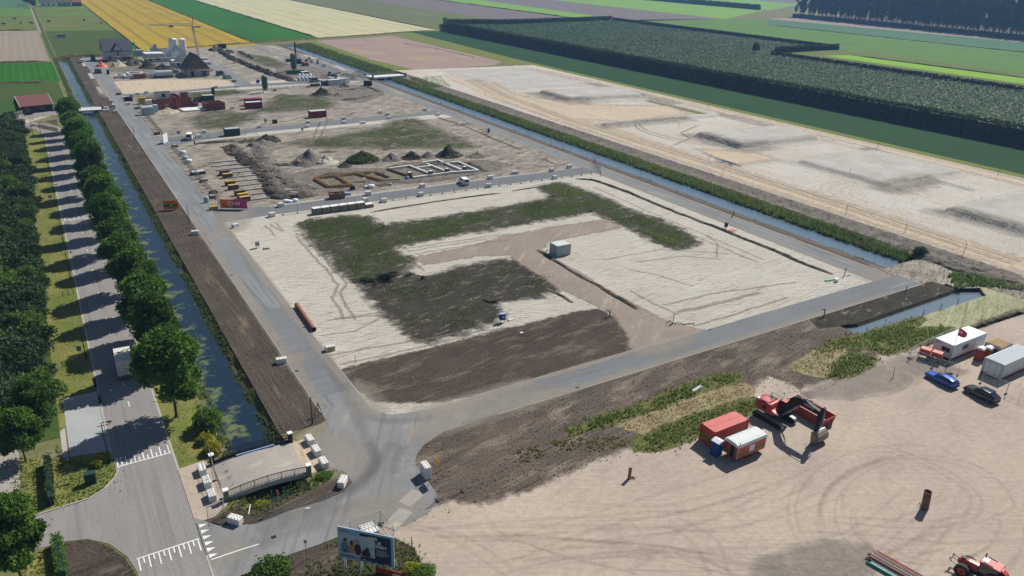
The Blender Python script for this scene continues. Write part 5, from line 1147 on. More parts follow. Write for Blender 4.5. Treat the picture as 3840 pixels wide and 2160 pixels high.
# verge grass
P = scatter([(-5.6, 106.2), (-0.4, 106.2), (-0.4, 240), (-5.6, 240)], 14, 101); props(tufts('verge_grass', P, 0.06, 0.045, 'grass_dry', 102, 3, z=0.02, tintf=lambda x, y: np.clip(0.15 + 0.75 * fbm(x, y, 7, 3) + (x + 3) * 0.06, 0, 1)), 'dry yellowing grass verge between brick road and shrubs', 'grass')
P = scatter([(6.7, 82.6), (11.3, 82.6), (11.3, 285), (6.6, 285)], 16, 103, 4, 0.4); props(tufts('verge_grass', P, 0.09, 0.045, 'grass_lush', 104, 3, z=0.02), 'grass strip under the row of roadside trees', 'grass')
P = np.concatenate([scatter([(-5.8, 94.8), (-4.5, 90.9), (-0.2, 90.1), (0.1, 86.5), (-0.4, 84.0), (-1.6, 82.5), (-3.2, 81.5), (-6.4, 81.3)], 14, 105, 3, 0.38), scatter([(-9.5, 93.8), (-7.3, 91.5), (-7.2, 81.7), (-9.3, 81.3), (-11.0, 85.5)], 14, 106)]); props(tufts('verge_grass', np.concatenate([P, fray(P, 1.0, 8)]), 0.13, 0.055, 'grass_lush', 107, 4, z=0.03), 'rough grass round the green cabinet by the side street', 'grass')
P = scatter([(-10.3, 75.9), (-7.2, 75.0), (-7.2, 69.7), (-10.3, 71.5)], 14, 108); props(tufts('verge_grass', P, 0.13, 0.06, 'grass_dry', 109, 4, z=0.03), 'brownish grass beside the clipped box hedge', 'grass')
P = np.concatenate([scatter([(12.9, 72.0), (16.5, 72.8), (19.8, 73.7), (22.8, 72.9), (20.8, 71.6), (16.8, 70.0), (12.2, 69.3)], 12, 110, 3, 0.4), scatter([(10.0, 73.6), (13.0, 72.7), (12.2, 69.5), (10.2, 71.0)], 10, 111, 3, 0.4)]); P = np.concatenate([P, fray(P, 0.5, 9)]); P = P[~((P[:, 0] > 9.8) & (P[:, 0] < 20) & (P[:, 1] > 73.6))]; props(tufts('rough_growth', P, 0.22, 0.055, 'grass_lush', 112, 4, z=0.06), 'rough weeds on the bank round the road bridge', 'weeds')
P = np.concatenate([scatter([(13.4, 58.8), (16.5, 61.4), (18.7, 61.6), (17.1, 56.7)], 9, 113, 3, 0.46), scatter([(17.7, 59.5), (24.0, 58.6), (25.4, 57.0), (24.8, 52.4), (16.6, 56.2)], 16, 114, 3, 0.3)]); P = np.concatenate([P, fray(P, 0.5, 10)]); props(tufts('rough_growth', P, 0.26, 0.06, 'grass_lush', 115, 4, z=0.06), 'rough green growth round the billboard feet', 'weeds')
# the grassy ditch edge and straw beside the yard
ditch_row = [(52.4, 66.6), (60.0, 66.8), (66.2, 66.6), (73.6, 67.3), (82.7, 67.5), (84.4, 65.5), (82.3, 64.6), (74.2, 64.8), (66.3, 64.6), (60.1, 64.8), (52.2, 65.4)]
P = fray(scatter(ditch_row, 8, 120, 2.2, 0.36), 0.5, 1); P = np.concatenate([P, fray(P, 0.4, 11)]); props(tufts('ditch_grass', P, 0.42, 0.06, 'grass_lush', 121, 5, z=0.02, tintf=lambda x, y: 0.15 + 0.75 * fbm(x, y, 4, 3)), 'tall dark grass along the shallow ditch beside the soil strip', 'grass')
low = [(62.4, 60.6), (69.4, 60.9), (76.1, 60.7), (81.4, 60.0), (81.2, 58.6), (77.4, 57.7), (67.4, 57.3), (60.5, 57.5), (57.7, 58.4), (58.5, 59.9)]
P = fray(scatter(low, 9, 122, 2.5, 0.33), 0.6, 2); P = np.concatenate([P, fray(P, 0.4, 12)]); props(tufts('ditch_grass', P, 0.34, 0.06, 'grass_lush', 123, 5, z=0.03, tintf=lambda x, y: 0.3 + 0.65 * fbm(x, y, 5, 3)), 'thick green grass behind the red container', 'grass')
st = [(59.0, 63.8), (68.7, 64.1), (79.4, 63.9), (83.4, 63.7), (82.6, 61.6), (74.2, 61.8), (64.7, 61.8), (60.9, 61.4)]
P = scatter(st, 14, 124, 2, 0.3); props(tufts('straw_swath', P, 0.12, 0.06, 'straw', 125, 4, z=0.03, lean=1.4), 'swath of cut dry straw between the grassy ditch and the red container', 'straw')
P = scatter([(43.3, 66.0), (50.6, 65.5), (57.2, 62.2), (58.2, 59.8), (53.4, 60.5), (49.1, 63.3), (43.0, 63.1)], 7, 126, 2.5, 0.42); props(tufts('ditch_grass', P, 0.25, 0.1, 'grass_dry', 127, 4, z=0.03), 'thin dry grass at the low end of the straw swath', 'grass')
sheet('straw_cover', st, 5.5, 'straw_mat', feather=1.2, step=1, jit=0.3, seed=5, kind='stuff')
st2 = [(94.3, 63.8), (102.0, 65.3), (106.8, 64.0), (105.7, 61.8), (98.3, 60.2), (95.8, 59.1), (93.7, 62.7)]
P = scatter(st2, 12, 128, 2, 0.35); props(tufts('straw_swath', P, 0.12, 0.06, 'straw', 129, 4, z=0.03, lean=1.4), 'patch of flattened straw in front of the orange trailer', 'straw')
sheet('straw_cover', st2, 5.5, 'straw_mat', feather=1.2, step=1, jit=0.3, seed=6, kind='stuff')
g3 = [(96.4, 58.8), (100.2, 61.0), (107.1, 62.3), (108.8, 59.0), (105.2, 58.0), (101.4, 57.5), (97.9, 57.8)]
P = fray(scatter(g3, 9, 130), 0.5, 3); P = np.concatenate([P, fray(P, 0.4, 13)]); props(tufts('ditch_grass', P, 0.42, 0.06, 'grass_lush', 131, 5, z=0.03, tintf=lambda x, y: 0.35 + 0.4 * fbm(x, y, 5, 3)), 'thick green clump of grass beside the flattened straw', 'grass')
g4 = [(108.8, 66.2), (115.4, 65.4), (123.8, 65.2), (131.8, 64.8), (127.9, 63.6), (123.1, 63.4), (132.2, 59.6), (125.7, 58.6), (116.2, 59.0), (111.9, 58.9), (110.4, 62.5), (106.2, 64.3), (101.1, 64.3), (99.6, 64.7)]
P = fray(scatter(g4, 8, 132, 4, 0.36), 0.8, 4); P = np.concatenate([P, fray(P, 0.4, 14)]); props(tufts('ditch_grass', P, 0.38, 0.06, 'grass_lush', 133, 5, z=0.03, tintf=lambda x, y: 0.2 + 0.7 * fbm(x, y, 6, 3)), 'rough green grass between the water ditch and the white cabin', 'grass')
P = scatter([(118, 57.6), (150, 57), (168, 48), (164, 56), (157, 63.8), (118, 64)], 8, 134, 1.6, 0.42); props(tufts('mown_swaths', P, 0.06, 0.05, 'straw', 135, 3, z=0.03, lean=1.6, tintf=lambda x, y: 0.25 + 0.6 * fbm(x + y * 1.5, y * 3, 6, 3)), 'mown pale grass lying in swaths behind the cabins', 'grass')
P = scatter([(150.5, 69), (157, 68), (166, 60), (168, 50), (170, 56), (160, 74), (156.5, 74.5)], 7, 136, 3, 0.3); props(tufts('reed_bed', P, 0.8, 0.13, 'reed', 137, 4, z=-0.05), 'rough reeds where the narrow ditch bends away', 'reeds')
P = scatter([(-5.5, 74.7), (-3.7, 74.1), (-2.0, 72.2), (-0.7, 69.4), (-0.0, 66.3), (-0.5, 66.7), (-1.1, 69.3), (-2.4, 72.0), (-3.9, 73.8), (-5.5, 74.2)], 14, 138); props(tufts('verge_grass', P, 0.14, 0.08, 'grass_dry', 139, 3, z=0.06), 'rim of dry grass round the dark soil bed', 'grass')

for k, q in enumerate((ditch_row, low, g3, g4)): sheet('grass_cover', q, 5.2, 'grass_mat', feather=1.2, step=1, jit=0.3, seed=150 + k, kind='stuff')

for k, (q, d_, lab) in enumerate(((rect(33, 137, 82, 171), 0.5, 'scattered soil clods on the front sand plots'), ([(34, 44), (60, 52), (110, 48), (110, 20), (60, 14), (40, 25)], 0.5, 'scattered stones and clods on the yard'), ([(27, 60), (31, 73.5), (112, 73.5), (112, 60), (90, 56), (50, 58)], 1.6, 'clods on the dark soil strip beside the road'), (rect(19.3, 25, 84, 300), 1.2, 'clods on the dark soil verge beside the canal'), (rect(33, 138, 182, 262), 0.5, 'clods and rubble on the dug building plots'))):
    P = scatter(q, d_, 400 + k, 7, 0.42); props(tufts('soil_clods', P, *((.09, .07) if k > 1 else (.045, .035)), 'clod', 410 + k, 3, z=.03, lean=.9), lab, 'soil')
def S(x, y): return (x, y)
# ================================================================ concrete blocks
def stud_mb(x, y, z, r=0.1, h=0.09): return MB().tube((x, y, z), (x, y, z + h), r, r * 0.6, n=6)
BLK = {}
def block(c, rz, label, group='white concrete stacking blocks', near=True, z=0.0, mat='white_concrete', size=(0.8, 1.56, 0.85)):
    key = (near, mat, size)
    t = thing('concrete_block', label, 'concrete block', (c[0], c[1], z), rz, group)
    if key not in BLK:
        b = MB().box((0, 0, size[2] / 2), size); me = b.build('body', mat, t, bevel=0.03)
        pts = [(x, y) for x in (-size[0] / 4, size[0] / 4) for y in np.linspace(-size[1] * 0.37, size[1] * 0.37, 4)]
        if near: st = stud_mb(0, 0, 0).build('stud', mat, t)
        else:
            m = MB()
            for x, y in pts: s = stud_mb(x, y, size[2], 0.11, 0.09); m.add(s.v, s.f)
            st = m.build('stud_pattern', mat, t, kind='stuff')
        BLK[key] = (me.data, st.data, pts)
        if near: bpy.data.objects.remove(st)
        else: return t
    else:
        link('body', BLK[key][0], None, t)
        if not near: link('stud_pattern', BLK[key][1], None, t)['kind'] = 'stuff'
    if near:
        for x, y in BLK[key][2]: o = link('stud', BLK[key][1], None, t); o.location = (x, y, size[2])
    return t
for y in (80.3, 77.65, 74.95): block((8.72, y), 0, 'white concrete block in the row of three closing the bridge, on the brick road side', 'blocks closing the road bridge')
for y in (80.1, 77.5, 74.7): block((21.65, y), 2, 'white concrete block in the row of three at the bridge end facing the asphalt junction', 'blocks closing the road bridge')
block((22.4, 70.15), -38, 'white concrete block alone on the soil tip inside the junction bend')
block((10.05, 69.55), 40, 'white concrete block alone on the soil beside the give-way triangles')
block((31.6, 66.9), 0, 'upper white concrete block of the pair stacked at the yard entrance', z=0.85); block((31.6, 66.9), 0, 'lower white concrete block of the pair stacked at the yard entrance')
block((21.9, 61.3), 90, 'white concrete block lying behind the billboard'); block((22.1, 60.4), 90, 'white concrete block against another, directly behind the billboard')
b = block((32.1, 102.5), 88, 'white concrete block with yellow painted side beside the rusty pipe')
MB().box((-0.405, 0, 0.42), (0.015, 1.2, 0.6)).build('yellow_panel', 'mud_yellow', b)
block((24.35, 102.1), 80, 'white concrete block alone on the dark soil verge near the lamp post')
block((24.05, 167.0), 80, 'white concrete block on the dark verge past the orange and green banner'); block((32.9, 168.1), -65, 'white concrete block on the sand corner below the pink banner')
far = [  # base points of the smaller, more distant ones
    ((42.15, 172.22), 'next to the first fence post by the sand corner'), ((46.13, 178.80), 'behind the fence beside the white bags'), ((66.27, 174.29), 'behind the paver stacks'), ((70.36, 171.94), 'lying low in front of the fence right of the paver stacks'), ((69.07, 179.51), 'on the cross road kerb near the rusty skip'), ((81.13, 173.03), 'in front of the fence, middle of the cross road'), ((85.00, 180.27), 'on the cross road kerb below the white foundations'), ((101.82, 173.16), 'in front of the fence near the white car'), ((106.34, 180.16), 'on the cross road kerb right of the white car'),
    ((116.03, 182.12), 'wide one on the sand beside the cross road'), ((127.76, 180.12), 'on the sand where the cross road meets the canal road'), ((123.78, 172.69), 'under the fence near the canal road'), ((135.20, 181.40), 'on the corner of the cross road and canal road'),
    ((83.48, 274.45), 'right of the dark red container with pale lid'), ((80.93, 267.37), 'on the near kerb below the dark red container'), ((97.88, 276.46), 'on the far kerb of the third cross road'), ((95.52, 269.27), 'on the near kerb of the third cross road'), ((101.52, 266.19), 'wide one on the sand of the third cross road'), ((115.53, 283.50), 'on the sand behind the third cross road'), ((116.74, 278.61), 'on the far kerb toward the canal road'), ((114.35, 271.54), 'on the near kerb toward the canal road'), ((135.00, 282.65), 'leaning on the corner by the canal road'), ((135.20, 271.36), 'in the middle of the canal road junction'), ((65.29, 272.49), 'on the third cross road left of the meter cabinet'),
    ((46.31, 271.00), 'on the far kerb behind the white van'), ((43.39, 264.10), 'beside the white van'), ((36.43, 356.42), 'with dark mouth beside the house plot'), ((40.16, 359.23), 'behind the block beside the house plot'), ((79.17, 364.52), 'on the far road corner near the green van'), ((69.95, 365.32), 'on the far road beyond the house plot'), ((76.13, 350.20), 'in front of the far road corner'), ((30.55, 348.03), 'left of the black bins at the far junction'), ((30.17, 333.59), 'in the far junction mouth'), ((21.43, 326.49), 'longer one closing the far bridge'), ((21.10, 321.19), 'longer one beside the far bridge rail'), ((24.13, 317.96), 'right of the far bridge'), ((24.94, 330.82), 'stacked behind the far bridge end'), ((24.95, 341.34), 'small one above the far bridge end'), ((-2.79, 301.84), 'on the far brick road near the barn'), ((65.06, 311.97), 'on the white slab beside the low brick walls'),
    ((109.23, 354.40), 'grey one left of the green crate by the far cabins'), ((112.63, 359.00), 'beside the far site fence'), ((131.28, 362.08), 'brownish one by the far site gate'), ((137.89, 373.95), 'by the far gate post'), ((144.70, 375.55), 'longer one at the white bridge approach'), ((92.09, 349.33), 'tall grey one next to the green silo on legs')]
for p, lab in far:
    c = S(*p)
    block(c, 90 + (len(lab) * 7) % 21 - 10, 'small white concrete block ' + lab, 'distant white concrete blocks', False, mat='white_concrete' if 'grey' not in lab and 'brown' not in lab else 'grey_concrete', size=(0.85, 2.1, 0.9) if ('long' in lab or 'wide' in lab) else (0.95, 1.5, 1.0))
for p, lab in (((29.38, 358.76), 'brown timber stack on the kerb beside the house plot'), ((31.92, 273.63), 'brown board stack at the fence corner near the white van'), ((81.41, 380.61), 'brown timber stack near the green van'), ((31.29, 183.22), 'mud yellow block at the fence corner left of the orange banner')):
    t = thing('timber_stack', lab, 'timber stack', S(*p), 5, 'low stacks at plot corners')
    for i in range(4): MB().box((0, 0, 0.12 + i * 0.22), (1.9, 0.9, 0.2)).build('board', 'timber_dark' if 'mud' not in lab else 'mud_yellow', t)

# ================================================================ mesh fences
FEN = {}
def panel(a, b, label, group, h=2.0, foot=True):
    d = Vector((b[0] - a[0], b[1] - a[1])); ang = math.degrees(math.atan2(d.y, d.x))
    t = thing('mesh_fence', label, 'fence', a, ang, group); L = d.length
    if not FEN:
        m = MB(); r = 0.028
        for x in (0.03, 3.47): m.tube((x, 0, 0.05), (x, 0, 2.02), r, n=5)
        for z in (0.2, 2.0): m.tube((0.03, 0, z), (3.47, 0, z), r * 0.8, n=5)
        m.tube((1.75, 0, 0.2), (1.75, 0, 2.0), r * 0.7, n=4); FEN['frame'] = m.build('frame', 'galv').data
        m = MB()
        for i in range(1, 28): m.bar((i * 0.125, 0, 0.2), (i * 0.125, 0, 2.0), 0.007, 0.007)
        for i in range(1, 7): m.bar((0.03, 0, 0.2 + i * 0.27), (3.47, 0, 0.2 + i * 0.27), 0.007, 0.007)
        FEN['wire'] = m.build('wire_mesh', 'wire').data
        FEN['foot'] = MB().box((0, 0, 0.07), (0.24, 0.7, 0.14)).build('foot', 'foot_black', bevel=0.02).data
        for o in [o for o in bpy.data.objects if o.parent is None and o.name.split('.')[0] in ('frame', 'wire_mesh', 'foot') and 'kind' not in o and 'label' not in o]: bpy.data.objects.remove(o)
    for k, nm in (('frame', 'frame'), ('wire', 'wire_mesh')):
        o = link(nm, FEN[k], None, t); o.scale.x = L / 3.5
    if foot:
        o = link('foot', FEN['foot'], None, t); o.location = (0, 0, 0)
        o = link('foot', FEN['foot'], None, t); o.location = (L, 0, 0.002)
    return t
def run(pts, label, group, step=3.5):
    for a, b in zip(pts[:-1], pts[1:]):
        L = math.dist(a, b); n = max(1, round(L / step))
        for i in range(n): panel((a[0] + (b[0] - a[0]) * i / n, a[1] + (b[1] - a[1]) * i / n), (a[0] + (b[0] - a[0]) * (i + 1) / n, a[1] + (b[1] - a[1]) * (i + 1) / n), label, group)
run([(44.8, 172.4), (140.5, 172.7)], 'wire mesh fence panel along the cross road behind the paver stacks', 'fence along the cross road')
run([(140.5, 172.7), (146.5, 184)], 'wire mesh fence panel closing off the canal road junction', 'fence at the canal road')
run([(33.6, 184.5), (33.0, 250)], 'wire mesh fence panel along the straight asphalt road beside the dug plot', 'fence along the straight road')
run([(33.2, 268), (33.0, 330)], 'wire mesh fence panel along the straight road beside the brick walls', 'fence beside the brick walls')
run([(34, 262.8), (62, 262.6)], 'wire mesh fence panel behind the white van', 'fence behind the white van', 4)
run([(84, 350), (126, 366)], 'wire mesh fence panel of the far site compound', 'fence of the far compound', 4)
run([(36, 420), (62, 425)], 'wire mesh fence panel in front of the far house', 'fence before the far house', 4.5)
run([(126, 372), (139, 368), (139, 430), (136, 470)], 'wire mesh fence panel beside the far pile driver', 'fence beside the pile driver', 4.5)
run([(113.9, 56.3), (114.1, 52.6), (115.5, 49.2)], 'wire mesh fence panel between the orange trailer and the blue car', 'fence in front of the cabins')
run([(116.3, 46.1), (116.6, 42.4), (117.0, 38.8)], 'wire mesh fence panel behind the black car', 'fence in front of the cabins')
run([(113.9, 56.4), (120.5, 56.9), (127.5, 57.2)], 'wire mesh fence panel behind the white cabin, against the mown field', 'fence behind the cabins')
run([(10.0, 81.9), (9.75, 77.9), (9.75, 74.2), (9.3, 71.0)], 'wire mesh fence panel across the bridge head behind the white blocks', 'fence across the bridge')
panel((30.76, 62.14), (34.07, 62.21), 'open wire mesh gate panel at the yard entrance, near the stacked blocks', 'yard entrance gate')
panel((23.57, 61.61), (20.11, 61.51), 'wire mesh gate panel behind the billboard', 'yard entrance gate'); panel((23.66, 61.65), (23.89, 58.70), 'wire mesh gate panel swung toward the yard behind the billboard', 'yard entrance gate')
panel((88.09, 124.19), (88.57, 121.29), 'wire mesh panel guarding the left of the grey shed', 'panels round the grey shed'); panel((88.60, 121.14), (92.08, 121.43), 'wire mesh panel guarding the front of the grey shed', 'panels round the grey shed')
for k, (a, b) in enumerate((((27.2, 63.4), (29.6, 64.6)), ((24.2, 60.6), (27.0, 62.4)))):
    props(MB().box(((a[0] + b[0]) / 2, (a[1] + b[1]) / 2, 0.045), (math.dist(a, b), 1.7, 0.05), math.degrees(math.atan2(b[1] - a[1], b[0] - a[0]))).build('road_plate', 'deck_stone'), ('pale concrete road plate at the yard gateway, next to the open gate', 'pale concrete road plate behind the billboard')[k], 'road plate')

# ================================================================ lamp posts and poles
def lamp(c, h, kind, label, group, rz=0):
    t = thing('lamp_post', label, 'lamp post', c, rz, group)
    MB().tube((0, 0, 0), (0, 0, h), 0.075, 0.05, n=8).build('pole', 'black' if kind != 'disc' else 'galv', t); MB().tube((0, 0, 0), (0, 0, 1.0), 0.1, n=8).build('base_sleeve', 'black' if kind != 'disc' else 'galv', t)
    if kind == 'arm':
        MB().bar((-0.5, 0, h - 0.4), (0.9, 0, h - 0.4), 0.06, 0.06).bar((0, 0, h), (0.9, 0, h), 0.06, 0.06).bar((0.9, 0, h - 0.45), (0.9, 0, h + 0.03), 0.06, 0.06).build('bracket', 'black', t); MB().box((0.85, 0, h - 0.08), (0.5, 0.26, 0.12)).build('lamp_head', 'black', t, bevel=0.02)
    elif kind == 'flat': MB().box((0, 0, h + 0.06), (0.55, 0.3, 0.1)).build('lamp_head', 'cast_metal', t, bevel=0.02)
    else: MB().tube((0, 0, h), (0, 0, h + 0.14), 0.36, 0.3, n=12).build('lamp_head', 'cast_metal', t)
    return t
lamp((-0.5, 87.3), 5.8, 'arm', 'black street lamp with square bracket beside the parking bay', 'lamps along the brick road')
for y in (116.6, 151.0, 173.3, 200.7, 232.2): lamp((-0.75, y), 5.4, 'arm', 'black street lamp on the grass verge opposite the tree row', 'lamps along the brick road')
for c in ((-3.2, 286.7), (-1.0, 281.1)): lamp(c, 5.2, 'arm', 'black street lamp at the far bend of the brick road', 'lamps at the bend')
for p, l in (((23.26, 83.97), 'beside the bridge junction'), ((24.31, 175.01), 'past the orange and green banner'), ((24.44, 267.38), 'beside the far plots')): lamp(S(*p), 4.2, 'flat', 'slim black lamp post on the dark soil verge ' + l, 'lamps along the straight road')
for p, l in (((147.82, 263.81), 'near the third cross road'), ((152.30, 209.61), 'near the fenced junction'), ((148.11, 313.60), 'near the white bridge'), ((146.96, 202.16), 'opposite the fence end'), ((153.00, 410.55), 'beyond the white bridge')):
    c = S(*p); lamp((147.8, c[1]), 4.4, 'disc', 'grey lamp post with round head on the canal bank ' + l, 'lamps along the canal road')
def post(c, h, r, mat, label, name='marker_post', cat='post', group='posts', lean=(0, 0)):
    return props(MB().tube((0, 0, -0.05), (lean[0], lean[1], h), r, r * 0.9, n=6).build(name, mat, loc=c), label, cat, group)
for p in ((-2.38, 143.48), (-1.53, 143.53), (-0.72, 143.61)): post(S(*p), 0.9, 0.07, 'timber_dark', 'short wooden bollard in the row of three on the grass verge', 'bollard', 'bollard', 'bollards on the verge')
for p in ((-2.70, 257.29), (-1.94, 257.24), (-1.13, 257.43)): post(S(*p), 0.9, 0.07, 'timber_dark', 'short wooden bollard in the far group on the verge', 'bollard', 'bollard', 'far bollards on the verge')
for p in ((-2.69, 228.54), (-1.73, 229.20)): post(S(*p), 0.9, 0.07, 'timber_dark', 'short wooden bollard of the pair in the middle of the verge', 'bollard', 'bollard', 'middle bollards on the verge')
for p, l in (((212.24, 258.01), 'standing in a small earth mound, middle'), ((212.96, 215.74), 'by the second dug plot'), ((218.37, 331.87), 'near the warm sand bend'), ((255.38, 322.26), 'beside the field margin, far'), ((257.15, 243.20), 'beside the field margin, near'), ((257.29, 286.16), 'on the margin track'), ((253.70, 361.77), 'beside the far margin'), ((213.97, 139.29), 'on the broad white plot'), ((175.25, 112.57), 'by the scarp track'), ((176.11, 96.43), 'in front of the swirled tracks'), ((174.79, 81.01), 'above the dark scarp, near end'), ((258.99, 116.92), 'at the near end of the field margin'), ((258.32, 159.45), 'on the margin beside the second plot'), ((173.46, 154.48), 'beside the scarp edge'), ((219.37, 388.37), 'near the white bridge road'), ((176.74, 305.42), 'beside the far scarp')):
    c = (p[0] * 0.984, p[1] * 0.984); post((c[0], c[1], 0.9), 2.3, 0.055, 'timber_dark', 'thin survey stake on the raised sand field ' + l, 'survey_stake', 'stake', 'survey stakes'); 
for p in ((105.36, 53.69),): post(S(*p), 1.7, 0.05, 'steel_rust_brown', 'thin leaning stake in the yard left of the blue car', 'survey_stake', 'stake', lean=(0.12, 0.2))
for p in ((143.75, 65.13), (138.19, 65.21), (132.20, 65.12)): post(S(*p), 1.2, 0.07, 'timber_dark', 'fence stake on the grassy bank of the narrow ditch', 'fence_stake', 'stake', 'stakes along the ditch')
post((24.96, 56.41), 1.8, 0.05, 'steel_rust_brown', 'dark thin stake beside the bushes at the billboard end', 'survey_stake', 'stake')
for p, l, ln in (((34.08, 96.71), 'on the sand near the yellow sided block', (0, 0)), ((62.22, 92.93), 'in the dark soil patch', (0, 0)), ((106.74, 171.18), 'beside the fenced road', (0, 0))): post(S(*p), 1.6, 0.04, 'timber_dark', 'thin survey stake ' + l, 'survey_stake', 'stake', 'stakes on the plots', ln)
# signs
def sign(c, h, w, hh, mat, rz, label, legs=1, back='galv', polem='galv'):
    t = thing('sign', label, 'sign', c, rz)
    for x in ((0,) if legs == 1 else (-w * 0.35, w * 0.35)): MB().tube((x, 0, 0), (x, 0, h), 0.035, n=6).build('pole', polem, t)
    MB().box((0, -0.03, h - hh / 2), (w, 0.03, hh)).build('panel', mat, t); return t
sign((32.5, 65.6), 2.9, 1.35, 1.0, 'sign_orange', 88, 'orange rectangular sign on a post beside the stacked blocks')
sign((14.75, 69.5), 2.6, 0.3, 0.45, 'red_paint', -40, 'red tipped road sign post on the bridge bank'); sign((15.05, 60.45), 2.6, 0.32, 0.4, 'cast_metal', -40, 'small grey sign on a post beside the entrance road')
sign((-1.44, 117.04), 2.2, 0.6, 0.8, 'cast_metal', -10, 'grey sign panel on the verge in the tree shade beside the lorry')
sign((-1.6, 204.0), 2.0, 0.9, 0.7, 'pipe_pale', 25, 'pale leaning sign panel on the shaded verge')
sign((37.29, 264.12), 2.6, 1.2, 0.9, 'bag_blue', 0, 'blue information sign behind the white van')
sign((32.78, 343.51), 2.2, 1.1, 0.8, 'bag_blue', 0, 'small blue sign beside the black bins')
t = thing('site_sign', 'white tall site notice board at the fence corner near the white van', 'sign', (32.54, 259.76), 60)
for i in range(4): MB().box((-1.35 + i * 0.9, 0, 1.6), (0.86, 0.06, 2.8)).build('panel', 'cabin_white', t)
for x in (-1.7, 1.7): MB().tube((x, 0.1, 0), (x, 0.1, 3.0), 0.05, n=6).build('pole', 'galv', t)
# cabinets, stubs of cable
def cabinet(c, w, d, h, z, mat, label, rz=0, cat='cabinet', roof=None):
    t = thing('meter_cabinet', label, cat, c, rz, 'utility cabinets'); MB().box((0, 0, z + h / 2), (w, d, h)).build('housing', mat, t, bevel=0.03); MB().box((0, -d / 2 - 0.012, z + h * 0.5), (w * 0.82, 0.02, h * 0.8)).build('door', mat, t, bevel=0.008)
    MB().box((0, 0, z + h + 0.03), (w + 0.08, d + 0.08, 0.06)).build('roof', roof or mat, t)
    if z > 0:
        for x in (-w / 3, w / 3): MB().tube((x, 0, 0), (x, 0, z), 0.05, n=6).build('leg', 'black', t)
    return t
cabinet((-2.67, 84.42), 1.15, 0.7, 1.35, 0.0, 'green_dark', 'dark green transformer cabinet on the grass by the side street', -6)
b = cabinet((61.45, 98.63), 1.0, 0.6, 1.1, 0.55, 'toilet_blue', 'blue meter cabinet on legs at the edge of the dark weed patch', -15, roof='bag_blue'); MB().box((0.1, -0.335, 1.15), (0.35, 0.012, 0.3)).build('notice', 'cabin_white', b)
cabinet((135.96, 117.62), 0.9, 0.6, 1.0, 0.6, 'black', 'black meter cabinet on legs beside the trench, near the pink board', 20)
cabinet((136.94, 233.86), 0.8, 0.6, 1.4, 0.4, 'toilet_blue', 'small blue cabinet beside the canal road, far'); cabinet((69.17, 278.92), 0.9, 0.6, 1.2, 0.6, 'cast_metal', 'grey cabinet on legs near the third cross road'); cabinet((72.34, 278.29), 1.6, 0.8, 1.3, 0.0, 'black', 'black cabinet box on the sand near the third cross road')
cabinet((33.83, 152.85), 0.8, 0.5, 0.8, 0.5, 'cast_metal', 'pale cabinet on legs at the sand corner by the straight road'); cabinet((77.13, 260.99), 0.8, 0.5, 0.9, 0.5, 'cast_metal', 'pale cabinet on legs among weeds below the third cross road'); cabinet((-0.32, 107.48), 0.35, 0.5, 1.2, 0, 'black', 'black litter bin on the kerb behind the lorry', 0, 'bin'); cabinet((-0.12, 102.65), 0.35, 0.5, 1.2, 0, 'black', 'black litter bin on the kerb at the parking bay', 0, 'bin')
cabinet((131.71, 83.42), 0.7, 0.5, 0.6, 0.0, 'cabin_white', 'white box on the sand corner by the canal road'); cabinet((31.56, 420.87), 1.2, 0.8, 2.0, 0.2, 'black', 'dark cabinet on legs at the far fenced corner'); cabinet((65.07, 346.90), 1.2, 0.5, 3.2, 0, 'black', 'tall dark board standing behind the brick walls')
def stub(c, pts, label):
    t = thing('cable_stub', label, 'cable', c, 0, 'loose cable ends'); 
    for p in pts: MB().path([(0, 0, -0.05)] + p, 0.07, 6).build('cable', 'black', t)
    return t
stub((79.50, 91.55), [[(-0.1, 0.1, 0.9), (-0.4, 0.2, 1.5), (-0.9, 0.3, 1.3)], [(0.05, 0.05, 1.6)], [(-1.0, 0.2, 0.1)]], 'black bent cable ends sticking from the corner of the dark soil patch')
stub((87.86, 84.32), [[(0, 0, 1.9)], [(-0.6, 0.2, 0.7), (-1.4, 0.3, 0.3)], [(0.5, -0.4, 0.3), (1.6, -1.2, 0.08), (3.4, -1.8, 0.08)], [(-0.7, -0.3, 0.2), (-1.2, -0.5, 0.05)]], 'black splayed cable ends at the sand corner beside the dirt track')
stub((114.84, 73.58), [[(0.1, 0, 0.9), (-0.2, 0.1, 1.5), (-0.8, 0.2, 1.6)], [(0.1, 0.1, 1.6)]], 'black bent cable end beside the lower asphalt road'); stub((135.86, 84.57), [[(0.1, 0, 1.4), (0.3, 0, 1.9)], [(0.2, 0.1, 1.6)], [(0.9, -0.4, 0.1), (1.6, -0.3, 0.1)], [(-0.5, -0.3, 0.3)]], 'black cable ends at the sand corner by the canal road')
stub((139.71, 73.27), [[(0.1, 0.05, 0.9), (0.2, 0, 1.3)]], 'short black cable end at the head of the dark soil island'); stub((144.79, 123.64), [[(0.2, 0, 1.2)], [(0.3, 0.2, 1.6)], [(-0.4, 0, 0.5)]], 'black cable bundle on the canal road verge'); stub((138.03, 169.42), [[(0, 0, 1.7)], [(0.3, -0.2, 0.2)]], 'short black post and cable at the fenced junction'); stub((137.21, 236.50), [[(0, 0, 1.6)], [(0.4, 0, 0.2)]], 'thin black cable end beside the far blue cabinet')
t = thing('tripod_brace', 'timber tripod brace standing by the lamp post near the junction', 'brace', (24.65, 85.64)); 
for a, b in (((-0.1, -0.5, 0), (0, 0, 2.0)), ((0.5, 0.2, 0), (0, 0, 2.0)), ((-0.4, 0.5, 0), (0, 0, 2.0))): MB().tube(a, b, 0.05, n=5).build('leg', 'timber_dark', t)

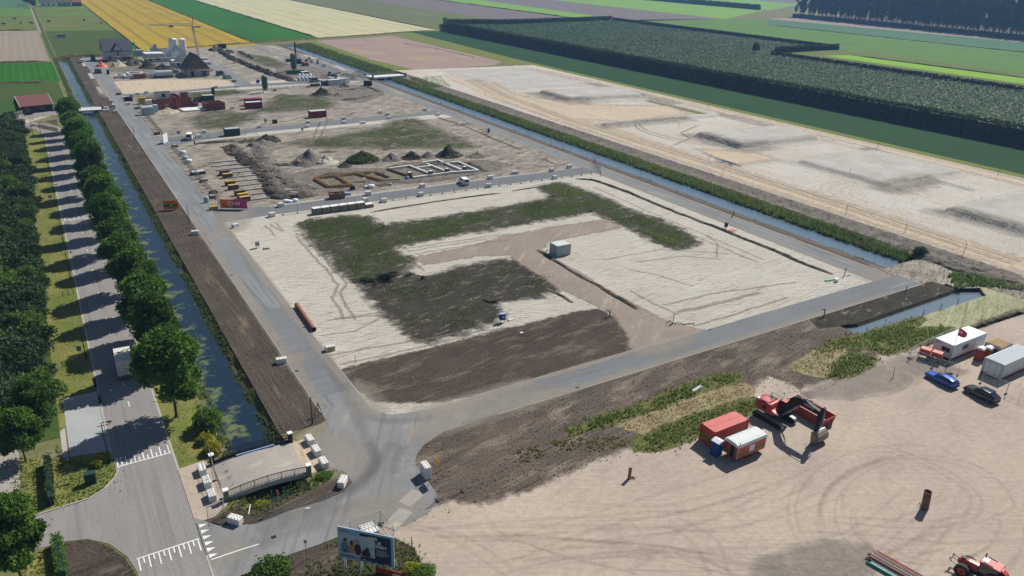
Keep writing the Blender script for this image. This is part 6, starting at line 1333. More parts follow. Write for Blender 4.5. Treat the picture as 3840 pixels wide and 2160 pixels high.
# ================================================================ road bridge
t = thing('road_bridge', 'small closed road bridge with black arched railings and white capped brick pillars', 'bridge', (14.8, 77.55, 0))
n = 12; V = []
def arch(u): return 0.14 + 0.42 * (1 - (2 * u - 1) ** 2)
for i in range(n + 1):
    u = i / n; x = -4.75 + 9.5 * u; z = arch(u); V += [(x, -3.55, z), (x, 3.55, z), (x, 3.55, z - 0.35), (x, -3.55, z - 0.35)]
F = [(i * 4 + k, (i + 1) * 4 + k, (i + 1) * 4 + (k + 1) % 4, i * 4 + (k + 1) % 4) for i in range(n) for k in range(4)]; m = MB(); m.add(V, F + [(0, 1, 2, 3), (n * 4 + 3, n * 4 + 2, n * 4 + 1, n * 4)]); m.build('deck', 'deck_stone', t)
for s in (-1, 1):
    m = MB()
    for i in range(n): u0, u1 = i / n, (i + 1) / n; m.bar((-4.75 + 9.5 * u0, s * 3.72, arch(u0) - 0.12), (-4.75 + 9.5 * u1, s * 3.72, arch(u1) - 0.12), 0.3, 0.55)
    m.build('edge_beam', 'grey_concrete' if s < 0 else 'black', t)
    m = MB()
    for i in range(n): u0, u1 = i / n, (i + 1) / n; m.bar((-4.6 + 9.2 * u0, s * 3.72, arch(u0) + 1.05), (-4.6 + 9.2 * u1, s * 3.72, arch(u1) + 1.05), 0.07, 0.07); m.bar((-4.6 + 9.2 * u0, s * 3.72, arch(u0) + 0.28), (-4.6 + 9.2 * u1, s * 3.72, arch(u1) + 0.28), 0.05, 0.05)
    rl = m.build('railing', 'black', t)
    for i in range(61):
        u = i / 60; MB().bar((-4.6 + 9.2 * u, s * 3.72, arch(u) + 0.1), (-4.6 + 9.2 * u, s * 3.72, arch(u) + 1.05), 0.035 if i % 10 else 0.08, 0.035 if i % 10 else 0.08).build('baluster', 'black', rl)
    for e in (-1, 1):
        p = MB().box((e * 4.75, s * 3.75, 0.65), (0.5, 0.5, 1.5)).build('pillar', 'brick_paver' if s < 0 else 'black', t); MB().box((e * 4.75, s * 3.75, 1.46), (0.62, 0.62, 0.14)).build('cap', 'cabin_white', p, bevel=0.02)
MB().tube((-2.0, 3.35, 0.62), (2.6, 3.35, 0.62), 0.13, n=8).build('blue_pipe', 'bag_blue', t)
for e in (-1, 1): MB().box((e * 4.1, 0, -0.55), (0.8, 7.2, 1.1)).build('abutment', 'brick_paver', t)
props(MB().tube((0, 0, 0), (0.5, 1.1, 0.35), 0.06, n=6).build('plank', 'cabin_white', loc=(11.59, 70.23)), 'white pole lying on the bridge bank', 'pole')
# far bridges
t = thing('foot_bridge', 'low pale bridge with railings over the left canal, far off', 'bridge', (15.2, 327.5, 0))
MB().box((0, 0, 0.25), (10, 7, 0.5)).build('deck', 'white_concrete', t)
for s in (-1, 1):
    m = MB().bar((-5, s * 3.4, 1.5), (5, s * 3.4, 1.5), 0.1, 0.1).bar((-5, s * 3.4, 1.0), (5, s * 3.4, 1.0), 0.08, 0.08)
    for i in range(11): m.bar((-5 + i, s * 3.4, 0.4), (-5 + i, s * 3.4, 1.5), 0.08, 0.08)
    m.build('railing', 'cast_metal', t)
    for e in (-1, 1): MB().box((e * 5.2, s * 3.5, 1.0), (0.7, 0.7, 2.0)).build('pillar', 'brick_paver', t)
t = thing('white_bridge', 'pale bridge with dark end posts crossing the reed lined canal', 'bridge', (156.5, 375.0, 0), 8)
MB().box((0, 0, 0.55), (19.5, 7.5, 0.7)).build('deck', 'white_concrete', t)
for s in (-1, 1):
    m = MB().bar((-9.5, s * 3.7, 1.9), (9.5, s * 3.7, 1.9), 0.12, 0.12)
    for i in range(14): m.bar((-9.5 + i * 1.46, s * 3.7, 0.8), (-9.5 + i * 1.46, s * 3.7, 1.9), 0.07, 0.07)
    m.build('railing', 'wire', t)
    for e in (-1, 1): MB().box((e * 9.7, s * 3.8, 1.1), (0.8, 0.8, 2.2)).build('pillar', 'brick_paver', t)
for x in (-3, 3): MB().box((x, 0, -0.5), (0.5, 7, 1.4)).build('pier', 'black', t)
for k, p in enumerate(((136.26, 376.22), (144.94, 382.88))):
    t = thing('arched_railing', ('dark arched railing by the far site gate', 'dark arched railing before the white bridge')[k], 'railing', S(*p), -50); m = MB()
    for i in range(8): u0, u1 = i / 8, (i + 1) / 8; m.bar((-4 + 8 * u0, 0, 1.2 + 1.4 * (1 - (2 * u0 - 1) ** 2)), (-4 + 8 * u1, 0, 1.2 + 1.4 * (1 - (2 * u1 - 1) ** 2)), 0.12, 0.12)
    m.build('rail', 'black', t)
    for i in range(17): u = i / 16; MB().bar((-4 + 8 * u, 0, 0), (-4 + 8 * u, 0, 1.2 + 1.4 * (1 - (2 * u - 1) ** 2)), 0.16, 0.1).build('baluster', 'black', t)
# ================================================================ vehicles
def wheel(parent, c, r, w, axis='x', rim='cast_metal', n=18, tread=0):
    wh = MB().ring((0, 0, 0), r, r * 0.62, axis, w, n)
    if tread:
        for i in range(tread):
            a = 2 * math.pi * i / tread; p = (0, r * math.cos(a), r * math.sin(a)) if axis == 'x' else (r * math.cos(a), 0, r * math.sin(a))
            wh.box(p, (w * 0.95, 0.08, 0.08) if axis == 'x' else (0.08, w * 0.95, 0.08), rx=math.degrees(a) if axis == 'x' else 0, ry=0 if axis == 'x' else -math.degrees(a))
    o = wh.build('wheel', 'rubber', parent, loc=c)
    a = Vector((w * 0.32, 0, 0)) if axis == 'x' else Vector((0, w * 0.32, 0))
    m = MB().tube(-a, a, r * 0.63, n=14); m.build('rim', rim, o); MB().tube(-a * 1.25, a * 1.25, r * 0.18, n=8).build('hub', 'black', o)
    return o
def loft(secs):
    """secs: list of (y, [(x, z), ...]) half rings from bottom centre to top centre; mirrored body along Y"""
    m = MB(); k = len(secs[0][1]); V = []
    for y, ring in secs: V += [(x, y, z) for x, z in ring] + [(-x, y, z) for x, z in reversed(ring)]
    n = 2 * k; F = [(i * n + j, i * n + (j + 1) % n, (i + 1) * n + (j + 1) % n, (i + 1) * n + j) for i in range(len(secs) - 1) for j in range(n)]
    F += [tuple(range(n)), tuple(range((len(secs) - 1) * n, len(secs) * n))]; m.add(V, F); return m
def car(label, c, rz, paint, L=4.75, Wd=1.84, H=1.47, kind='estate', group=None, cat='car'):
    """passenger car along local Y, nose toward +Y"""
    t = thing('parked_car', label, cat, c, rz, group); w = Wd / 2; h = L / 2; zb = 0.93 * H / 1.47
    van = kind == 'van'
    # (y, belt height, roof height, roof half width, body half width)
    if van: st = [(-h, 0.9, 1.0, .8, .93), (-h + .05, 1.05, H - .05, .86, .98), (-h + .5, 1.1, H, .88, 1), (h - 2.0, 1.1, H, .87, 1), (h - 1.5, 1.08, H - .06, .84, 1), (h - .75, 1.02, 1.14, .82, .98), (h - .12, .85, .92, .76, .92), (h, .62, .66, .7, .84)]
    else: st = [(-h, .72, .78, .74, .82), (-h + .12, zb, zb + .06, .8, .92), (-h + .38 if kind == 'estate' else -h + .9, zb + .02, H - .12, .68, .97), (-h + 1.0, zb, H - .02, .7, 1), (-.3, zb - .02, H, .71, 1), (.28, zb - .03, H - .05, .69, 1), (h - 1.38, zb - .05, zb + .02, .74, .99), (h - .45, zb - .12, zb - .05, .76, .96), (h - .1, .76, .82, .74, .9), (h, .58, .62, .68, .82)]
    secs = []
    for y, b, r, wr, wb in st: secs.append((y, [(0.0, .26), (w * wb * .86, .26), (w * wb, .42), (w * wb, b - .12), (w * wb * .97, b), (w * wr, r - .02), (w * wr * .8, r), (0.0, r + .015)]))
    loft(secs).build('body', paint, t, smooth=False)
    g = lambda y: next(((a, b, (y - a[0]) / (b[0] - a[0])) for a, b in zip(st[:-1], st[1:]) if a[0] <= y <= b[0]), (st[0], st[1], 0))
    def sidept(y, f, s):
        a, b, u = g(y); bt = a[1] + (b[1] - a[1]) * u; rf = a[2] + (b[2] - a[2]) * u; wr = a[3] + (b[3] - a[3]) * u; wb = a[4] + (b[4] - a[4]) * u
        return (s * (w * (wb * .97 * (1 - f) + wr * f) + .012), y, bt + (rf - .02 - bt) * f)
    ws = (-h + .42, -h + 1.25, -.12, .95) if not van else (-h + .15, -h + 1.6, h - 2.2, h - 1.25)
    for s in (-1, 1):
        for y0, y1 in zip(ws[:-1], ws[1:]):
            a0, a1 = y0 + .05, y1 - .05; f1 = .88
            m = MB(); m.add([sidept(a0, .1, s), sidept(a1, .1, s), sidept(a1 - (.35 if y1 == ws[-1] else 0), f1, s), sidept(a0 + (.12 if y0 == ws[0] else 0), f1, s)], [(0, 1, 2, 3)]); m.build('side_window', 'glass', t)
    def cross(ya, fa, yb, fb, nm, off):
        pa = [sidept(ya, fa, s) for s in (-1, 1)]; pb = [sidept(yb, fb, s) for s in (-1, 1)]; q = [pa[0], pa[1], pb[1], pb[0]]
        q = [(x * .86, y + off * .02, z + .03) for x, y, z in q]; MB().add(q, [(0, 1, 2, 3)]).build(nm, 'glass', t)
    if van: cross(h - .8, .9, h - 1.48, .98, 'windscreen', 1); cross(-h + .0, 1.0, -h + .05, .95, 'rear_window', -1)
    else: cross(h - 1.42, 1.0, .36, 1.0, 'windscreen', 1); cross(-h + .14, 1.0, -h + (.36 if kind == 'estate' else .86), .98, 'rear_window', -1)
    if not van:
        for s in (-1, 1): MB().bar((s * w * .6, -h + .8, H + .04), (s * w * .6, .1, H + .05), .05, .05).build('roof_rail', 'black', t)
        MB().box((0, -.6, H + .012), (w * .9, .9, .012)).build('sunroof', 'glass', t) if kind == 'suv' else None
    for s in (-1, 1):
        MB().box((s * (w * .66), h - .12, .7), (.34, .14, .13)).build('headlight', 'cabin_grey', t, bevel=.02); MB().box((s * (w * .78), -h + .06, .82), (.24, .12, .22)).build('tail_light', 'red_dark', t, bevel=.02)
        MB().box((s * (w + .08), .78, zb + .05), (.16, .1, .12)).build('wing_mirror', paint, t, bevel=.02)
        for y in (h - .9, -h + .9): wheel(t, (s * (w - .1), y, .33), .33, .22, 'x')
    MB().box((0, -h - .01, .5), (Wd * .8, .08, .18)).build('bumper', 'black', t)
    return t
car('blue estate car with black roof rails parked by the fence', (111.1, 49.3), -3, 'car_blue')
car('black off-road car with glossy roof parked behind the blue car', (112.2, 43.8), -4, 'car_black', 4.75, 1.92, 1.66, 'suv')
car('white van parked on the cross road in front of the white foundations', (97.07, 178.81), -8, 'car_white', 4.6, 1.85, 1.85, 'van', cat='van')
car('white van with dark rear window parked at the dug plot behind the fence', (40.29, 262.91), -15, 'car_white', 5.0, 2.0, 2.2, 'van', cat='van')
car('dark blue pickup van parked on the far end of the straight road', (27.73, 427.31), 12, 'car_navy', 5.0, 2.0, 2.1, 'van', cat='van')
car('pale green van parked near the dark roofed house', (81.04, 391.84), -60, 'van_green', 4.8, 1.9, 1.9, 'van', cat='van')
car('dark van parked beside the white bags in the far compound', (117.20, 369.74), -70, 'car_grey', 5.0, 2.0, 2.2, 'van', cat='van')
car('white lorry cab parked behind the white bags', (118.34, 386.90), -70, 'car_white', 5.6, 2.3, 2.9, 'van', cat='lorry')
car('grey covered van beside the pale green van', (80.25, 403.36), -60, 'car_grey', 4.6, 2.0, 2.4, 'van', cat='van')
car('small white car parked at the far end of the canal verge', (23.59, 469.51), 5, 'car_white', 4.0, 1.8, 1.8, 'van', cat='car')
# box lorry on the brick road
t = thing('box_lorry', 'white box lorry driving along the brick road in the tree shade', 'lorry', (3.72, 107.0, 0), -2)
MB().bx(-1.08, 1.08, 0, 4.6, 0.95, 3.22).build('cargo_box', 'truck_box', t, bevel=.03); MB().bx(-1.07, 1.07, 0.02, 4.58, 3.225, 3.25).build('roof', 'truck_roof', t)
for y in (0.03, 4.5): MB().bar((-1.1, y, 3.24), (1.1, y, 3.24), .06, .06).build('roof_edge', 'cabin_white', t)
for x in (-0.53, 0.53): d = MB().box((x, -0.02, 2.05), (1.0, .03, 2.1)).build('rear_door', 'truck_box', t, bevel=.008); MB().bar((x * 0.25, -0.05, 1.1), (x * 0.25, -0.05, 3.0), .04, .04).build('lock_bar', 'galv', d)
MB().bx(-.45, .45, -0.1, 5.8, .6, .95).build('chassis', 'black', t); MB().box((0, -.12, .62), (2.1, .1, .16)).build('bumper', 'black', t); MB().box((0, -.15, .82), (1.9, .06, .12)).build('tail_lift', 'cast_metal', t)
cb = loft([(4.75, [(0, .5), (1.0, .5), (1.04, 1.0), (1.04, 1.6), (.98, 2.3), (0, 2.36)]), (6.0, [(0, .5), (1.0, .5), (1.04, 1.0), (1.04, 1.6), (.95, 2.3), (0, 2.35)]), (6.5, [(0, .5), (.98, .5), (1.02, 1.0), (1.02, 1.45), (.98, 1.5), (0, 1.52)]), (6.7, [(0, .5), (.92, .5), (.95, .9), (.95, 1.2), (.9, 1.25), (0, 1.26)])]).build('cab', 'car_white', t)
MB().add([(-.9, 6.47, 1.56), (.9, 6.47, 1.56), (.85, 6.04, 2.26), (-.85, 6.04, 2.26)], [(0, 1, 2, 3)]).build('windscreen', 'glass', cb)
for s in (-1, 1):
    MB().box((s * .85, -.13, .75), (.3, .06, .16)).build('tail_light', 'red_paint', t); wheel(t, (s * .9, 5.6, .42), .42, .26); wheel(t, (s * .92, 1.4, .42), .42, .32); MB().box((s * 1.16, 6.0, 1.75), (.16, .1, .4)).build('wing_mirror', 'black', t)
# ---------------------------------------------------------------- crawler excavator
t = thing('crawler_excavator', 'red and black crawler excavator with its boom folded over and bucket on the ground', 'excavator', (79.35, 54.8, 0), 3)
for s in (-1, 1):
    prof = []
    for a in range(90, 271, 30): prof.append((-1.95 + .47 * math.cos(R(a)), .47 + .47 * math.sin(R(a))))
    for a in range(-90, 91, 30): prof.append((1.95 + .47 * math.cos(R(a)), .47 + .47 * math.sin(R(a))))
    tr = MB().prism(prof, 'x', s * 1.45 - .28, s * 1.45 + .28).build('track', 'black', t)
    per = [(prof[i], prof[(i + 1) % len(prof)]) for i in range(len(prof))]
    for a, b in per:
        L_ = math.dist(a, b); k = max(1, round(L_ / .24))
        for i in range(k):
            u = (i + .5) / k; y = a[0] + (b[0] - a[0]) * u; z = a[1] + (b[1] - a[1]) * u; ang = math.degrees(math.atan2(b[1] - a[1], b[0] - a[0]))
            MB().box((0, 0, 0), (.6, L_ / k * .82, .07), rx=ang).build('track_shoe', 'cast_metal', tr, loc=(s * 1.45, y, max(z, .035)))
    MB().bx(s * 1.45 - .2, s * 1.45 + .2, -1.7, 1.7, .3, .75).build('track_frame', 'black', t)
MB().bx(-1.2, 1.2, -.8, .8, .5, 1.0).build('undercarriage', 'black', t); MB().tube((0, 0, 1.0), (0, 0, 1.2), .75, n=16).build('slew_ring', 'black', t)
hs = loft([(-.9, [(0, 1.2), (1.2, 1.2), (1.28, 1.4), (1.28, 1.6), (1.1, 1.7), (0, 1.72)]), (-.1, [(0, 1.2), (1.3, 1.2), (1.38, 1.45), (1.38, 1.8), (1.2, 1.95), (0, 2.0)]), (.25, [(0, 1.2), (1.32, 1.2), (1.4, 1.5), (1.4, 2.3), (1.2, 2.55), (0, 2.6)]), (2.0, [(0, 1.2), (1.32, 1.2), (1.4, 1.5), (1.4, 2.35), (1.2, 2.6), (0, 2.65)]), (2.7, [(0, 1.25), (1.0, 1.25), (1.1, 1.6), (1.1, 2.2), (.9, 2.45), (0, 2.5)])]).build('house', 'red_paint', t)
MB().bx(-1.41, 1.41, .1, 2.1, 1.42, 1.58).build('green_band', 'green_stripe', t)
cb = loft([(-1.75, [(0, 1.3), (.46, 1.3), (.5, 1.6), (.5, 2.3), (.44, 2.9), (0, 2.95)]), (-.3, [(0, 1.3), (.46, 1.3), (.5, 1.6), (.5, 2.4), (.46, 3.05), (0, 3.1)]), (.1, [(0, 1.3), (.46, 1.3), (.5, 1.6), (.5, 2.4), (.44, 2.95), (0, 3.0)])])
cb.v = [(x + .88, y, z) for x, y, z in cb.v]; cb = cb.build('cab', 'black', t)
MB().box((.88, -.75, 3.08), (.8, 1.1, .08)).build('cab_roof', 'red_pink', cb); MB().box((.88, -1.77, 2.25), (.8, .03, 1.1)).build('windscreen', 'glass', cb)
for s in (-1, 1): MB().box((.88 + s * .51, -.85, 2.35), (.02, 1.2, .8)).build('side_window', 'glass', cb)
MB().box((-.5, 1.3, 2.72), (1.4, 1.3, .14)).build('engine_cover', 'red_pink', t, bevel=.03); MB().bx(-1.425, 1.425, .6, 1.3, 1.75, 2.2).build('engine_grille', 'black', t); MB().box((.6, 1.3, 2.66), (.9, 1.2, .1)).build('engine_grille', 'black', t); MB().bx(-1.3, -.2, -1.2, -.2, 1.2, 1.75).build('front_deck', 'black', t); MB().tube((.2, 1.1, 2.6), (.2, 1.1, 3.25), .07, n=8).build('exhaust', 'black', t); MB().box((-1.1, .4, 2.62), (.4, .7, .2)).build('tool_box', 'red_pink', t); MB().box((-.9, 2.35, 2.62), (.5, .3, .12)).build('beacon_box', 'toilet_white', t)
m = MB()
for x, y in ((-1.3, .2), (-1.3, 1.9), (1.3, .4), (1.3, 1.9)): m.tube((x, y, 2.5), (x, y, 3.0), .03, n=5)
m.tube((-1.3, .2, 3.0), (-1.3, 1.9, 3.0), .03, n=5).tube((1.3, .4, 3.0), (1.3, 1.9, 3.0), .03, n=5); m.build('handrail', 'black', t)
# boom goes forward (-Y) from the house, stick drops to the bucket
BM = [(.12, -.9, 1.9), (.12, -2.3, 4.3), (.12, -3.1, 4.9), (.12, -5.6, 4.75), (.12, -6.1, 4.55)]
pr = [(-.65, 1.7), (-1.3, 1.75), (-2.7, 3.7), (-3.5, 4.25), (-6.1, 4.25), (-6.25, 4.8), (-3.4, 5.3), (-2.3, 5.0), (-.7, 2.4)]
bo = MB().prism(pr, 'x', -.17, .41).build('boom', 'black', t, bevel=.03)
for s in (-1, 1): MB().tube((.12 + s * .42, -1.3, 1.6), (.12 + s * .42, -2.7, 3.3), .1, n=8).tube((.12 + s * .42, -2.7, 3.3), (.12 + s * .42, -3.2, 4.1), .06, n=8).build('lift_cylinder', 'cast_metal', t)
MB().tube((.12, -3.2, 5.2), (.12, -4.9, 5.55), .1, n=8).tube((.12, -4.9, 5.55), (.12, -6.3, 5.5), .05, n=8).build('stick_cylinder', 'cast_metal', bo)
sk = MB().prism([(-6.05, 4.3), (-6.55, 5.6), (-6.85, 5.5), (-6.75, 4.3), (-6.5, 1.55), (-6.05, 1.55)], 'x', -.13, .37).build('stick', 'black', t, bevel=.03)
MB().tube((.12, -6.75, 5.2), (.12, -6.95, 3.4), .09, n=8).tube((.12, -6.95, 3.4), (.12, -6.75, 2.2), .05, n=8).build('bucket_cylinder', 'cast_metal', sk)
bp = [(-6.0, 1.75), (-6.75, 1.85), (-7.25, 1.5), (-7.35, .8), (-7.0, .2), (-6.2, .02), (-6.25, .1), (-6.9, .35), (-7.15, .85), (-7.05, 1.35), (-6.6, 1.6), (-6.05, 1.6)]
bk = MB().prism(bp, 'x', -.6, 1.6).build('bucket', 'bucket_steel', t, bevel=.015)
for x in (-.6, 1.57): MB().prism([(-6.05, 1.7), (-6.7, 1.75), (-7.15, 1.4), (-7.2, .85), (-6.9, .3), (-6.2, .05)], 'x', x, x + .03).build('side_plate', 'bucket_steel', bk)
MB().tube((-.55, -6.55, 1.85), (1.55, -6.55, 1.85), .14, n=10).build('bucket_lip', 'cast_metal', bk); MB().box((.12, -6.4, 1.7), (.5, .6, .3)).build('coupler', 'black', t)
for s in (-1, 1): text('VOLVO', .42, 'toilet_white', bo, (.12 + s * .295, -4.7, 4.78), (90, 0, 90 * s), extrude=.006, bold=.006, spacing=1.15)
# ---------------------------------------------------------------- tractor
t = thing('tractor', 'red farm tractor with glazed cab and front linkage at the yard edge', 'tractor', (74.2, 23.4, 0), 8)
for s in (-1, 1): wheel(t, (s * .92, -1.0, .92), .92, .58, 'x', 'red_paint', 26, 22); wheel(t, (s * .88, 1.75, .7), .7, .5, 'x', 'red_paint', 22, 20)
MB().bx(-.35, .35, -1.4, 2.3, .65, 1.15).build('chassis', 'black', t)
loft([(.55, [(0, 1.1), (.42, 1.1), (.46, 1.4), (.44, 1.78), (.3, 1.9), (0, 1.93)]), (1.6, [(0, 1.1), (.4, 1.1), (.44, 1.4), (.4, 1.7), (.28, 1.82), (0, 1.84)]), (2.5, [(0, 1.05), (.34, 1.05), (.38, 1.3), (.34, 1.5), (.2, 1.6), (0, 1.62)])]).build('bonnet', 'red_paint', t); MB().box((0, 2.52, 1.3), (.5, .06, .4)).build('grille', 'black', t); MB().box((0, 2.1, 1.79), (.4, .5, .05)).build('bonnet_vent', 'black', t)
cb = loft([(-1.15, [(0, 1.1), (.7, 1.1), (.78, 1.6), (.72, 2.6), (0, 2.62)]), (.5, [(0, 1.1), (.6, 1.1), (.7, 1.6), (.62, 2.6), (0, 2.62)])]).build('cab', 'glass', t)
for x, y in ((-.74, -1.15), (.74, -1.15), (-.66, .5), (.66, .5)): MB().bar((x, y, 1.2), (x * .94, y, 2.62), .08, .08).build('cab_post', 'black', t)
rf = MB().box((0, -.35, 2.72), (1.6, 1.95, .18)).build('cab_roof', 'red_pink', t, bevel=.07); MB().box((0, .25, 2.82), (.85, .55, .02)).build('roof_hatch', 'foil_blue', rf)
for s in (-1, 1):
    MB().bar((s * .62, -.6, 2.84), (s * .62, .3, 2.84), .06, .05).build('roof_bar', 'black', rf)
    m = MB()
    for i in range(7):
        a0, a1 = R(15 + i * 22), R(37 + i * 22); m.bar((s * .95, -1.0 + 1.02 * math.cos(a0), .92 + 1.02 * math.sin(a0)), (s * .95, -1.0 + 1.02 * math.cos(a1), .92 + 1.02 * math.sin(a1)), .66, .05)
    m.build('mudguard', 'red_paint', t)
    m = MB()
    for i in range(5): a0, a1 = R(50 + i * 20), R(70 + i * 20); m.bar((s * .88, 1.75 + .78 * math.cos(a0), .7 + .78 * math.sin(a0)), (s * .88, 1.75 + .78 * math.cos(a1), .7 + .78 * math.sin(a1)), .5, .04)
    m.build('mudguard', 'foot_black', t); MB().tube((s * .7, .5, 2.2), (s * 1.05, .6, 2.25), .02, n=5).box((s * 1.1, .6, 2.2), (.2, .05, .32)).build('wing_mirror', 'black', t)
    MB().bar((s * .35, 2.4, .75), (s * .42, 3.2, .9), .09, .12).bar((s * .42, 3.2, .9), (s * .42, 3.25, 1.35), .07, .07).build('front_linkage', 'cast_metal', t)
MB().tube((.6, .45, 1.7), (.62, .5, 3.15), .07, n=8).build('exhaust', 'black', t); MB().bar((-.45, 3.1, 1.1), (.45, 3.1, 1.1), .1, .1).bar((0, 2.5, 1.3), (0, 3.1, 1.5), .06, .06).build('linkage_bar', 'black', t)
# ---------------------------------------------------------------- containers, trailer, toilets, skip
def box_unit(name, label, cat, x0, x1, y0, y1, h, wall, roof, base=None, ribs=0, group=None, rib_mat=None, z0=0.0, roofribs=0, rz=0):
    cx, cy = (x0 + x1) / 2, (y0 + y1) / 2; w, d = (x1 - x0) / 2, (y1 - y0) / 2
    t = thing(name, label, cat, (cx, cy, 0), rz, group); MB().bx(-w, w, -d, d, z0, h - .06).build('wall', wall, t)
    rf = MB().bx(-w - .01, w + .01, -d - .01, d + .01, h - .06, h).build('roof', roof, t)
    for sx in (-1, 1):
        for sy in (-1, 1): MB().box((sx * w, sy * d, z0 + (h - z0) / 2), (.14, .14, h - z0 + .03)).build('corner_post', rib_mat or wall, t)
    if base: MB().bx(-w - .03, w + .03, -d - .03, d + .03, z0, z0 + .42).build('skirting', base, t)
    if ribs:
        for s in (-1, 1):
            m = MB()
            for i in range(int(2 * w / ribs)): m.box((-w + ribs * (i + .5), s * (d + .015), z0 + (h - z0) / 2 + .05), (ribs * .5, .04, h - z0 - .35))
            m.build('side_ribs', rib_mat or wall, t)
            m = MB()
            for i in range(int(2 * d / ribs)): m.box((s * (w + .015), -d + ribs * (i + .5), z0 + (h - z0) / 2 + .05), (.04, ribs * .5, h - z0 - .35))
            m.build('end_ribs', rib_mat or wall, t)
    if roofribs:
        n = int(2 * (w if roofribs > 0 else d) / abs(roofribs))
        for i in range(n):
            if roofribs > 0: MB().box((-w + roofribs * (i + .5), 0, h + .02), (roofribs * .55, 2 * d - .2, .05)).build('roof_rib', roof, rf)
            else: MB().box((0, -d - roofribs * (i + .5), h + .02), (2 * w - .1, -roofribs * .5, .05)).build('roof_rib', roof, rf)
    return t, rf
t, rf = box_unit('storage_container', 'red storage container with green band beside the site caravan', 'container', 66.5, 72.7, 53.95, 56.35, 2.6, 'red_paint', 'red_pink')
MB().bx(-3.115, 3.115, -1.215, 1.215, .75, 1.25).build('green_band', 'green_stripe', t); MB().bx(-2.9, 2.9, -.01, .01, 2.6, 2.615).build('roof_seam', 'red_dark', rf)
for sx in (-1, 1):
    for sy in (-1, 1): MB().box((sx * 3.05, sy * 1.15, 2.62), (.2, .2, .1)).build('corner_casting', 'orange_dull', rf)
# caravan
t = thing('site_caravan', 'red site caravan with green stripe, pale rounded roof and open dark door', 'caravan', (69.45, 51.4, 0), 0)
pf = [(-1.12, .55), (1.12, .55), (1.15, 2.3), (1.0, 2.62), (.55, 2.8), (-.55, 2.8), (-1.0, 2.62), (-1.15, 2.3)]
MB().prism([(-1.12, .55), (1.12, .55), (1.14, 2.32), (-1.14, 2.32)], 'x', -2.6, 2.6).build('body', 'red_paint', t)
MB().prism([(-1.2, 2.3), (1.2, 2.3), (1.05, 2.62), (.6, 2.78), (-.6, 2.78), (-1.05, 2.62)], 'x', -2.68, 2.68).build('roof', 'roof_pale', t)
for s in (-1, 1): MB().bx(-2.61, 2.61, s * 1.135 - .012, s * 1.135 + .012, 1.05, 1.4).build('green_stripe', 'green_stripe', t); MB().bx(s * 2.61 - .012, s * 2.61 + .012, -1.1, 1.1, 1.05, 1.4).build('green_stripe', 'green_stripe', t)
MB().bx(-2.66, -2.6, -.62, .02, .6, 2.2).build('doorway', 'black', t); MB().box((-.0, -1.16, 1.65), (.95, .04, .8)).build('window', 'cabin_white', t); MB().box((0.0, -1.16, 1.12), (.95, .05, .22)).build('window_shutter', 'cabin_grey', t)
for sx in (-1, 1):
    for k in range(6): MB().box((sx * 2.6, -1.14, .75 + k * .27), (.1, .05, .135)).build('marker_strip', 'cabin_white', t)
MB().tube((-2.2, -1.0, 2.6), (-2.2, -1.0, 2.95), .05, n=6).build('flue', 'black', t); MB().bar((2.6, 0, .5), (4.0, 0, .45), .1, .1).build('drawbar', 'cast_metal', t); MB().bar((-2.6, -.3, .5), (-3.9, -.5, .06), .06, .04).build('step_rail', 'cast_metal', t); MB().bx(-2.3, 2.3, -.7, .7, .35, .55).build('chassis', 'black', t)
for y in (-.85, .85):
    for x in (-.4, .4): wheel(t, (x, y, .32), .32, .2, 'y')
t2 = thing('red_jack', 'small red winch standing at the caravan drawbar', 'winch', (73.55, 51.5, 0)); MB().tube((0, 0, 0), (0, 0, .75), .16, .05, n=7).build('body', 'red_paint', t2); MB().tube((0, 0, .6), (.2, 0, .85), .03, n=5).build('handle', 'red_dark', t2)
# blue toilet
def toilet(label, c, rz, body, roof, round_):
    t = thing('portable_toilet', label, 'portable toilet', c, rz, 'portable toilets'); MB().bx(-.55, .55, -.55, .55, .08, 2.05).build('cabin', body, t, bevel=.05)
    for s in (-.3, 0, .3):
        for e in (-1, 1): MB().box((s, e * .56, 1.05), (.14, .03, 1.7)).build('wall_panel', body, t); MB().box((e * .56, s, 1.05), (.03, .14, 1.7)).build('wall_panel', body, t)
    if round_: MB().prism([(-.58, 2.0), (.58, 2.0), (.56, 2.14), (.38, 2.3), (.15, 2.37), (-.15, 2.37), (-.38, 2.3), (-.56, 2.14)], 'x', -.6, .6).build('roof', roof, t)
    else: MB().prism([(-.62, 2.03), (.62, 2.03), (.62, 2.1), (0, 2.32), (-.62, 2.1)], 'y', -.62, .62).build('roof', roof, t)
    MB().box((0, -.575, 1.0), (.75, .03, 1.75)).build('door', body, t); MB().box((.1, -.6, 1.78), (.3, .02, .14)).build('notice', 'cabin_white', t); MB().bx(-.6, .6, -.6, .6, 0, .1).build('skid', 'foot_black', t)
    MB().tube((.3, .3, 2.1), (.3, .3, 2.5), .05, n=6).build('vent_pipe', 'black', t); return t
toilet('blue portable toilet with white roof beside the red container', (66.1, 52.95), 8, 'toilet_blue', 'toilet_white', False)
toilet('orange portable toilet with white domed roof next to the white cabin', (124.1, 50.6), 10, 'orange_toilet', 'toilet_white', True); toilet('orange portable toilet with white domed roof against the ribbed container', (125.5, 50.1), 5, 'orange_toilet', 'toilet_white', True)
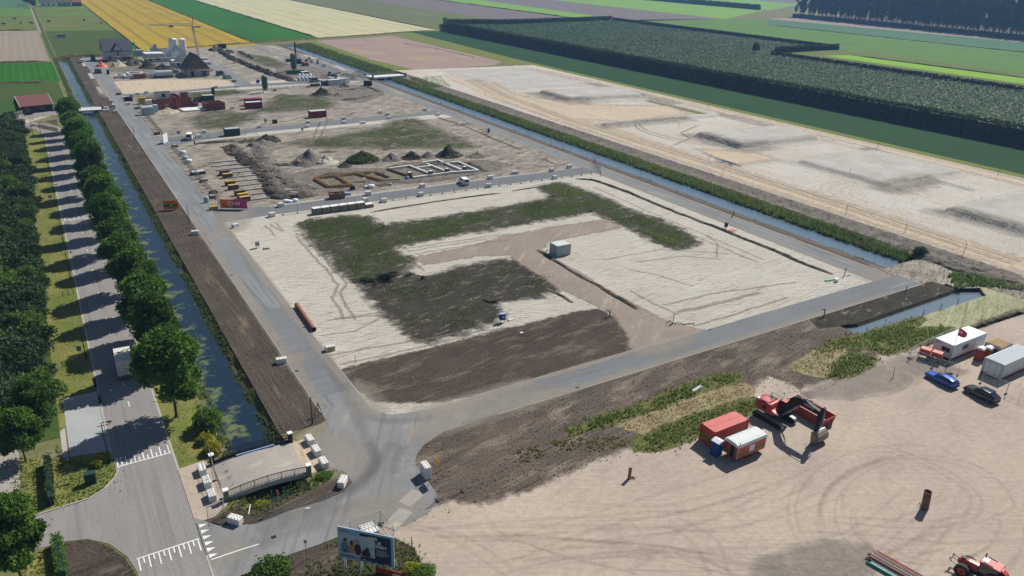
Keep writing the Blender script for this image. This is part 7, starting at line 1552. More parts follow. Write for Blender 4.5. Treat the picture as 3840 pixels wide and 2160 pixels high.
# skip
t = thing('long_skip', 'open red skip container with ribbed sides behind the excavator', 'skip', (84.6, 53.0, 0), 2)
for s in (-1, 1):
    MB().prism([(-2.9, .1), (2.9, .1), (3.15, 1.45), (-3.15, 1.45)], 'x', s * 1.2 - .04, s * 1.2 + .04).build('side_wall', 'orange_dull', t)
    for i in range(7): MB().box((s * 1.27, -2.6 + i * .87, .78), (.09, .12, 1.25)).build('rib', 'orange_dull', t)
    MB().bar((s * 1.22, -3.15, 1.47), (s * 1.22, 3.15, 1.47), .14, .1).build('top_rail', 'red_paint', t)
for s in (-1, 1): MB().add([(-1.2, s * 2.9, .1), (1.2, s * 2.9, .1), (1.2, s * 3.15, 1.45), (-1.2, s * 3.15, 1.45), (-1.2, s * 2.84, .1), (1.2, s * 2.84, .1), (1.2, s * 3.08, 1.45), (-1.2, s * 3.08, 1.45)], [(0, 1, 2, 3), (4, 5, 6, 7), (3, 2, 6, 7), (0, 1, 5, 4), (0, 3, 7, 4), (1, 2, 6, 5)]).build('end_wall', 'orange_dull', t)
for x in (-.5, .5): MB().box((x, -3.1, .8), (.1, .12, 1.2), rx=-10).build('end_rib', 'red_dark', t)
MB().bx(-1.18, 1.18, -2.85, 2.85, .1, .2).build('floor', 'steel_rust_brown', t)
for k, (x, y) in enumerate(((-.5, .6), (.2, 1.2), (.4, -.4))): MB().box((x, y, .3), (.5, .9, .16), rz=30 * k).build('rubble', 'timber', t)
# white cabins
t, rf = box_unit('site_cabin', 'long white site cabin with white roof and red base, flag in front', 'cabin', 119.1, 128.9, 52.55, 55.6, 2.9, 'cabin_white', 'cabin_roof', 'red_dark')
for y in (-.35, .35): w_ = MB().box((-4.93, -.35 + y - .1, 1.75), (.06, .62, .75)).build('window', 'glass', t); MB().box((-4.97, -.35 + y - .1, 1.36), (.05, .68, .05)).build('sill', 'cabin_white', w_)
for x in (-1.55, -.95, -.35): w_ = MB().box((x, -1.55, 1.75), (.5, .06, .8)).build('window', 'glass', t); MB().box((x, -1.585, 1.75), (.04, .03, .8)).build('mullion', 'cabin_white', w_)
MB().box((3.4, -1.545, 2.2), (.45, .04, .25)).build('vent_grille', 'cabin_grey', t); MB().box((2.2, -1.545, 1.35), (.9, .04, 1.9)).build('door', 'cabin_white', t); MB().box((-5.05, 1.05, 2.45), (.3, .6, .35)).build('air_conditioner', 'cabin_grey', t, bevel=.03)
t, rf = box_unit('site_cabin', 'long pale container cabin with ribbed steel roof and red base', 'cabin', 119.9, 129.6, 45.0, 47.95, 2.8, 'cabin_grey', 'roof_steel', 'red_dark', roofribs=-.22)
MB().box((-4.87, 0, 1.45), (.04, 2.2, 1.9)).build('end_door', 'cabin_white', t)
for y in (-.55, .55): MB().box((-4.9, y, 1.45), (.03, .05, 1.9)).build('door_bar', 'cast_metal', t)
t, rf = box_unit('site_cabin', 'small pale cabin with yellow slatted timber roof between the two long cabins', 'cabin', 126.4, 129.8, 48.7, 51.2, 2.5, 'cabin_grey', 'timber', None, roofribs=.28); MB().box((-1.72, -.5, 1.1), (.04, .9, 1.7)).build('door', 'red_dark', t)
for i in range(12): MB().box((-1.6 + i * .29, 0, 2.52), (.03, 2.4, .03)).build('roof_groove', 'timber_dark', rf)
# orange trailer
t = thing('compressor_trailer', 'orange trailer with two bright orange boxes in front of the white cabin', 'trailer', (116.7, 54.5, 0), -72)
MB().bx(-1.7, 1.7, -.75, .75, .75, 1.25).build('body', 'orange_dull', t, bevel=.03)
for x in (-.85, .85): b_ = MB().box((x, 0, 1.5), (1.55, 1.4, .5)).build('cover', 'orange_paint', t, bevel=.05); MB().box((x, 0, 1.76), (1.3, 1.2, .03)).build('lid', 'red_pink', b_)
MB().bx(-1.6, 1.6, -.5, .5, .55, .75).build('chassis', 'black', t); MB().bar((1.6, 0, .6), (3.0, 0, .5), .1, .1).build('drawbar', 'black', t); MB().tube((2.9, 0, .55), (2.9, 0, .02), .05, n=6).build('jockey_leg', 'galv', t)
for y in (-.8, .8): wheel(t, (-.2, y, .34), .34, .2, 'y'); MB().box((-.2, y, .74), (.9, .25, .05)).build('mudguard', 'black', t)
# flag
t = thing('flag', 'red flag with white letter on a tall pole in front of the white cabin', 'flag', (118.85, 52.35, 0)); MB().tube((0, 0, 0), (0.1, .15, 6.2), .05, .03, n=8).build('pole', 'galv', t)
def flag_pt(u, v): 
    return (.1 + 1.75 * u * .78, .15 - 1.75 * u * .5 + .12 * math.sin(u * 7), 6.1 - 1.35 * v - .75 * u + .12 * math.sin(u * 5 + v * 2) + v * u * .55)
n = 8; V = [flag_pt(i / n, j / n) for i in range(n + 1) for j in range(n + 1)]; F = [(i * (n + 1) + j, (i + 1) * (n + 1) + j, (i + 1) * (n + 1) + j + 1, i * (n + 1) + j + 1) for i in range(n) for j in range(n)]
fl = MB(); fl.add(V, F); fl = fl.build('cloth', 'flag_red', t, smooth=True)
mm = MB(); W_ = [(.12, .25), (.2, .62), (.28, .35), (.36, .62), (.44, .25)]
for a, b in zip(W_[:-1], W_[1:]):
    p, q = Vector(flag_pt(*a)), Vector(flag_pt(*b))
    for o in (-.03, .03): mm.bar(p + Vector((-.5, -.78, 0)) * o, q + Vector((-.5, -.78, 0)) * o, .02, .12)
mm.build('letter', 'toilet_white', fl)
# grey shed on the plot
t, rf = box_unit('transformer_shed', 'grey box shed with pale roof standing on the sand plot', 'shed', 88.0, 91.5, 120.3, 122.9, 2.45, 'grey_green', 'roof_pale', None, rib_mat='grey_green')
for x in (-1.1, -.35, .45, 1.2): MB().box((x, -1.315, 1.2), (.6, .03, 2.0)).build('panel', 'grey_green', t)
for y in (-.65, .0, .65): MB().box((-1.765, y, 1.2), (.03, .5, 2.0)).build('panel', 'grey_green', t)
# other containers
for lab, p, w, d, h, wm, rm, rz in (('dark red container with pale lid standing on the third plot', (90.28, 283.05), 6.2, 2.5, 2.6, 'red_dark', 'roof_pale', 4), ('dark red container on the weedy plot, part of a pair', (72.84, 309.19), 6.2, 2.5, 2.6, 'red_dark', 'roof_pale', 4), ('dark red container behind its twin on the weedy plot', (74.57, 316.80), 6.4, 2.5, 2.6, 'red_dark', 'red_dark', 4),
        ('black open container on the cross road near the dug plot', (53.91, 262.39), 4.6, 2.4, 2.5, 'green_dark', 'grey_green', 3), ('dark green container behind the low brick wall', (59.81, 330.49), 4.4, 2.8, 2.6, 'green_dark', 'grey_green', 5), ('dark container at the far end of the house plots', (106.48, 520.32), 4.5, 2.6, 2.8, 'black', 'green_dark', 4), ('black covered skip on the canal road near the white bridge', (137.43, 350.28), 3.6, 2.2, 2.3, 'black', 'black', -30),
        ('grey cabin of the far site compound, larger', (122.52, 356.55), 6, 2.6, 2.6, 'cabin_grey', 'roof_pale', 10), ('grey cabin of the far site compound, smaller', (127.68, 359.85), 4, 2.4, 2.5, 'cabin_grey', 'roof_pale', 10), ('dark tank beside the grey compound cabins', (118.24, 357.24), 2.4, 2.2, 2.2, 'car_grey', 'cast_metal', 10), ('low green crate in front of the dark van', (112.99, 355.71), 4.2, 1.6, 1.3, 'green_silo', 'green_silo', 8), ('grey shed behind the far house', (53.69, 489.44), 4.6, 3, 3.6, 'block_grey_dark', 'block_grey', 4), ('grey blue skip beside the roadside pallets', (34.28, 216.72), 3.4, 1.8, 0.9, 'car_grey', 'block_grey', 8)):
    box_unit('storage_container', lab, 'container', p[0] - w / 2, p[0] + w / 2, p[1], p[1] + d, h, wm, rm, None, ribs=.34, rz=rz, group='containers on the plots')
# skip near the formwork
t = thing('waste_skip', 'rusty open waste skip full of rubble beside the cross road', 'skip', (60.88, 180.10), -8); 
for s in (-1, 1): MB().prism([(-1.7, .1), (1.7, .1), (2.1, 1.5), (-2.1, 1.5)], 'y', s * .9 - .05, s * .9 + .05).build('side_wall', 'steel_rust', t); MB().prism([(-.9, .1), (.9, .1), (.95, 1.5), (-.95, 1.5)], 'x', s * 1.85 - .05, s * 1.85 + .05).build('end_wall', 'steel_rust', t)
MB().bx(-1.8, 1.8, -.85, .85, .1, 1.0).build('rubble_fill', 'steel_rust_brown', t)
for k in range(9): MB().box((-1.4 + k * .35, .5 * math.sin(k * 2.1), 1.1), (.6, .3, .2), rz=k * 40, rx=20).build('rubble', ('bag_white', 'timber_dark', 'brick_red')[k % 3], t)
# ---------------------------------------------------------------- pipes
t = thing('steel_pipe', 'long rusty steel pipe lying on the sand beside the straight road', 'pipe'); a, b = Vector((32.35, 120.6, .42)), Vector((31.95, 109.9, .42))
def hollow(p, q, r, mat, name, parent, n=18):
    m = MB(); m.ring((0, 0, 0), r, r * .86, 'z', (q - p).length, n); o = m.build(name, mat, parent); o.location = (p + q) / 2; o.rotation_euler = (q - p).to_track_quat('Z', 'Y').to_euler(); return o
hollow(a, b, .42, 'steel_rust', 'pipe_wall', t)
for f_ in (0.02, .98): p = a.lerp(b, f_); d = (b - a).normalized() * .06; hollow(p - d, p + d, .45, 'steel_rust_brown', 'flange', t)
t = thing('steel_pipe', 'upright brown steel pipe standing in the yard with earth at its foot', 'pipe'); hollow(Vector((80.1, 33.15, -.2)), Vector((80.0, 33.3, 2.35)), .42, 'steel_rust_brown', 'pipe_wall', t); hollow(Vector((80.0, 33.3, 2.3)), Vector((80.0, 33.3, 2.42)), .45, 'steel_rust_brown', 'collar', t)
t = thing('steel_pipe', 'slim upright rusty pipe standing where the yard meets the soil strip', 'pipe'); hollow(Vector((52.95, 54.5, -.2)), Vector((52.95, 54.5, 1.45)), .2, 'steel_rust', 'pipe_wall', t, 14); hollow(Vector((52.95, 54.5, 1.4)), Vector((52.95, 54.5, 1.5)), .23, 'steel_rust', 'collar', t, 14)
for k, (c, s, lab) in enumerate((((80.2, 33.5), 1.1, 'dry grass tuft at the foot of the upright brown pipe'), ((53.4, 54.4), .8, 'dry grass tuft at the foot of the slim rusty pipe'))):
    P = np.random.default_rng(k).normal(0, .28 * s, (36, 2)) + np.array(c); props(tufts('grass_tuft', P, .16, .04, 'grass_dry', 7 + k, 4, z=.02, kind=None), lab, 'grass')
rg = random.Random(8)
for k in range(26):
    lay = k // 13; x0 = 65.9 + (k % 13) * .19 + lay * .09; mt = ('pipe_green', 'pipe_pale', 'pipe_pale', 'steel_rust_brown', 'steel_rust_brown', 'steel_pink', 'steel_rust_brown', 'pipe_pale', 'steel_rust_brown', 'steel_pink', 'steel_pink', 'steel_rust_brown', 'steel_pink')[k % 13]; off = (0 if k % 13 < 3 else .5) + rg.uniform(-.25, .25)
    cn = {'pipe_green': 'green painted', 'pipe_pale': 'pale galvanised', 'steel_rust_brown': 'rusty brown', 'steel_pink': 'reddish'}[mt]
    o = MB().tube((0, 0, 0), (1.1, -6.0, 0), .08, n=8).build('steel_tube', mt, loc=(x0, 31.0 + off, .09 + lay * .155 + (.14 if k % 13 > 3 else 0))); props(o, cn + ' steel tube in the ' + ('lower' if lay == 0 else 'upper') + ' layer of the pile beside the tractor', 'tube', 'steel tubes in the pile')
for k in range(7): o = MB().tube((0, 0, 0), (.9, -3.4, 0), .07, n=8).build('steel_tube', 'steel_pink', loc=(65.9 + k * .17, 28.9 - .1 * (k % 2), .08)); props(o, 'short reddish steel tube in front of the tube pile', 'tube', 'short tubes by the pile')
# ================================================================ billboard and banners
t = thing('billboard', 'large billboard with a family photo and navy text panel on white steel legs', 'billboard', (19.66, 55.5, 0), -45)
BW, Z0, Z1 = 2.95, 1.6, 5.5
MB().bx(-BW, BW, -.06, .06, Z0, Z1).build('board', 'sign_blue', t)
ZM = lambda z: Z0 + (z - 1.9) * (Z1 - Z0) / 2.85
def pr(x0, x1, z0, z1, mat, name, d=.065, parent=None): return MB().bx(x0, x1, -d - .004, -d, ZM(z0), ZM(z1)).build(name, mat, parent or t)
ph = pr(-2.8, .6, 2.35, 4.2, 'sign_photo', 'printed_photo'); pr(-.6, 2.65, 2.0, 4.55, 'sign_navy', 'navy_panel', .066); ph2 = pr(-.6, .95, 2.45, 4.3, 'sign_photo', 'printed_photo', .072)
for x in (-.2, .35): pr(x, x + .05, 3.1, 4.25, 'sign_blue', 'printed_window', .077)
def blob(x, z, rx, rz, mat, d, nm):
    m = MB(); n = 14; m.prism([(x + rx * math.cos(2 * math.pi * i / n), ZM(z) + rz * 1.25 * math.sin(2 * math.pi * i / n)) for i in range(n)], 'y', -d - .004, -d); return m.build(nm, mat, ph)
for x, z, a, b, mt in ((-2.25, 3.0, .42, .5, 'shirt_print'), (-1.45, 2.95, .45, .45, 'mustard_print'), (-.85, 3.0, .35, .62, 'hair_print'), (.0, 2.75, .5, .36, 'hair_print'), (-2.2, 2.62, .6, .16, 'shirt_print'), (-.1, 2.5, .8, .1, 'skin_print')): blob(x, z, a, b, mt, .082, 'printed_figure')
for x, z, mt in ((-2.15, 3.62, 'hair_print'), (-1.45, 3.5, 'hair_print'), (-.9, 3.68, 'skin_print'), (.15, 3.12, 'hair_print')): blob(x, z, .22, .26, mt, .09, 'printed_figure')
blob(-2.05, 3.52, .14, .18, 'skin_print', .096, 'printed_figure'); blob(-1.3, 3.42, .12, .16, 'skin_print', .096, 'printed_figure')
for i, s in enumerate(('HIER', 'WIL JE', 'WONEN')): text(s, .5, 'cabin_white', t, (.25, -.09, 4.85 - i * .46), (90, 0, 0), align='LEFT', bold=.012)
for i in range(5): pr(1.1, 1.1 + (1.15, 1.0, 1.35, 1.25, .75)[i], 3.25 - i * .12, 3.29 - i * .12, 'cabin_grey', 'printed_line', .075)
text('W', .3, 'cabin_grey', t, (-.25, -.085, 1.92), (90, 0, 0), bold=.012)
for x, w_ in ((.0, .55), (.95, .3), (1.9, .5)): pr(x, x + w_, 2.07, 2.12, 'cabin_grey', 'printed_line', .075)
for z, w_ in ((2.22, 1.5), (2.1, 2.0)): pr(-2.75, -2.75 + w_, z, z + .05, 'sign_navy', 'printed_line', .075)
pr(-2.75, -1.7, 4.42, 4.47, 'sign_navy', 'printed_line', .075); blob(-2.2, 4.46, .07, .07, 'sign_navy', .08, 'printed_mark')
for x in (-2.4, -.6, .8, 2.5):
    lg = MB().tube((x, .25, -.2), (x, .25, Z1 - .4), .06, n=8).build('leg', 'white_paint', t); MB().tube((x, .25, 3.6), (x, 1.7, .1), .05, n=8).build('brace', 'white_paint', lg); MB().bar((x, .05, Z0 + .3), (x, .28, Z0 + .3), .06, .06).build('bracket', 'white_paint', lg); MB().tube((x, -.35, -.05), (x, .0, Z0 + .25), .045, n=8).build('front_strut', 'white_paint', lg)
def banner(name, label, a, b, z0, z1, mats, texts, thick=.03, posts=True, pm='galv'):
    d = Vector((b[0] - a[0], b[1] - a[1])); L_ = d.length; t = thing(name, label, 'banner', a, math.degrees(math.atan2(d.y, d.x)), 'printed banners'); x = 0
    for mt, f_ in mats: MB().bx(x, x + L_ * f_, -thick, thick, z0, z1).build('cloth', mt, t); x += L_ * f_
    for s, f_, sz, mt in texts: text(s, sz, mt, t, (L_ * f_, -thick - .006, (z0 + z1) / 2), (90, 0, 0), bold=.03, extrude=.006)
    if posts:
        for i in range(max(2, int(L_ / 3.4) + 1)): MB().tube((L_ * i / max(1, int(L_ / 3.4)), thick + .06, 0), (L_ * i / max(1, int(L_ / 3.4)), thick + .06, z1 + .1), .05, n=6).build('post', pm, t)
    return t
banner('banner', 'orange and pink site banner pair with white letters at the fence corner', (32.88, 182.92), (38.37, 179.76), .3, 2.5, (('banner_orange', .46), ('banner_pink', .54)), (('!D', .38, 1.5, 'cabin_white'), ('W', .63, 1.5, 'cabin_white')))
b_ = banner('banner', 'orange banner with green stripe and round emblem on the dark verge', (20.95, 187.59), (24.05, 186.58), .2, 2.35, (('banner_orange', 1.0),), ())
L_ = math.dist((20.95, 187.59), (24.05, 186.58)); MB().bx(0, L_, -.05, -.035, .9, 1.35).build('green_stripe', 'green_stripe', b_); MB().ring((L_ / 2, -.055, 1.2), .62, .5, 'y', .012).build('emblem_ring', 'green_stripe', b_); text('V', 1.1, 'cabin_white', b_, (L_ / 2, -.07, 1.2), (90, 0, 0), bold=.02); MB().tube((L_ * .8, .1, 0), (L_ * .7, .1, 3.4), .05, n=6).bar((L_ * .7, .1, 3.4), (0, .1, 2.4), .04, .04).build('stay', 'galv', b_)
banner('banner', 'orange banner with white letters on the fence below the billboard', (20.2, 54.6), (22.2, 52.5), .1, 1.5, (('orange_dull', 1.0),), (('!D', .8, 1.0, 'cabin_white'),), pm='black')
# ================================================================ heaps
for k, (p, rx, ry, h, mt, lab, rot) in enumerate((
    ((66.02, 218.31), 7.0, 5.0, 4.2, 'sand_damp_shade', 'large grey and pale sand heap behind the timber formwork', 20), ((70.09, 215.92), 4.2, 3.4, 2.6, 'sand', 'pale sand slope leaning on the large grey heap', 10), ((80.72, 213.37), 6.2, 4.2, 3.3, 'weedy', 'dark soil heap overgrown with green weeds', 5), ((89.42, 211.69), 3.6, 3.0, 2.6, 'sand_damp_shade', 'grey sand heap right of the overgrown heap', 0), ((95.81, 211.05), 3.9, 3.0, 2.6, 'peat', 'dark brown soil heap in the row of heaps', 0), ((101.49, 210.76), 2.7, 2.4, 2.1, 'sand_damp_shade', 'small grey heap between two dark heaps', 0), ((108.16, 209.37), 4.8, 4.0, 4.0, 'peat', 'tall dark pointed heap behind the white foundations', 0), ((116.33, 205.22), 4.6, 3.2, 1.8, 'sand_damp_shade', 'low lumpy heap at the right end of the heaps', 0), ((73.76, 209.83), 2.4, 2.0, 1.5, 'weedy', 'small green topped heap at the foot of the overgrown heap', 0),
    ((62.12, 250.92), 5.0, 3.6, 2.6, 'peat', 'dark heap in the weeds beyond the dug plot', 0), ((59.20, 245.98), 5.5, 3.5, 2.2, 'sand_damp_shade', 'grey heap at the end of the long spoil bank', 0), ((108.53, 333.87), 4.8, 4.0, 3.6, 'peat', 'dark pointed heap on the third plot', 0), ((125.61, 350.79), 3.2, 2.8, 2.6, 'sand_damp_shade', 'small grey heap in front of the compound cabins', 0), ((114.18, 327.78), 3.6, 2.6, 1.8, 'sand_damp_shade', 'low grey heap right of the dark pointed heap', 0),
    ((39.12, 451.02), 4.6, 4, 3.6, 'sand_warm', 'yellow sand heap in front of the far house', 0), ((46.69, 453.16), 5.6, 5, 4.2, 'trench_soil', 'brown soil heap in front of the far house', 0), ((51.84, 439.64), 5.6, 4.5, 4.2, 'peat', 'dark cone heap beside the white flat roofed block', 0), ((58.14, 434.00), 4.8, 4, 3.2, 'peat', 'dark lumpy heap in front of the stepped gable house', 0), ((41.29, 312.78), 4.6, 3, 2.2, 'sand_warm', 'pale sand heap in front of the red brick walls', 0), ((56.36, 331.68), 3.4, 2.6, 2.8, 'peat', 'dark heap between brick wall and dark green container', 0), ((99.85, 510.35), 4.6, 4, 3.6, 'trench_soil', 'grey heap at the far corner of the house plots', 0), ((89.22, 56.89), 1.5, 1.1, 0.5, 'yard_grey', 'small grey gravel mound behind the excavator', 20), ((104.67, 498.44), 5, 4, 2.4, 'peat', 'dark heap next to the far corner heap', 0))):
    heap('soil_heap', p, rx, ry, h, mt, 200 + k, lab, rot=rot)
P = scatter([(p[0], p[1]) for p in arc(78.1, 209.3, 5.0, 3.4, 0, 350)], 9, 301)
def hz(x, y): return np.clip(3.3 * (1 - np.sqrt(((x - 78.1) / 6.2) ** 2 + ((y - 209.3) / 4.2) ** 2)), 0, 9) * 0.95
HG = (80.72, 213.37); P = P - np.array([78.1, 209.3]) + np.array(HG)
props(tufts('heap_weeds', P, .4, .2, 'weed', 302, 4, zf=lambda x, y: hz(x - HG[0] + 78.1, y - HG[1] + 209.3), tintf=lambda x, y: .15 + .4 * fbm(x, y, 4, 2)), 'weeds covering the overgrown soil heap', 'weeds')
# ================================================================ formwork, foundations, materials on the dug plot
def walls(name, label, segs, w, h, mat, z0=0.0, cat='foundation', part='foundation_wall', group='foundations on the dug plot'):
    t = thing(name, label, cat, segs[0][0], 0, group); o = Vector((segs[0][0][0], segs[0][0][1], 0))
    for k, (a, b) in enumerate(segs): MB().bar(Vector((a[0], a[1], z0 + h / 2 + .002 * k)) - o, Vector((b[0], b[1], z0 + h / 2 + .002 * k)) - o, w, h).build(part, mat, t)
    return t
def off(a, b, d): v = Vector((b[0] - a[0], b[1] - a[1])).normalized(); return ((a[0] - v.y * d, a[1] + v.x * d), (b[0] - v.y * d, b[1] + v.x * d))
fw = [((61.3, 199.4), (62.1, 190.0)), ((62.1, 190.0), (68.0, 189.0)), ((67.6, 198.8), (68.0, 189.0)), ((61.3, 199.4), (73.6, 199.6)), ((73.6, 199.6), (74.8, 196.4)), ((74.8, 196.4), (77.2, 190.6))]
walls('timber_formwork', 'yellow timber formwork trench frame on the dug plot', [s for a, b in fw for s in (off(a, b, .32), off(a, b, -.32))], .09, .7, 'timber_form', cat='formwork', part='form_board')
walls('timber_formwork', 'half built brown formwork between the yellow frame and the white foundations', [off((78.6, 199.5), (80.4, 192.8), .3), off((78.6, 199.5), (80.4, 192.8), -.3), off((76.6, 189.6), (82.0, 189.2), .3), off((83.6, 201.2), (86.6, 189.8), .3), off((83.6, 201.2), (86.6, 189.8), -.3)], .08, .45, 'timber_dark', cat='formwork', part='form_board')
X = [(84.6, 200.9), (91.2, 201.3), (92.6, 189.4), (86.4, 189.3)]
fs = [((84.2, 201), (91.0, 201.6)), ((91.0, 201.6), (92.8, 189.6)), ((86.4, 189.2), (98.0, 189.8)), ((92.0, 198.6), (97.4, 199.0)), ((96.4, 203.6), (98.2, 190.0)), ((96.4, 203.6), (101.8, 204.2)), ((101.8, 204.2), (103.0, 189.4)), ((98.2, 189.9), (107.2, 188.6)), ((102.2, 200.2), (106.6, 200.0)), ((106.6, 200.0), (107.2, 188.6))]
walls('strip_foundation', 'white strip foundations laid out as connected rooms', fs, .55, .6, 'white_concrete')
for k, (p, lab) in enumerate((((86.17, 191.04), 'near the left room'), ((92.34, 190.09), 'in the middle room'), ((97.92, 190.65), 'in the third room'), ((103.69, 190.59), 'in the right room'))):
    t = thing('brick_pallet', 'pallet of brown bricks standing in the white foundations ' + lab, 'pallet', p, 5, 'brick pallets'); MB().bx(-.6, .6, -.5, .5, 0, .14).build('pallet_base', 'timber', t); 
    for i in range(5): MB().bx(-.56, .56, -.46, .46, .15 + i * .26, .15 + i * .26 + .245).build('brick_layer', 'steel_rust_brown', t)
    MB().bx(-.5, .5, -.4, .4, 1.46, 1.52).build('cover_sheet', 'bag_white', t)
for k, (p, rz, n_, mt, lab) in enumerate((((76.04, 186.00), 20, 7, 'timber_dark', 'loose brown timbers lying before the formwork'), ((74.20, 195.16), 40, 3, 'timber', 'crossed pale beams on the half built formwork'), ((71.64, 192.34), -15, 3, 'timber_dark', 'brown beams leaning on the formwork'), ((80.90, 190.49), 5, 3, 'mud_yellow', 'yellow planks beside the white foundations'), ((92.83, 185.78), -60, 2, 'timber', 'two pale planks leaning on the front foundation'), ((78.79, 198.41), 10, 4, 'timber', 'bundle of boards behind the formwork'), ((96.78, 192.37), 0, 5, 'timber_dark', 'row of dark props inside the third room'))):
    t = thing('timber_bundle', lab, 'timber', p, rz, 'loose timber on the dug plot')
    for i in range(n_): MB().box((i * .05, -.6 + i * .35, .12 + .05 * (i % 2)), (3.4, .18, .16), rz=(i * 37) % 13 - 6).build('beam', mt, t)
def bag(c, s, label, group='big bags', mat='bag_white', name='big_bag'):
    rg = random.Random(int(c[0] * 97 + c[1] * 31)); m = MB(); n = 10; V = []
    for z, r_ in ((0, .42), (.15, .52), (.5, .55), (.8, .5), (.95, .34), (1.0, .08)):
        for i in range(n): a = 2 * math.pi * i / n; q = r_ * (1 + .18 * max(abs(math.cos(a)), abs(math.sin(a))) + rg.uniform(-.06, .06)); V.append((q * math.cos(a) * s[0], q * math.sin(a) * s[1], z * s[2]))
    m.add(V, [(j * n + i, j * n + (i + 1) % n, (j + 1) * n + (i + 1) % n, (j + 1) * n + i) for j in range(5) for i in range(n)] + [tuple(range(n - 1, -1, -1)), tuple(range(50, 60))]); o = m.build(name, mat, loc=c, smooth=True); return props(o, label, 'bag', group)
for p, s in (((48.31, 182.07), (1.3, 1, .7)), ((49.23, 181.38), (1.2, 1, .6)), ((50.52, 181.52), (1.2, 1.1, .8))): bag(p, s, 'slumped white big bag in the heap beside the fenced cross road', 'white bags by the cross road')
bag((72.34, 185.53), (1.6, 1.1, .9), 'white foil wrapped bundle in front of the formwork'); bag((71.06, 186.10), (.9, .9, .6), 'small white bag beside the foil wrapped bundle')
bag((34.40, 231.81), (1.5, 1.2, 1.0), 'blue and white foil bag by the roadside fence', mat='bag_white'); bag((34.26, 236.42), (1.2, 1.2, .9), 'blue bag behind the foil bag by the fence', mat='bag_blue'); bag((34.70, 242.99), (1.5, 1.2, 1.1), 'pale white bag on a pallet by the roadside fence'); bag((78.07, 185.64), (.7, .7, .6), 'blue bag among the loose timbers', mat='bag_blue'); bag((85.00, 189.82), (.7, .7, .8), 'blue canister by the foundation pallet', mat='bag_blue')
for i in range(5): bag(((110.88, 375.04)[0] + i * 1.7, (110.88, 375.04)[1] - i * .5), (1.3, 1.3, 2.3), 'white big bag standing in the row beside the dark van', 'bag row in the far compound')
for i in range(4): bag(((113.78, 382.86)[0] + i * 1.7, (113.78, 382.86)[1] - i * .4), (1.3, 1.3, 2.4), 'white big bag in the rear row of the far compound', 'rear bag row in the far compound')
bag((126.63, 375.52), (1.3, 1.3, 1.6), 'white bag beside the dark machinery'); bag((30.97, 189.58), (1.0, .6, 1.6), 'white sheet hung on the fence corner', mat='foil_blue')
# paver stacks
for k in range(7):
    x = 52.2 + k * 2.2; h_ = 7 if k < 6 else 4; t = thing('paver_stack', ('tall square stack of concrete pavers in the row along the fence' if k < 6 else 'low stack of pale pavers at the end of the row along the fence'), 'paver stack', (x, 169.9 - .02 * k), 2, 'paver stacks along the fence')
    for i in range(h_): MB().box((.02 * (i % 2), .015 * (i % 3), .11 + i * .215), (2.02, 1.5, .195)).build('paver_layer', 'brick_paver', t)
    MB().box((0, 0, .02 + h_ * .215 + .02), (2.04, 1.52, .05)).build('cover_sheet', 'white_concrete', t)
# timber bundles and ground beams on the left plot
for k, (p, mt) in enumerate((((40.61, 213.95), 'steel_rust_brown'), ((40.64, 210.52), 'timber_dark'), ((39.59, 202.83), 'mud_yellow'), ((39.47, 198.74), 'timber_dark'), ((39.68, 192.67), 'steel_rust_brown'), ((39.72, 189.76), 'mud_yellow'), ((39.55, 187.03), 'timber_dark'))):
    t = thing('shutter_stack', ('dark brown', 'brown', 'yellow topped', 'brown weathered', 'rust brown', 'bright yellow', 'dark low')[k] + ' stack of shutter boards on the plot with ground beams', 'board stack', p, 4, 'shutter board stacks')
    for i in range(5): MB().box((0, 0, .12 + i * .24), (2.6, 1.1, .2)).build('board', 'timber_dark' if i < 4 else mt, t)
    MB().box((0, 0, 1.26), (2.5, 1.0, .05)).build('top_sheet', mt if mt != 'timber_dark' else 'timber', t)
for k in range(10):
    y = 187 + k * 4.6; o = MB().bx(-8.5, 8.5, -.16, .16, 0, .32).build('ground_beam', 'grey_concrete', loc=(47.5 + (k % 2) * .3, y)); props(o, 'long concrete ground beam in the row laid across the left plot', 'beam', 'ground beams on the left plot')
    for x in (-8, -3, 2, 7): MB().box((x, .25, .12), (.5, .9, .3)).build('beam_pad', 'steel_rust_brown', o)
for k, (p, rz, lab) in enumerate((((34.08, 209.02), 20, 'brown pallet load beside the roadside fence'), ((34.17, 197.12), 10, 'dark pallet load with red top near the fence corner'), ((32.93, 192.86), 0, 'grey board stack by the fence corner'), ((34.13, 253.24), 0, 'pallet with dark load beside the roadside fence'), ((32.32, 323.69), 0, 'dark pallet load on the kerb by the foil wrapped stacks'))):
    t = thing('pallet_load', lab, 'pallet', p, rz, 'pallet loads'); MB().bx(-1, 1, -.6, .6, 0, .15).build('pallet_base', 'timber', t); MB().bx(-.95, .95, -.55, .55, .15, .6).build('load', 'timber_dark', t); MB().bx(-.6, .5, -.4, .3, .6, .85).build('load', 'red_dark' if k == 1 else 'block_grey', t)
for k, (p, s, lab) in enumerate((((33.18, 310.45), 2.0, 'left'), ((35.27, 310.73), 2.0, 'middle'), ((37.48, 314.16), 1.6, 'right'))):
    t = thing('wrapped_pallet', 'pale blue foil wrapped brick stack on the straight road corner, ' + lab + ' of three', 'pallet', p, 4, 'foil wrapped stacks')
    for i in range(3): MB().box((0, 0, .5 + i * .95), (s, 2.0, .92)).build('wrapped_layer', 'foil_blue', t, bevel=.06)
# ================================================================ houses far off
def wall_poly(pts, y0, y1, mat, name, parent, axis='y'): return MB().prism(pts, axis, y0, y1).build(name, mat, parent)
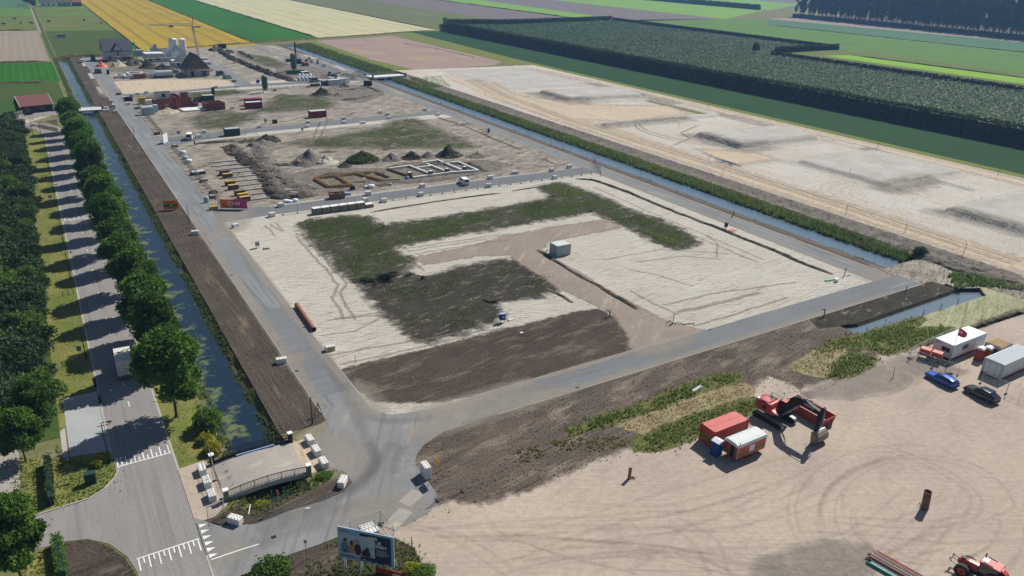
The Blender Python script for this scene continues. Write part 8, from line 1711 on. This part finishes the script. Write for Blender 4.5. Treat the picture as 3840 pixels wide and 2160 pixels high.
# house with grey roof
t = thing('detached_house', 'nearly finished pale block house with grey tiled roof and pointed dormer', 'house', (35.0, 472.5, 0), 3)
MB().bx(0, 13.5, 0, 9, 0, 5.0).build('wall', 'block_grey', t); wall_poly([(4.6, 5.0), (9.0, 5.0), (6.8, 9.0)], -.25, .15, 'block_grey', 'gable_wall', t)
rf = MB(); rf.prism([(-.6, 4.85), (4.5, 10.8), (9.6, 4.85), (9.6, 5.15), (4.5, 11.1), (-.6, 5.15)], 'x', -.5, 14); rf = rf.build('roof', 'roof_tile_grey', t)
for i in range(14): f_ = (i + .5) / 14; MB().box((6.75, -.55 + 5.1 * f_ + .02, 5.1 + 5.95 * f_ + .06), (14.4, .34, .1), rx=49.5).build('tile_course', 'roof_tile_grey', rf)
for s in (-1, 1): MB().add([(6.8, -.4, 9.25), (6.8, 4.4, 9.25), (6.8 + s * 2.7, .2, 4.95), (6.8 + s * 2.7, -.4, 4.95)], [(0, 1, 2, 3)]).build('dormer_roof', 'roof_tile_grey', t)
for x, z, w_, h_ in ((6.8, 3.8, 1.2, 2.6), (2.5, 1.5, 1.6, 2.2), (9.8, 1.3, 2.4, 2.4), (12.0, 1.3, 1.2, 2.4)): wn_ = MB().box((x, -.05, z), (w_, .2, h_)).build('window', 'cabin_white' if z > 3 else 'black', t); MB().box((x, -.17, z), (w_ * .8, .04, h_ * .8)).build('pane', 'glass', wn_)
MB().bx(13.6, 13.9, 1, 7, 0, 7.5).build('scaffold_end', 'galv', t)
t2 = thing('rubbish_chute', 'bright green frame tower at the right end of the grey roofed house', 'tower', (49.6, 478, 0), 3)
for x in (0, 1.6): MB().bx(x, x + .5, 0, .5, 0, 8.5).build('post', 'green_bright', t2)
MB().bx(0, 2.1, 0, .5, 8.5, 9).build('crossbeam', 'green_bright', t2)
def scaffold(label, x0, x1, y, zs, rz=0, g='scaffolds'):
    t = thing('scaffold', label, 'scaffold', (x0, y, 0), rz, g); L_ = x1 - x0; n_ = int(L_ / 2.2)
    for i in range(n_ + 1): MB().tube((L_ * i / n_, 0, 0), (L_ * i / n_, 0, zs[-1] + 1.0), .06, n=5).build('standard', 'galv', t)
    for z in zs: MB().bx(0, L_, -.1, 1.0, z, z + .1).build('deck_board', 'timber', t); MB().bar((0, -.1, z + 1), (L_, -.1, z + 1), .08, .08).build('guard_rail', 'galv', t)
scaffold('scaffold along the front of the grey roofed house', 34.5, 49, 470.6, (2.4,), 3); scaffold('scaffold wrapped round the front of the dark roofed house', 62.5, 77, 400.2, (3.2,), 4); scaffold('scaffold before the stepped gable house', 62, 72, 433, (3.0,), 4); scaffold('scaffold beside the white flat roofed block', 53, 66, 457, (2.6,), 5)
# white block building
t = thing('flat_block', 'low grey block shell with white flat roof beside the stepped gables', 'building', (54.5, 462, 0), 4); MB().bx(0, 9, 0, 8, 0, 4.2).build('wall', 'block_grey', t); MB().bx(-.3, 9.3, -.3, 8.3, 4.2, 4.6).build('roof', 'cabin_white', t); MB().bx(1, 2.4, -.05, .1, 0, 2.3).build('doorway', 'black', t); MB().box((5.5, -.05, 1.8), (2, .1, 1.4)).build('window', 'black', t)
# unfinished gable houses
def gable(label, c, rz, w, d, tops, mat='block_grey', win=((.35, .25), (.65, .25))):
    t = thing('unfinished_house', label, 'house', c, rz, 'unfinished houses')
    for k, (y, prof) in enumerate(tops): 
        g = wall_poly([(w * a, z) for a, z in prof], y, y + .35, mat, 'gable_wall', t)
        if k == 0:
            for a, z in win: MB().box((w * a, -.02, z), (1.1, .1, 1.9)).build('window', 'cabin_white' if z > 3 else 'black', g)
    for x in (0, w - .35): MB().bx(x, x + .35, .36, d - .02, 0, 3.6).build('side_wall', mat, t)
    MB().bx(.36, w - .36, .36, d - .02, 3.3, 3.6).build('floor_slab', 'white_concrete', t); return t
st_ = [(0, 0), (1, 0), (1, 4.6), (.9, 4.6), (.9, 5.6), (.8, 5.6), (.8, 6.8), (.68, 6.8), (.68, 8.2), (.56, 8.2), (.56, 9.0), (.46, 9.0), (.46, 8.0), (.36, 8.0), (.36, 6.6), (.24, 6.6), (.24, 5.6), (.12, 5.6), (.12, 4.6), (0, 4.6)]
tall = [(0, 0), (1, 0), (1, 4.4), (.62, 6.5), (.5, 11.5), (.36, 11.8), (.3, 6.8), (.16, 6.4), (0, 4.4)]
gable('unfinished pale block house with tall ragged stepped gables beside the white silos', (65.0, 466, 0), 4, 10.5, 9, ((0, st_), (5.5, tall), (9, [(a, z * .85) for a, z in st_])), win=((.3, 4.6), (.62, 4.6), (.5, 1.6)))
gable('unfinished pale block house with sloping gable behind the dark roofed house', (63.6, 436, 0), 4, 8.6, 8, ((0, [(0, 0), (1, 0), (1, 3.4), (.8, 5.2), (.66, 8.4), (.56, 8.4), (.44, 6.6), (.3, 6.8), (.2, 4.8), (0, 3.4)]), (8, [(0, 0), (1, 0), (1, 3.4), (.5, 8.8), (0, 3.4)])), win=((.3, 2.0), (.7, 2.0)))
gable('small unfinished grey gable left of the ragged stepped house', (58.5, 482, 0), 4, 8, 6, ((0, [(0, 0), (1, 0), (1, 3.6), (.6, 5.0), (.5, 7.6), (.4, 7.6), (.3, 4.8), (0, 3.6)]), (5.6, [(0, 0), (1, 0), (1, 3), (.5, 6), (0, 3)])), 'block_grey_dark', win=())
# dark roofed house
t = thing('detached_house', 'small house shell with steep dark roof and boarded gable', 'house', (64.4, 402, 0), 6)
MB().bx(0, 10.6, 0, 10, 0, 3.4).build('wall', 'block_grey_dark', t); gb = wall_poly([(-.4, 3.4), (11.0, 3.4), (5.3, 10.0)], -.1, .2, 'roof_felt', 'gable_boarding', t)
for i in range(18):
    x = .2 + i * .6; z1 = 3.4 + 6.5 * (1 - abs(x - 5.3) / 5.7); MB().bar((x, -.14, 3.5), (x, -.14, max(3.7, z1 - .3)), .16, .06).build('board', 'timber_dark', gb)
rf = MB().prism([(-.9, 2.9), (5.3, 10.3), (11.5, 2.9), (11.5, 3.2), (5.3, 10.65), (-.9, 3.2)], 'y', -.6, 10.4).build('roof', 'roof_felt', t)
for i in range(9): MB().bar((-.95 + .02, -.3 + i * 1.3, 3.25), (5.28, -.3 + i * 1.3, 10.68), .25, .05).build('roof_seam', 'roof_felt', rf)
for x, w_ in ((2.6, 1.5), (8.2, 1.8)): MB().box((x, -.05, 1.4), (w_, .2, 2.6)).build('doorway', 'black', t)
# silos, crane, rig
def silo(label, c, r_, h, z0, mat, legs, cone=1.6, top=None):
    t = thing('silo', label, 'silo', c, 0, 'material silos'); MB().tube((0, 0, z0 + cone), (0, 0, z0 + h - .6), r_, n=18).build('tank', mat, t, smooth=False); MB().tube((0, 0, z0), (0, 0, z0 + cone), r_ * .25, r_, n=18).build('cone', mat, t); MB().tube((0, 0, z0 + h - .6), (0, 0, z0 + h), r_, r_ * .35, n=18).build('dome', top or mat, t)
    for k in range(4): a = R(45 + 90 * k); MB().bar((math.cos(a) * r_ * .95, math.sin(a) * r_ * .95, 0), (math.cos(a) * r_ * .95, math.sin(a) * r_ * .95, z0 + cone + .4), .16, .16).build('leg', mat, t)
    for z in (z0 + cone + .2, z0 + h * .7): MB().ring((0, 0, z), r_ + .04, r_ - .02, 'z', .12, 18).build('hoop', mat, t)
silo('white silo standing right behind the ragged gables', (73.4, 489.7), 1.9, 9.0, .8, 'cabin_grey', 1, top='cabin_white'); silo('white silo standing apart, right of its twin', (78.6, 493.5), 1.9, 8.6, .8, 'cabin_grey', 1, top='cabin_white')
silo('green silo on tall legs beside the compound fence', (87.15, 346.60), 1.3, 6.6, .9, 'green_silo', 1); silo('dark green silo rising from a green pump unit', (118.97, 409.53), 1.5, 8.6, .6, 'green_silo', 1)
t, rf = box_unit('pump_unit', 'green pump unit at the foot of the dark green silo', 'pump', 0, 9, 0, 2.4, 1.8, 'green_silo', 'green_dark', None); t.location = ((116.86, 399.60)[0], (116.86, 399.60)[1], 0)
t = thing('tower_crane', 'slim tower crane with lattice jib over the unfinished houses', 'crane', (82.5, 468.5, 0), 0)
MB().bx(-2, 2, -2, 2, 0, .8).build('base', 'grey_concrete', t); m = MB()
for x in (-.35, .35):
    for y in (-.35, .35): m.bar((x, y, .8), (x - 1.5, y, 18.6), .22, .22)
for i in range(16): z = .8 + i * 1.1; u = z / 18.6 * -1.5; m.bar((-.35 + u, -.35, z), (.35 + u, .35, z + 1.1), .12, .12).bar((.35 + u, -.35, z), (-.35 + u, .35, z + 1.1), .12, .12)
m.build('mast', 'cast_metal', t); m = MB()
for y in (-.45, .45): m.bar((-1.0, y, 18.4), (-24, y, 18.6), .16, .16)
m.bar((-1.5, 0, 19.4), (-24, 0, 19.2), .18, .18)
for i in range(22): x = -1.6 - i; m.bar((x, -.45, 18.45), (x - .5, 0, 19.35), .09, .09).bar((x - .5, 0, 19.35), (x - 1, .45, 18.5), .09, .09)
m.build('jib', 'cast_metal', t); MB().bar((-1.2, 0, 18.4), (-.8, 0, 23.2), .25, .25).build('apex', 'orange_dull', t); MB().tube((-.8, 0, 23.2), (-13, 0, 19.4), .07, n=5).build('tie_bar', 'mud_yellow', t); MB().box((-12.5, 0, 18.0), (2.2, .9, .8)).build('trolley', 'timber_dark', t); MB().bx(-1.2, 2.6, -.7, .7, 17.2, 18.2).build('counterweight', 'grey_concrete', t)
t = thing('mobile_hoist', 'thin leaning hoist mast beside the grey roofed house', 'hoist', (34.4, 467.5, 0)); MB().tube((0, 0, 0), (-2.6, 0, 18.8), .16, .1, n=6).build('mast', 'cast_metal', t); MB().bx(-1.5, 1.5, -1, 1, 0, 1.4).build('base', 'black', t); MB().tube((-2.6, 0, 18.8), (-3.8, 0, 19.4), .1, n=6).build('boom_tip', 'cast_metal', t)
t = thing('pile_driver', 'dark pile driving rig with tall mast on the far plot', 'pile driver', (130.22, 438.35), 0); MB().bx(-1.6, 1.6, -1.2, 1.2, 0, 1.0).build('tracks', 'black', t); MB().bx(-1.2, 1.6, -1, 1, 1.0, 2.6).build('house', 'car_grey', t); MB().bar((-1.2, 0, .5), (-1.5, 0, 11.5), .7, .7).build('mast', 'black', t); MB().box((-1.4, 0, 11.6), (.6, .6, .5)).build('mast_head', 'mud_yellow', t); MB().bar((.8, 0, 2.6), (-1.3, 0, 8), .2, .2).build('back_stay', 'black', t)
t = thing('mini_excavator', 'red excavator working beside the pile driving rig', 'excavator', (131.18, 429.21), 20); MB().bx(-1.6, 1.6, -1.3, 1.3, 0, .8).build('tracks', 'black', t); MB().bx(-1.5, 1.6, -1.2, 1.2, .8, 2.1).build('house', 'red_paint', t, bevel=.1); MB().bx(-.2, 1.2, -1.1, 0, 2.1, 3.2).build('cab', 'glass', t); MB().bar((1.2, .2, 1.8), (3.2, .2, 4.6), .4, .4).bar((3.2, .2, 4.6), (4.6, .2, 2.0), .32, .32).build('boom', 'red_dark', t); MB().bx(4.2, 5.2, -.3, .7, 1.2, 2.2).build('bucket', 'bucket_steel', t)
t = thing('loader', 'dark wheeled machine with raised frame in the far compound', 'machine', (130.20, 379.81), -20); MB().bx(-3, 2, -.9, .9, .8, 1.6).build('body', 'black', t); MB().bx(-2.6, -1, -.8, .8, 1.6, 3.2).build('cab', 'glass', t); MB().bar((-1, 0, 1.6), (3.6, 0, 2.8), .4, .4).build('arm', 'black', t)
for x in (-2, 1.2):
    for y in (-1, 1): wheel(t, (x, y, .8), .8, .5, 'y')
t = thing('scrap_frames', 'dark steel frames piled by the white bags', 'frames', (125.40, 379.43), 0)
for i in range(6): MB().bar((-2 + i * .7, -1, .1), (-1.4 + i * .7, 1, 1.8 + .4 * (i % 2)), .2, .2).build('frame_bar', 'black', t)
# brick walls under construction
def brickwall(label, c, rz, segs):
    t = thing('brick_wall', label, 'brick wall', c, rz, 'brick walls under construction')
    for (x0, y0), (x1, y1), h in segs:
        d = Vector((x1 - x0, y1 - y0)); L_ = d.length
        w_ = MB().bar((x0, y0, h / 2), (x1, y1, h / 2), .3, h).build('wall_face', 'brick_red', t)
        nc = int(h / .45); a = math.degrees(math.atan2(d.y, d.x))
        for i in range(nc): MB().box(((x0 + x1) / 2, (y0 + y1) / 2, .24 + i * .45), (L_ + .02, .34, .36), rz=a).build('brick_course', 'brick_red', w_)
    return t
t = brickwall('red brick walls with a grey panelled upper storey, first of the row', (38.75, 318.06), 8, (((0, 0), (8.5, 0), 4.2), ((8.5, 0), (8.5, 6), 5.0), ((0, 0), (0, 6), 3.6), ((5.6, 6), (8.5, 6), 5.0)))
p_ = MB().bx(-.1, 5.4, 1.0, 1.3, 3.8, 6.6).build('upper_panel', 'cabin_grey', t); MB().box((3.0, .95, 5.3), (1.3, .1, 1.2)).build('window', 'black', p_); MB().bx(-.4, 5.6, .6, 1.6, 6.6, 6.8).build('roof_edge', 'car_grey', t); MB().box((3.4, -.2, 1.9), (1.4, .1, .6)).build('opening', 'timber', t)
brickwall('stepped red brick walls, second of the row', (45.66, 317.79), 8, (((0, 0), (0, 7), 4.6), ((0, 4), (7.0, 4), 3.6), ((3.0, 4.4), (6.0, 4.4), 5.6), ((7.0, 4), (8.0, 0), 1.8)))
brickwall('low square red brick enclosure, last of the row', (55.67, 310.84), 8, (((0, 0), (6.6, 0), 2.9), ((6.6, 0), (6.6, 6), 2.7), ((0, 6), (6.6, 6), 2.6), ((0, 0), (0, 6), 2.7)))
o = MB().bx(0, 11, 0, 6, 0, .5).build('floor_slab', 'white_concrete', loc=(46.86, 311.18)); o.rotation_euler.z = R(7); props(o, 'white floor slab lying before the brick walls', 'slab')
# white foundations by the far road
for k, (p, w_, d_) in enumerate((((33.75, 406.49), 5, 4), ((37.06, 403.84), 6, 5), ((39.47, 409.88), 7, 6), ((44.50, 405.00), 7, 6))):
    t = thing('insulated_foundation', ('left low', 'second', 'third', 'right boxed')[k] + ' white insulated foundation block in front of the far house', 'foundation', p, 5, 'white foundation blocks'); 
    for x0, x1, y0, y1 in ((0, w_, 0, .6), (0, w_, d_ - .6, d_), (0, .6, .61, d_ - .61), (w_ - .6, w_, .61, d_ - .61)): MB().bx(x0, x1, y0, y1, 0, 1.2 + .2 * k).build('upstand', 'white_concrete', t)
    MB().bx(1, 2.2, 1, 2.2, 0, 1.6 + .2 * k).build('brick_pack', 'steel_rust_brown', t)
t = thing('brick_pallet', 'dark red brick pile among the white foundation blocks', 'pallet', (40.97, 402.68), 5)
for i in range(5): MB().box((2.6, 1, .25 + i * .42), (5, 2.2, .4)).build('brick_layer', 'brick_red', t)
t = thing('tank_trailer', 'grey green tank on a blue base beside the dark roofed house', 'tank', (49.95, 403.40), 6); MB().tube((.3, 0, 2.0), (8, 0, 2.0), 1.5, n=14).build('tank', 'grey_green', t); MB().bx(0, 8.2, -1.1, 1.1, 0, .9).build('base', 'car_navy', t); MB().box((.3, 0, 3.4), (1, .8, .5)).build('hatch', 'cabin_white', t)
o = heap('tarpaulin', (31.25, 451.06), 3.2, 2.6, 2.8, 'tarp_orange', 77, 'bright orange tarpaulin thrown over a pile by the road', None, .3); o['category'] = 'tarpaulin'
o = heap('tarpaulin', (79.84, 420.29), 1.8, 1.6, 1.4, 'red_pink', 78, 'small red tarpaulin beside the dark roofed house', None, .3); o['category'] = 'tarpaulin'
for k, (p, mt, s, lab) in enumerate((((85.29, 467.80), 'cabin_white', (4, 2, 1.2), 'white board stack right of the crane foot'), ((82.31, 446.13), 'block_grey', (3.5, 2.5, 1.6), 'grey block pallets right of the dark roofed house'), ((29.71, 476.67), 'green_dark', (2.2, 2, 3.0), 'dark green bin at the end of the straight road'), ((31.41, 342.75), 'black', (3.2, 1.2, 1.6), 'row of black bins at the far junction'), ((35.61, 334.04), 'mud_yellow', (3, 1.5, 2.6), 'yellow frame stack near the foil wrapped stacks'), ((37.53, 332.18), 'bag_white', (2.6, 1.5, 1.8), 'white wrapped packs beside the yellow frame stack'), ((91.05, 374.39), 'toilet_blue', (1.4, 1.2, 1.6), 'small blue crate by the green silo on legs'), ((127.56, 448.19), 'green_dark', (3, 2, 1.6), 'dark green crate behind the dark green silo'), ((140.46, 435.76), 'toilet_blue', (1.0, 1.0, 2.2), 'blue portable cabin beside the far fence'), ((139.03, 420.66), 'cabin_grey', (1.4, 1.4, 1.8), 'pale cabinet beside the far fence'), ((21.44, 607.08), 'cast_metal', (5, 2.5, 2.2), 'grey field trough group in the far pasture'), ((136.57, 116.12), 'red_pink', (2.2, 1.4, .12), 'pink board lying beside the black meter cabinet'), ((130.94, 84.38), 'pipe_green', (2.6, .5, .25), 'pale green panel lying on the sand corner'), ((63.22, 98.82), 'cabin_grey', (1.2, .7, .15), 'pale lid lying beside the blue meter cabinet'), ((62.07, 93.41), 'white_concrete', (.7, .4, .25), 'small pale stone beside the stake in the dark soil'), ((35.31, 151.46), 'grey_concrete', (1.2, .8, .35), 'grey slab at the sand corner by the pale cabinet'), ((75.45, 65.86), 'block_grey', (2.6, .5, .3), 'pale plank lying in the ditch grass'), ((-0.62, 107.64), 'cabin_grey', (.6, .4, .15), 'white litter on the verge beside the bin'), ((64.20, 181.52), 'bag_blue', (1.6, .9, .7), 'blue pallet pack next to the rusty skip'), ((67.15, 185.76), 'black', (1.2, .8, 1.1), 'black tub at the corner of the timber formwork'))):
    t = thing('site_item', lab, lab.split()[-1] if False else 'site item', p, (k * 17) % 25 - 10, 'loose site items'); MB().box((0, 0, s[2] * .3), (s[0], s[1], s[2] * .6)).build('lower_pack', mt, t, bevel=.02); MB().box((0.03, .02, s[2] * .81), (s[0] * .92, s[1] * .92, s[2] * .36)).build('upper_pack', mt, t, bevel=.02)
# barn
t = thing('barn', 'dark barn with red tiled roof and white bargeboards by the left canal', 'barn', (-1.6, 331.0, 0), 16); MB().bx(-5.2, 5.2, -3.4, 3.4, 0, 2.7).build('wall', 'black', t)
for s in (-1, 1): g_ = wall_poly([(-3.4, 2.7), (3.4, 2.7), (0, 5.4)], s * 5.1 - .1, s * 5.1 + .1, 'black', 'gable_wall', t, 'x')
rf = MB().prism([(-3.9, 2.45), (0, 5.6), (3.9, 2.45), (3.9, 2.65), (0, 5.82), (-3.9, 2.65)], 'x', -5.5, 5.5).build('roof', 'roof_tile_red', t)
for i in range(11): f_ = (i + .5) / 11; MB().box((0, -3.9 + 3.9 * f_, 2.68 + 3.17 * f_), (11, .3, .07), rx=39).build('tile_course', 'roof_tile_red', rf)
for s in (-1, 1):
    for e in (-1, 1): MB().bar((s * 5.52, e * 3.95, 2.5), (s * 5.52, 0, 5.8), .12, .32).build('bargeboard', 'cabin_white', t)
MB().bx(-4, -2.4, -3.46, -3.4, 0, 2.3).build('door', 'timber_dark', t); MB().box((1.5, -3.45, 1.5), (1.8, .08, .9)).build('window', 'glass', t)
for k, (c, lab) in enumerate((((-7.6, 325.5), 'pale lean-to crate stack at the barn gable'), ((4.6, 329), 'grey fence frames leaning at the barn end'), ((-4.5, 323.5), 'dark cart parked before the barn'))):
    t = thing('farm_clutter', lab, 'farm gear', c, 10 * k); 
    for i in range(3): MB().box((i * .9, .1 * i, .5), (.8, 1.2, 1.0 + .3 * i)).build('crate', ('cabin_grey', 'cast_metal', 'black')[k], t)
# farmhouse far away
for k, (x, w_, lab, rm) in enumerate(((20, 13, 'far low farmhouse with grey roof, left wing', 'roof_tile_grey'), (35, 11, 'far farm shed with dark roof beside the farmhouse', 'roof_felt'), (48, 8, 'far brick outbuilding among the farm trees', 'roof_tile_red'))):
    t = thing('farmhouse', lab, 'house', (x, 915 + 5 * k, 0), 3, 'far farm buildings'); MB().bx(0, w_, 0, 9, 0, 4).build('wall', ('cabin_white', 'block_grey_dark', 'brick_red')[k], t); MB().prism([(-.5, 3.9), (4.5, 8.5), (9.5, 3.9)], 'x', -.4, w_ + .4).build('roof', rm, t)
    for i in range(3): MB().box((w_ * (i + .5) / 3, -.05, 2), (1.6, .12, 1.6)).build('window', 'glass', t)
# ================================================================ cattle and people
def skinned(name, pts, edges, radii, mat, parent=None, loc=None, rz=0):
    me = bpy.data.meshes.new(name); me.from_pydata(pts, edges, []); o = link(name, me, mat, parent)
    md = o.modifiers.new('skin', 'SKIN')
    for i, r_ in enumerate(radii): me.skin_vertices[0].data[i].radius = (r_, r_)
    me.skin_vertices[0].data[0].use_root = True; o.modifiers.new('sub', 'SUBSURF').levels = 1; o.modifiers['sub'].render_levels = 1
    if loc is not None: o.location = loc if len(loc) == 3 else (loc[0], loc[1], 0)
    o.rotation_euler.z = R(rz); return o
def bake(o):
    dg = bpy.context.evaluated_depsgraph_get(); me = bpy.data.meshes.new_from_object(o.evaluated_get(dg)); o.modifiers.clear(); o.data = me; return o
CP = [(0, 0, 1.05), (.55, 0, 1.1), (.95, 0, 1.2), (1.2, 0, 1.0), (1.5, 0, .85), (-.6, 0, 1.1), (.5, .22, .7), (.5, .22, .35), (.52, .22, .04), (.5, -.22, .7), (.55, -.22, .35), (.6, -.22, .04), (-.6, .22, .75), (-.72, .22, .4), (-.66, .22, .04), (-.6, -.22, .75), (-.7, -.22, .4), (-.6, -.22, .04), (-.95, 0, 1.05), (-1.0, 0, .6)]
CE = [(0, 1), (1, 2), (2, 3), (3, 4), (0, 5), (1, 6), (6, 7), (7, 8), (1, 9), (9, 10), (10, 11), (5, 12), (12, 13), (13, 14), (5, 15), (15, 16), (16, 17), (5, 18), (18, 19)]
CR = [.42, .4, .26, .2, .12, .38, .15, .08, .07, .15, .08, .07, .18, .08, .07, .18, .08, .07, .06, .04]
cow = None
for k, (p, lab) in enumerate((((-11.52, 702.96), 'near the left edge'), ((-0.29, 712.79), 'in the middle of the far left pasture'), ((6.83, 710.51), 'beside the farm ditch'), ((-3.74, 756.83), 'at the back of the far left pasture'), ((44.67, 738.88), 'in the large pasture beside the wheat'), ((18.67, 725.52), 'beside the farm track'), ((54.55, 709.18), 'at the wheat field edge'))):
    if cow is None: cow = bake(skinned('cow', CP, CE, CR, 'cow_dark', loc=p)); o = cow
    else: o = cow.copy(); COL.objects.link(o); o.location = (p[0], p[1], 0)
    o.scale = (1.25,) * 3; o.rotation_euler.z = k * 1.3; props(o, 'dark grazing cow ' + lab, 'cow', 'cattle in the far pastures')
def person(c, rz, label, shirt, legs_, h=1.0):
    t = thing('person', label, 'person', c, rz)
    P_ = [(0, 0, .98), (0, 0, 1.2), (0, .02, 1.42), (0, .03, 1.52), (0, .05, 1.66), (.2, 0, 1.4), (.27, .05, 1.12), (.24, .2, .92), (-.2, 0, 1.4), (-.28, .03, 1.12), (-.26, .14, .9), (.1, 0, .92), (.11, .05, .5), (.12, 0, .08), (.12, .16, .04), (-.1, 0, .92), (-.12, -.02, .5), (-.13, -.12, .08), (-.13, .02, .04)]
    E_ = [(0, 1), (1, 2), (2, 3), (3, 4), (2, 5), (5, 6), (6, 7), (2, 8), (8, 9), (9, 10), (0, 11), (11, 12), (12, 13), (13, 14), (0, 15), (15, 16), (16, 17), (17, 18)]
    bake(skinned('body', P_, E_, [.15, .16, .15, .07, .11, .08, .06, .045, .08, .06, .045, .1, .075, .055, .05, .1, .075, .055, .05], legs_, t)); bake(skinned('jacket', [(0, 0, .95), (0, 0, 1.2), (0, .02, 1.4), (.21, 0, 1.38), (.28, .05, 1.12), (-.21, 0, 1.38), (-.29, .03, 1.12)], [(0, 1), (1, 2), (2, 3), (3, 4), (2, 5), (5, 6)], [.17, .18, .17, .1, .075, .1, .075], shirt, t)); MB().tube((0, .04, 1.66), (0, .04, 1.8), .13, .06, n=10).build('helmet', 'hair_print', t); return t
person((40.08, 253.49), 120, 'person in dark work clothes standing beside the white van', 'car_navy', 'black'); person((78.91, 192.51), 60, 'person in dark clothes bending at the half built formwork', 'hair_print', 'car_navy'); person((137.18, 445.82), 0, 'person in orange jacket beside the red excavator', 'orange_dull', 'car_navy'); person((138.22, 443.23), 40, 'person in red jacket by the far fence', 'red_dark', 'black')
# ================================================================ haze in the air
mz = bpy.data.materials.new('haze_air'); mz.use_nodes = True; nt = mz.node_tree; nt.nodes.remove(nt.nodes['Principled BSDF'])
pv = nt.nodes.new('ShaderNodeVolumePrincipled'); pv.inputs['Color'].default_value = (0.3, 0.54, 1.0, 1); pv.inputs['Density'].default_value = 0.00014; pv.inputs['Anisotropy'].default_value = 0.1
nt.links.new(pv.outputs[0], nt.nodes['Material Output'].inputs['Volume']); MATS['haze_air'] = mz
o = MB().bx(-2700, 5300, -400, 6600, -2.4, 62).build('haze', 'haze_air'); o['kind'] = 'stuff'
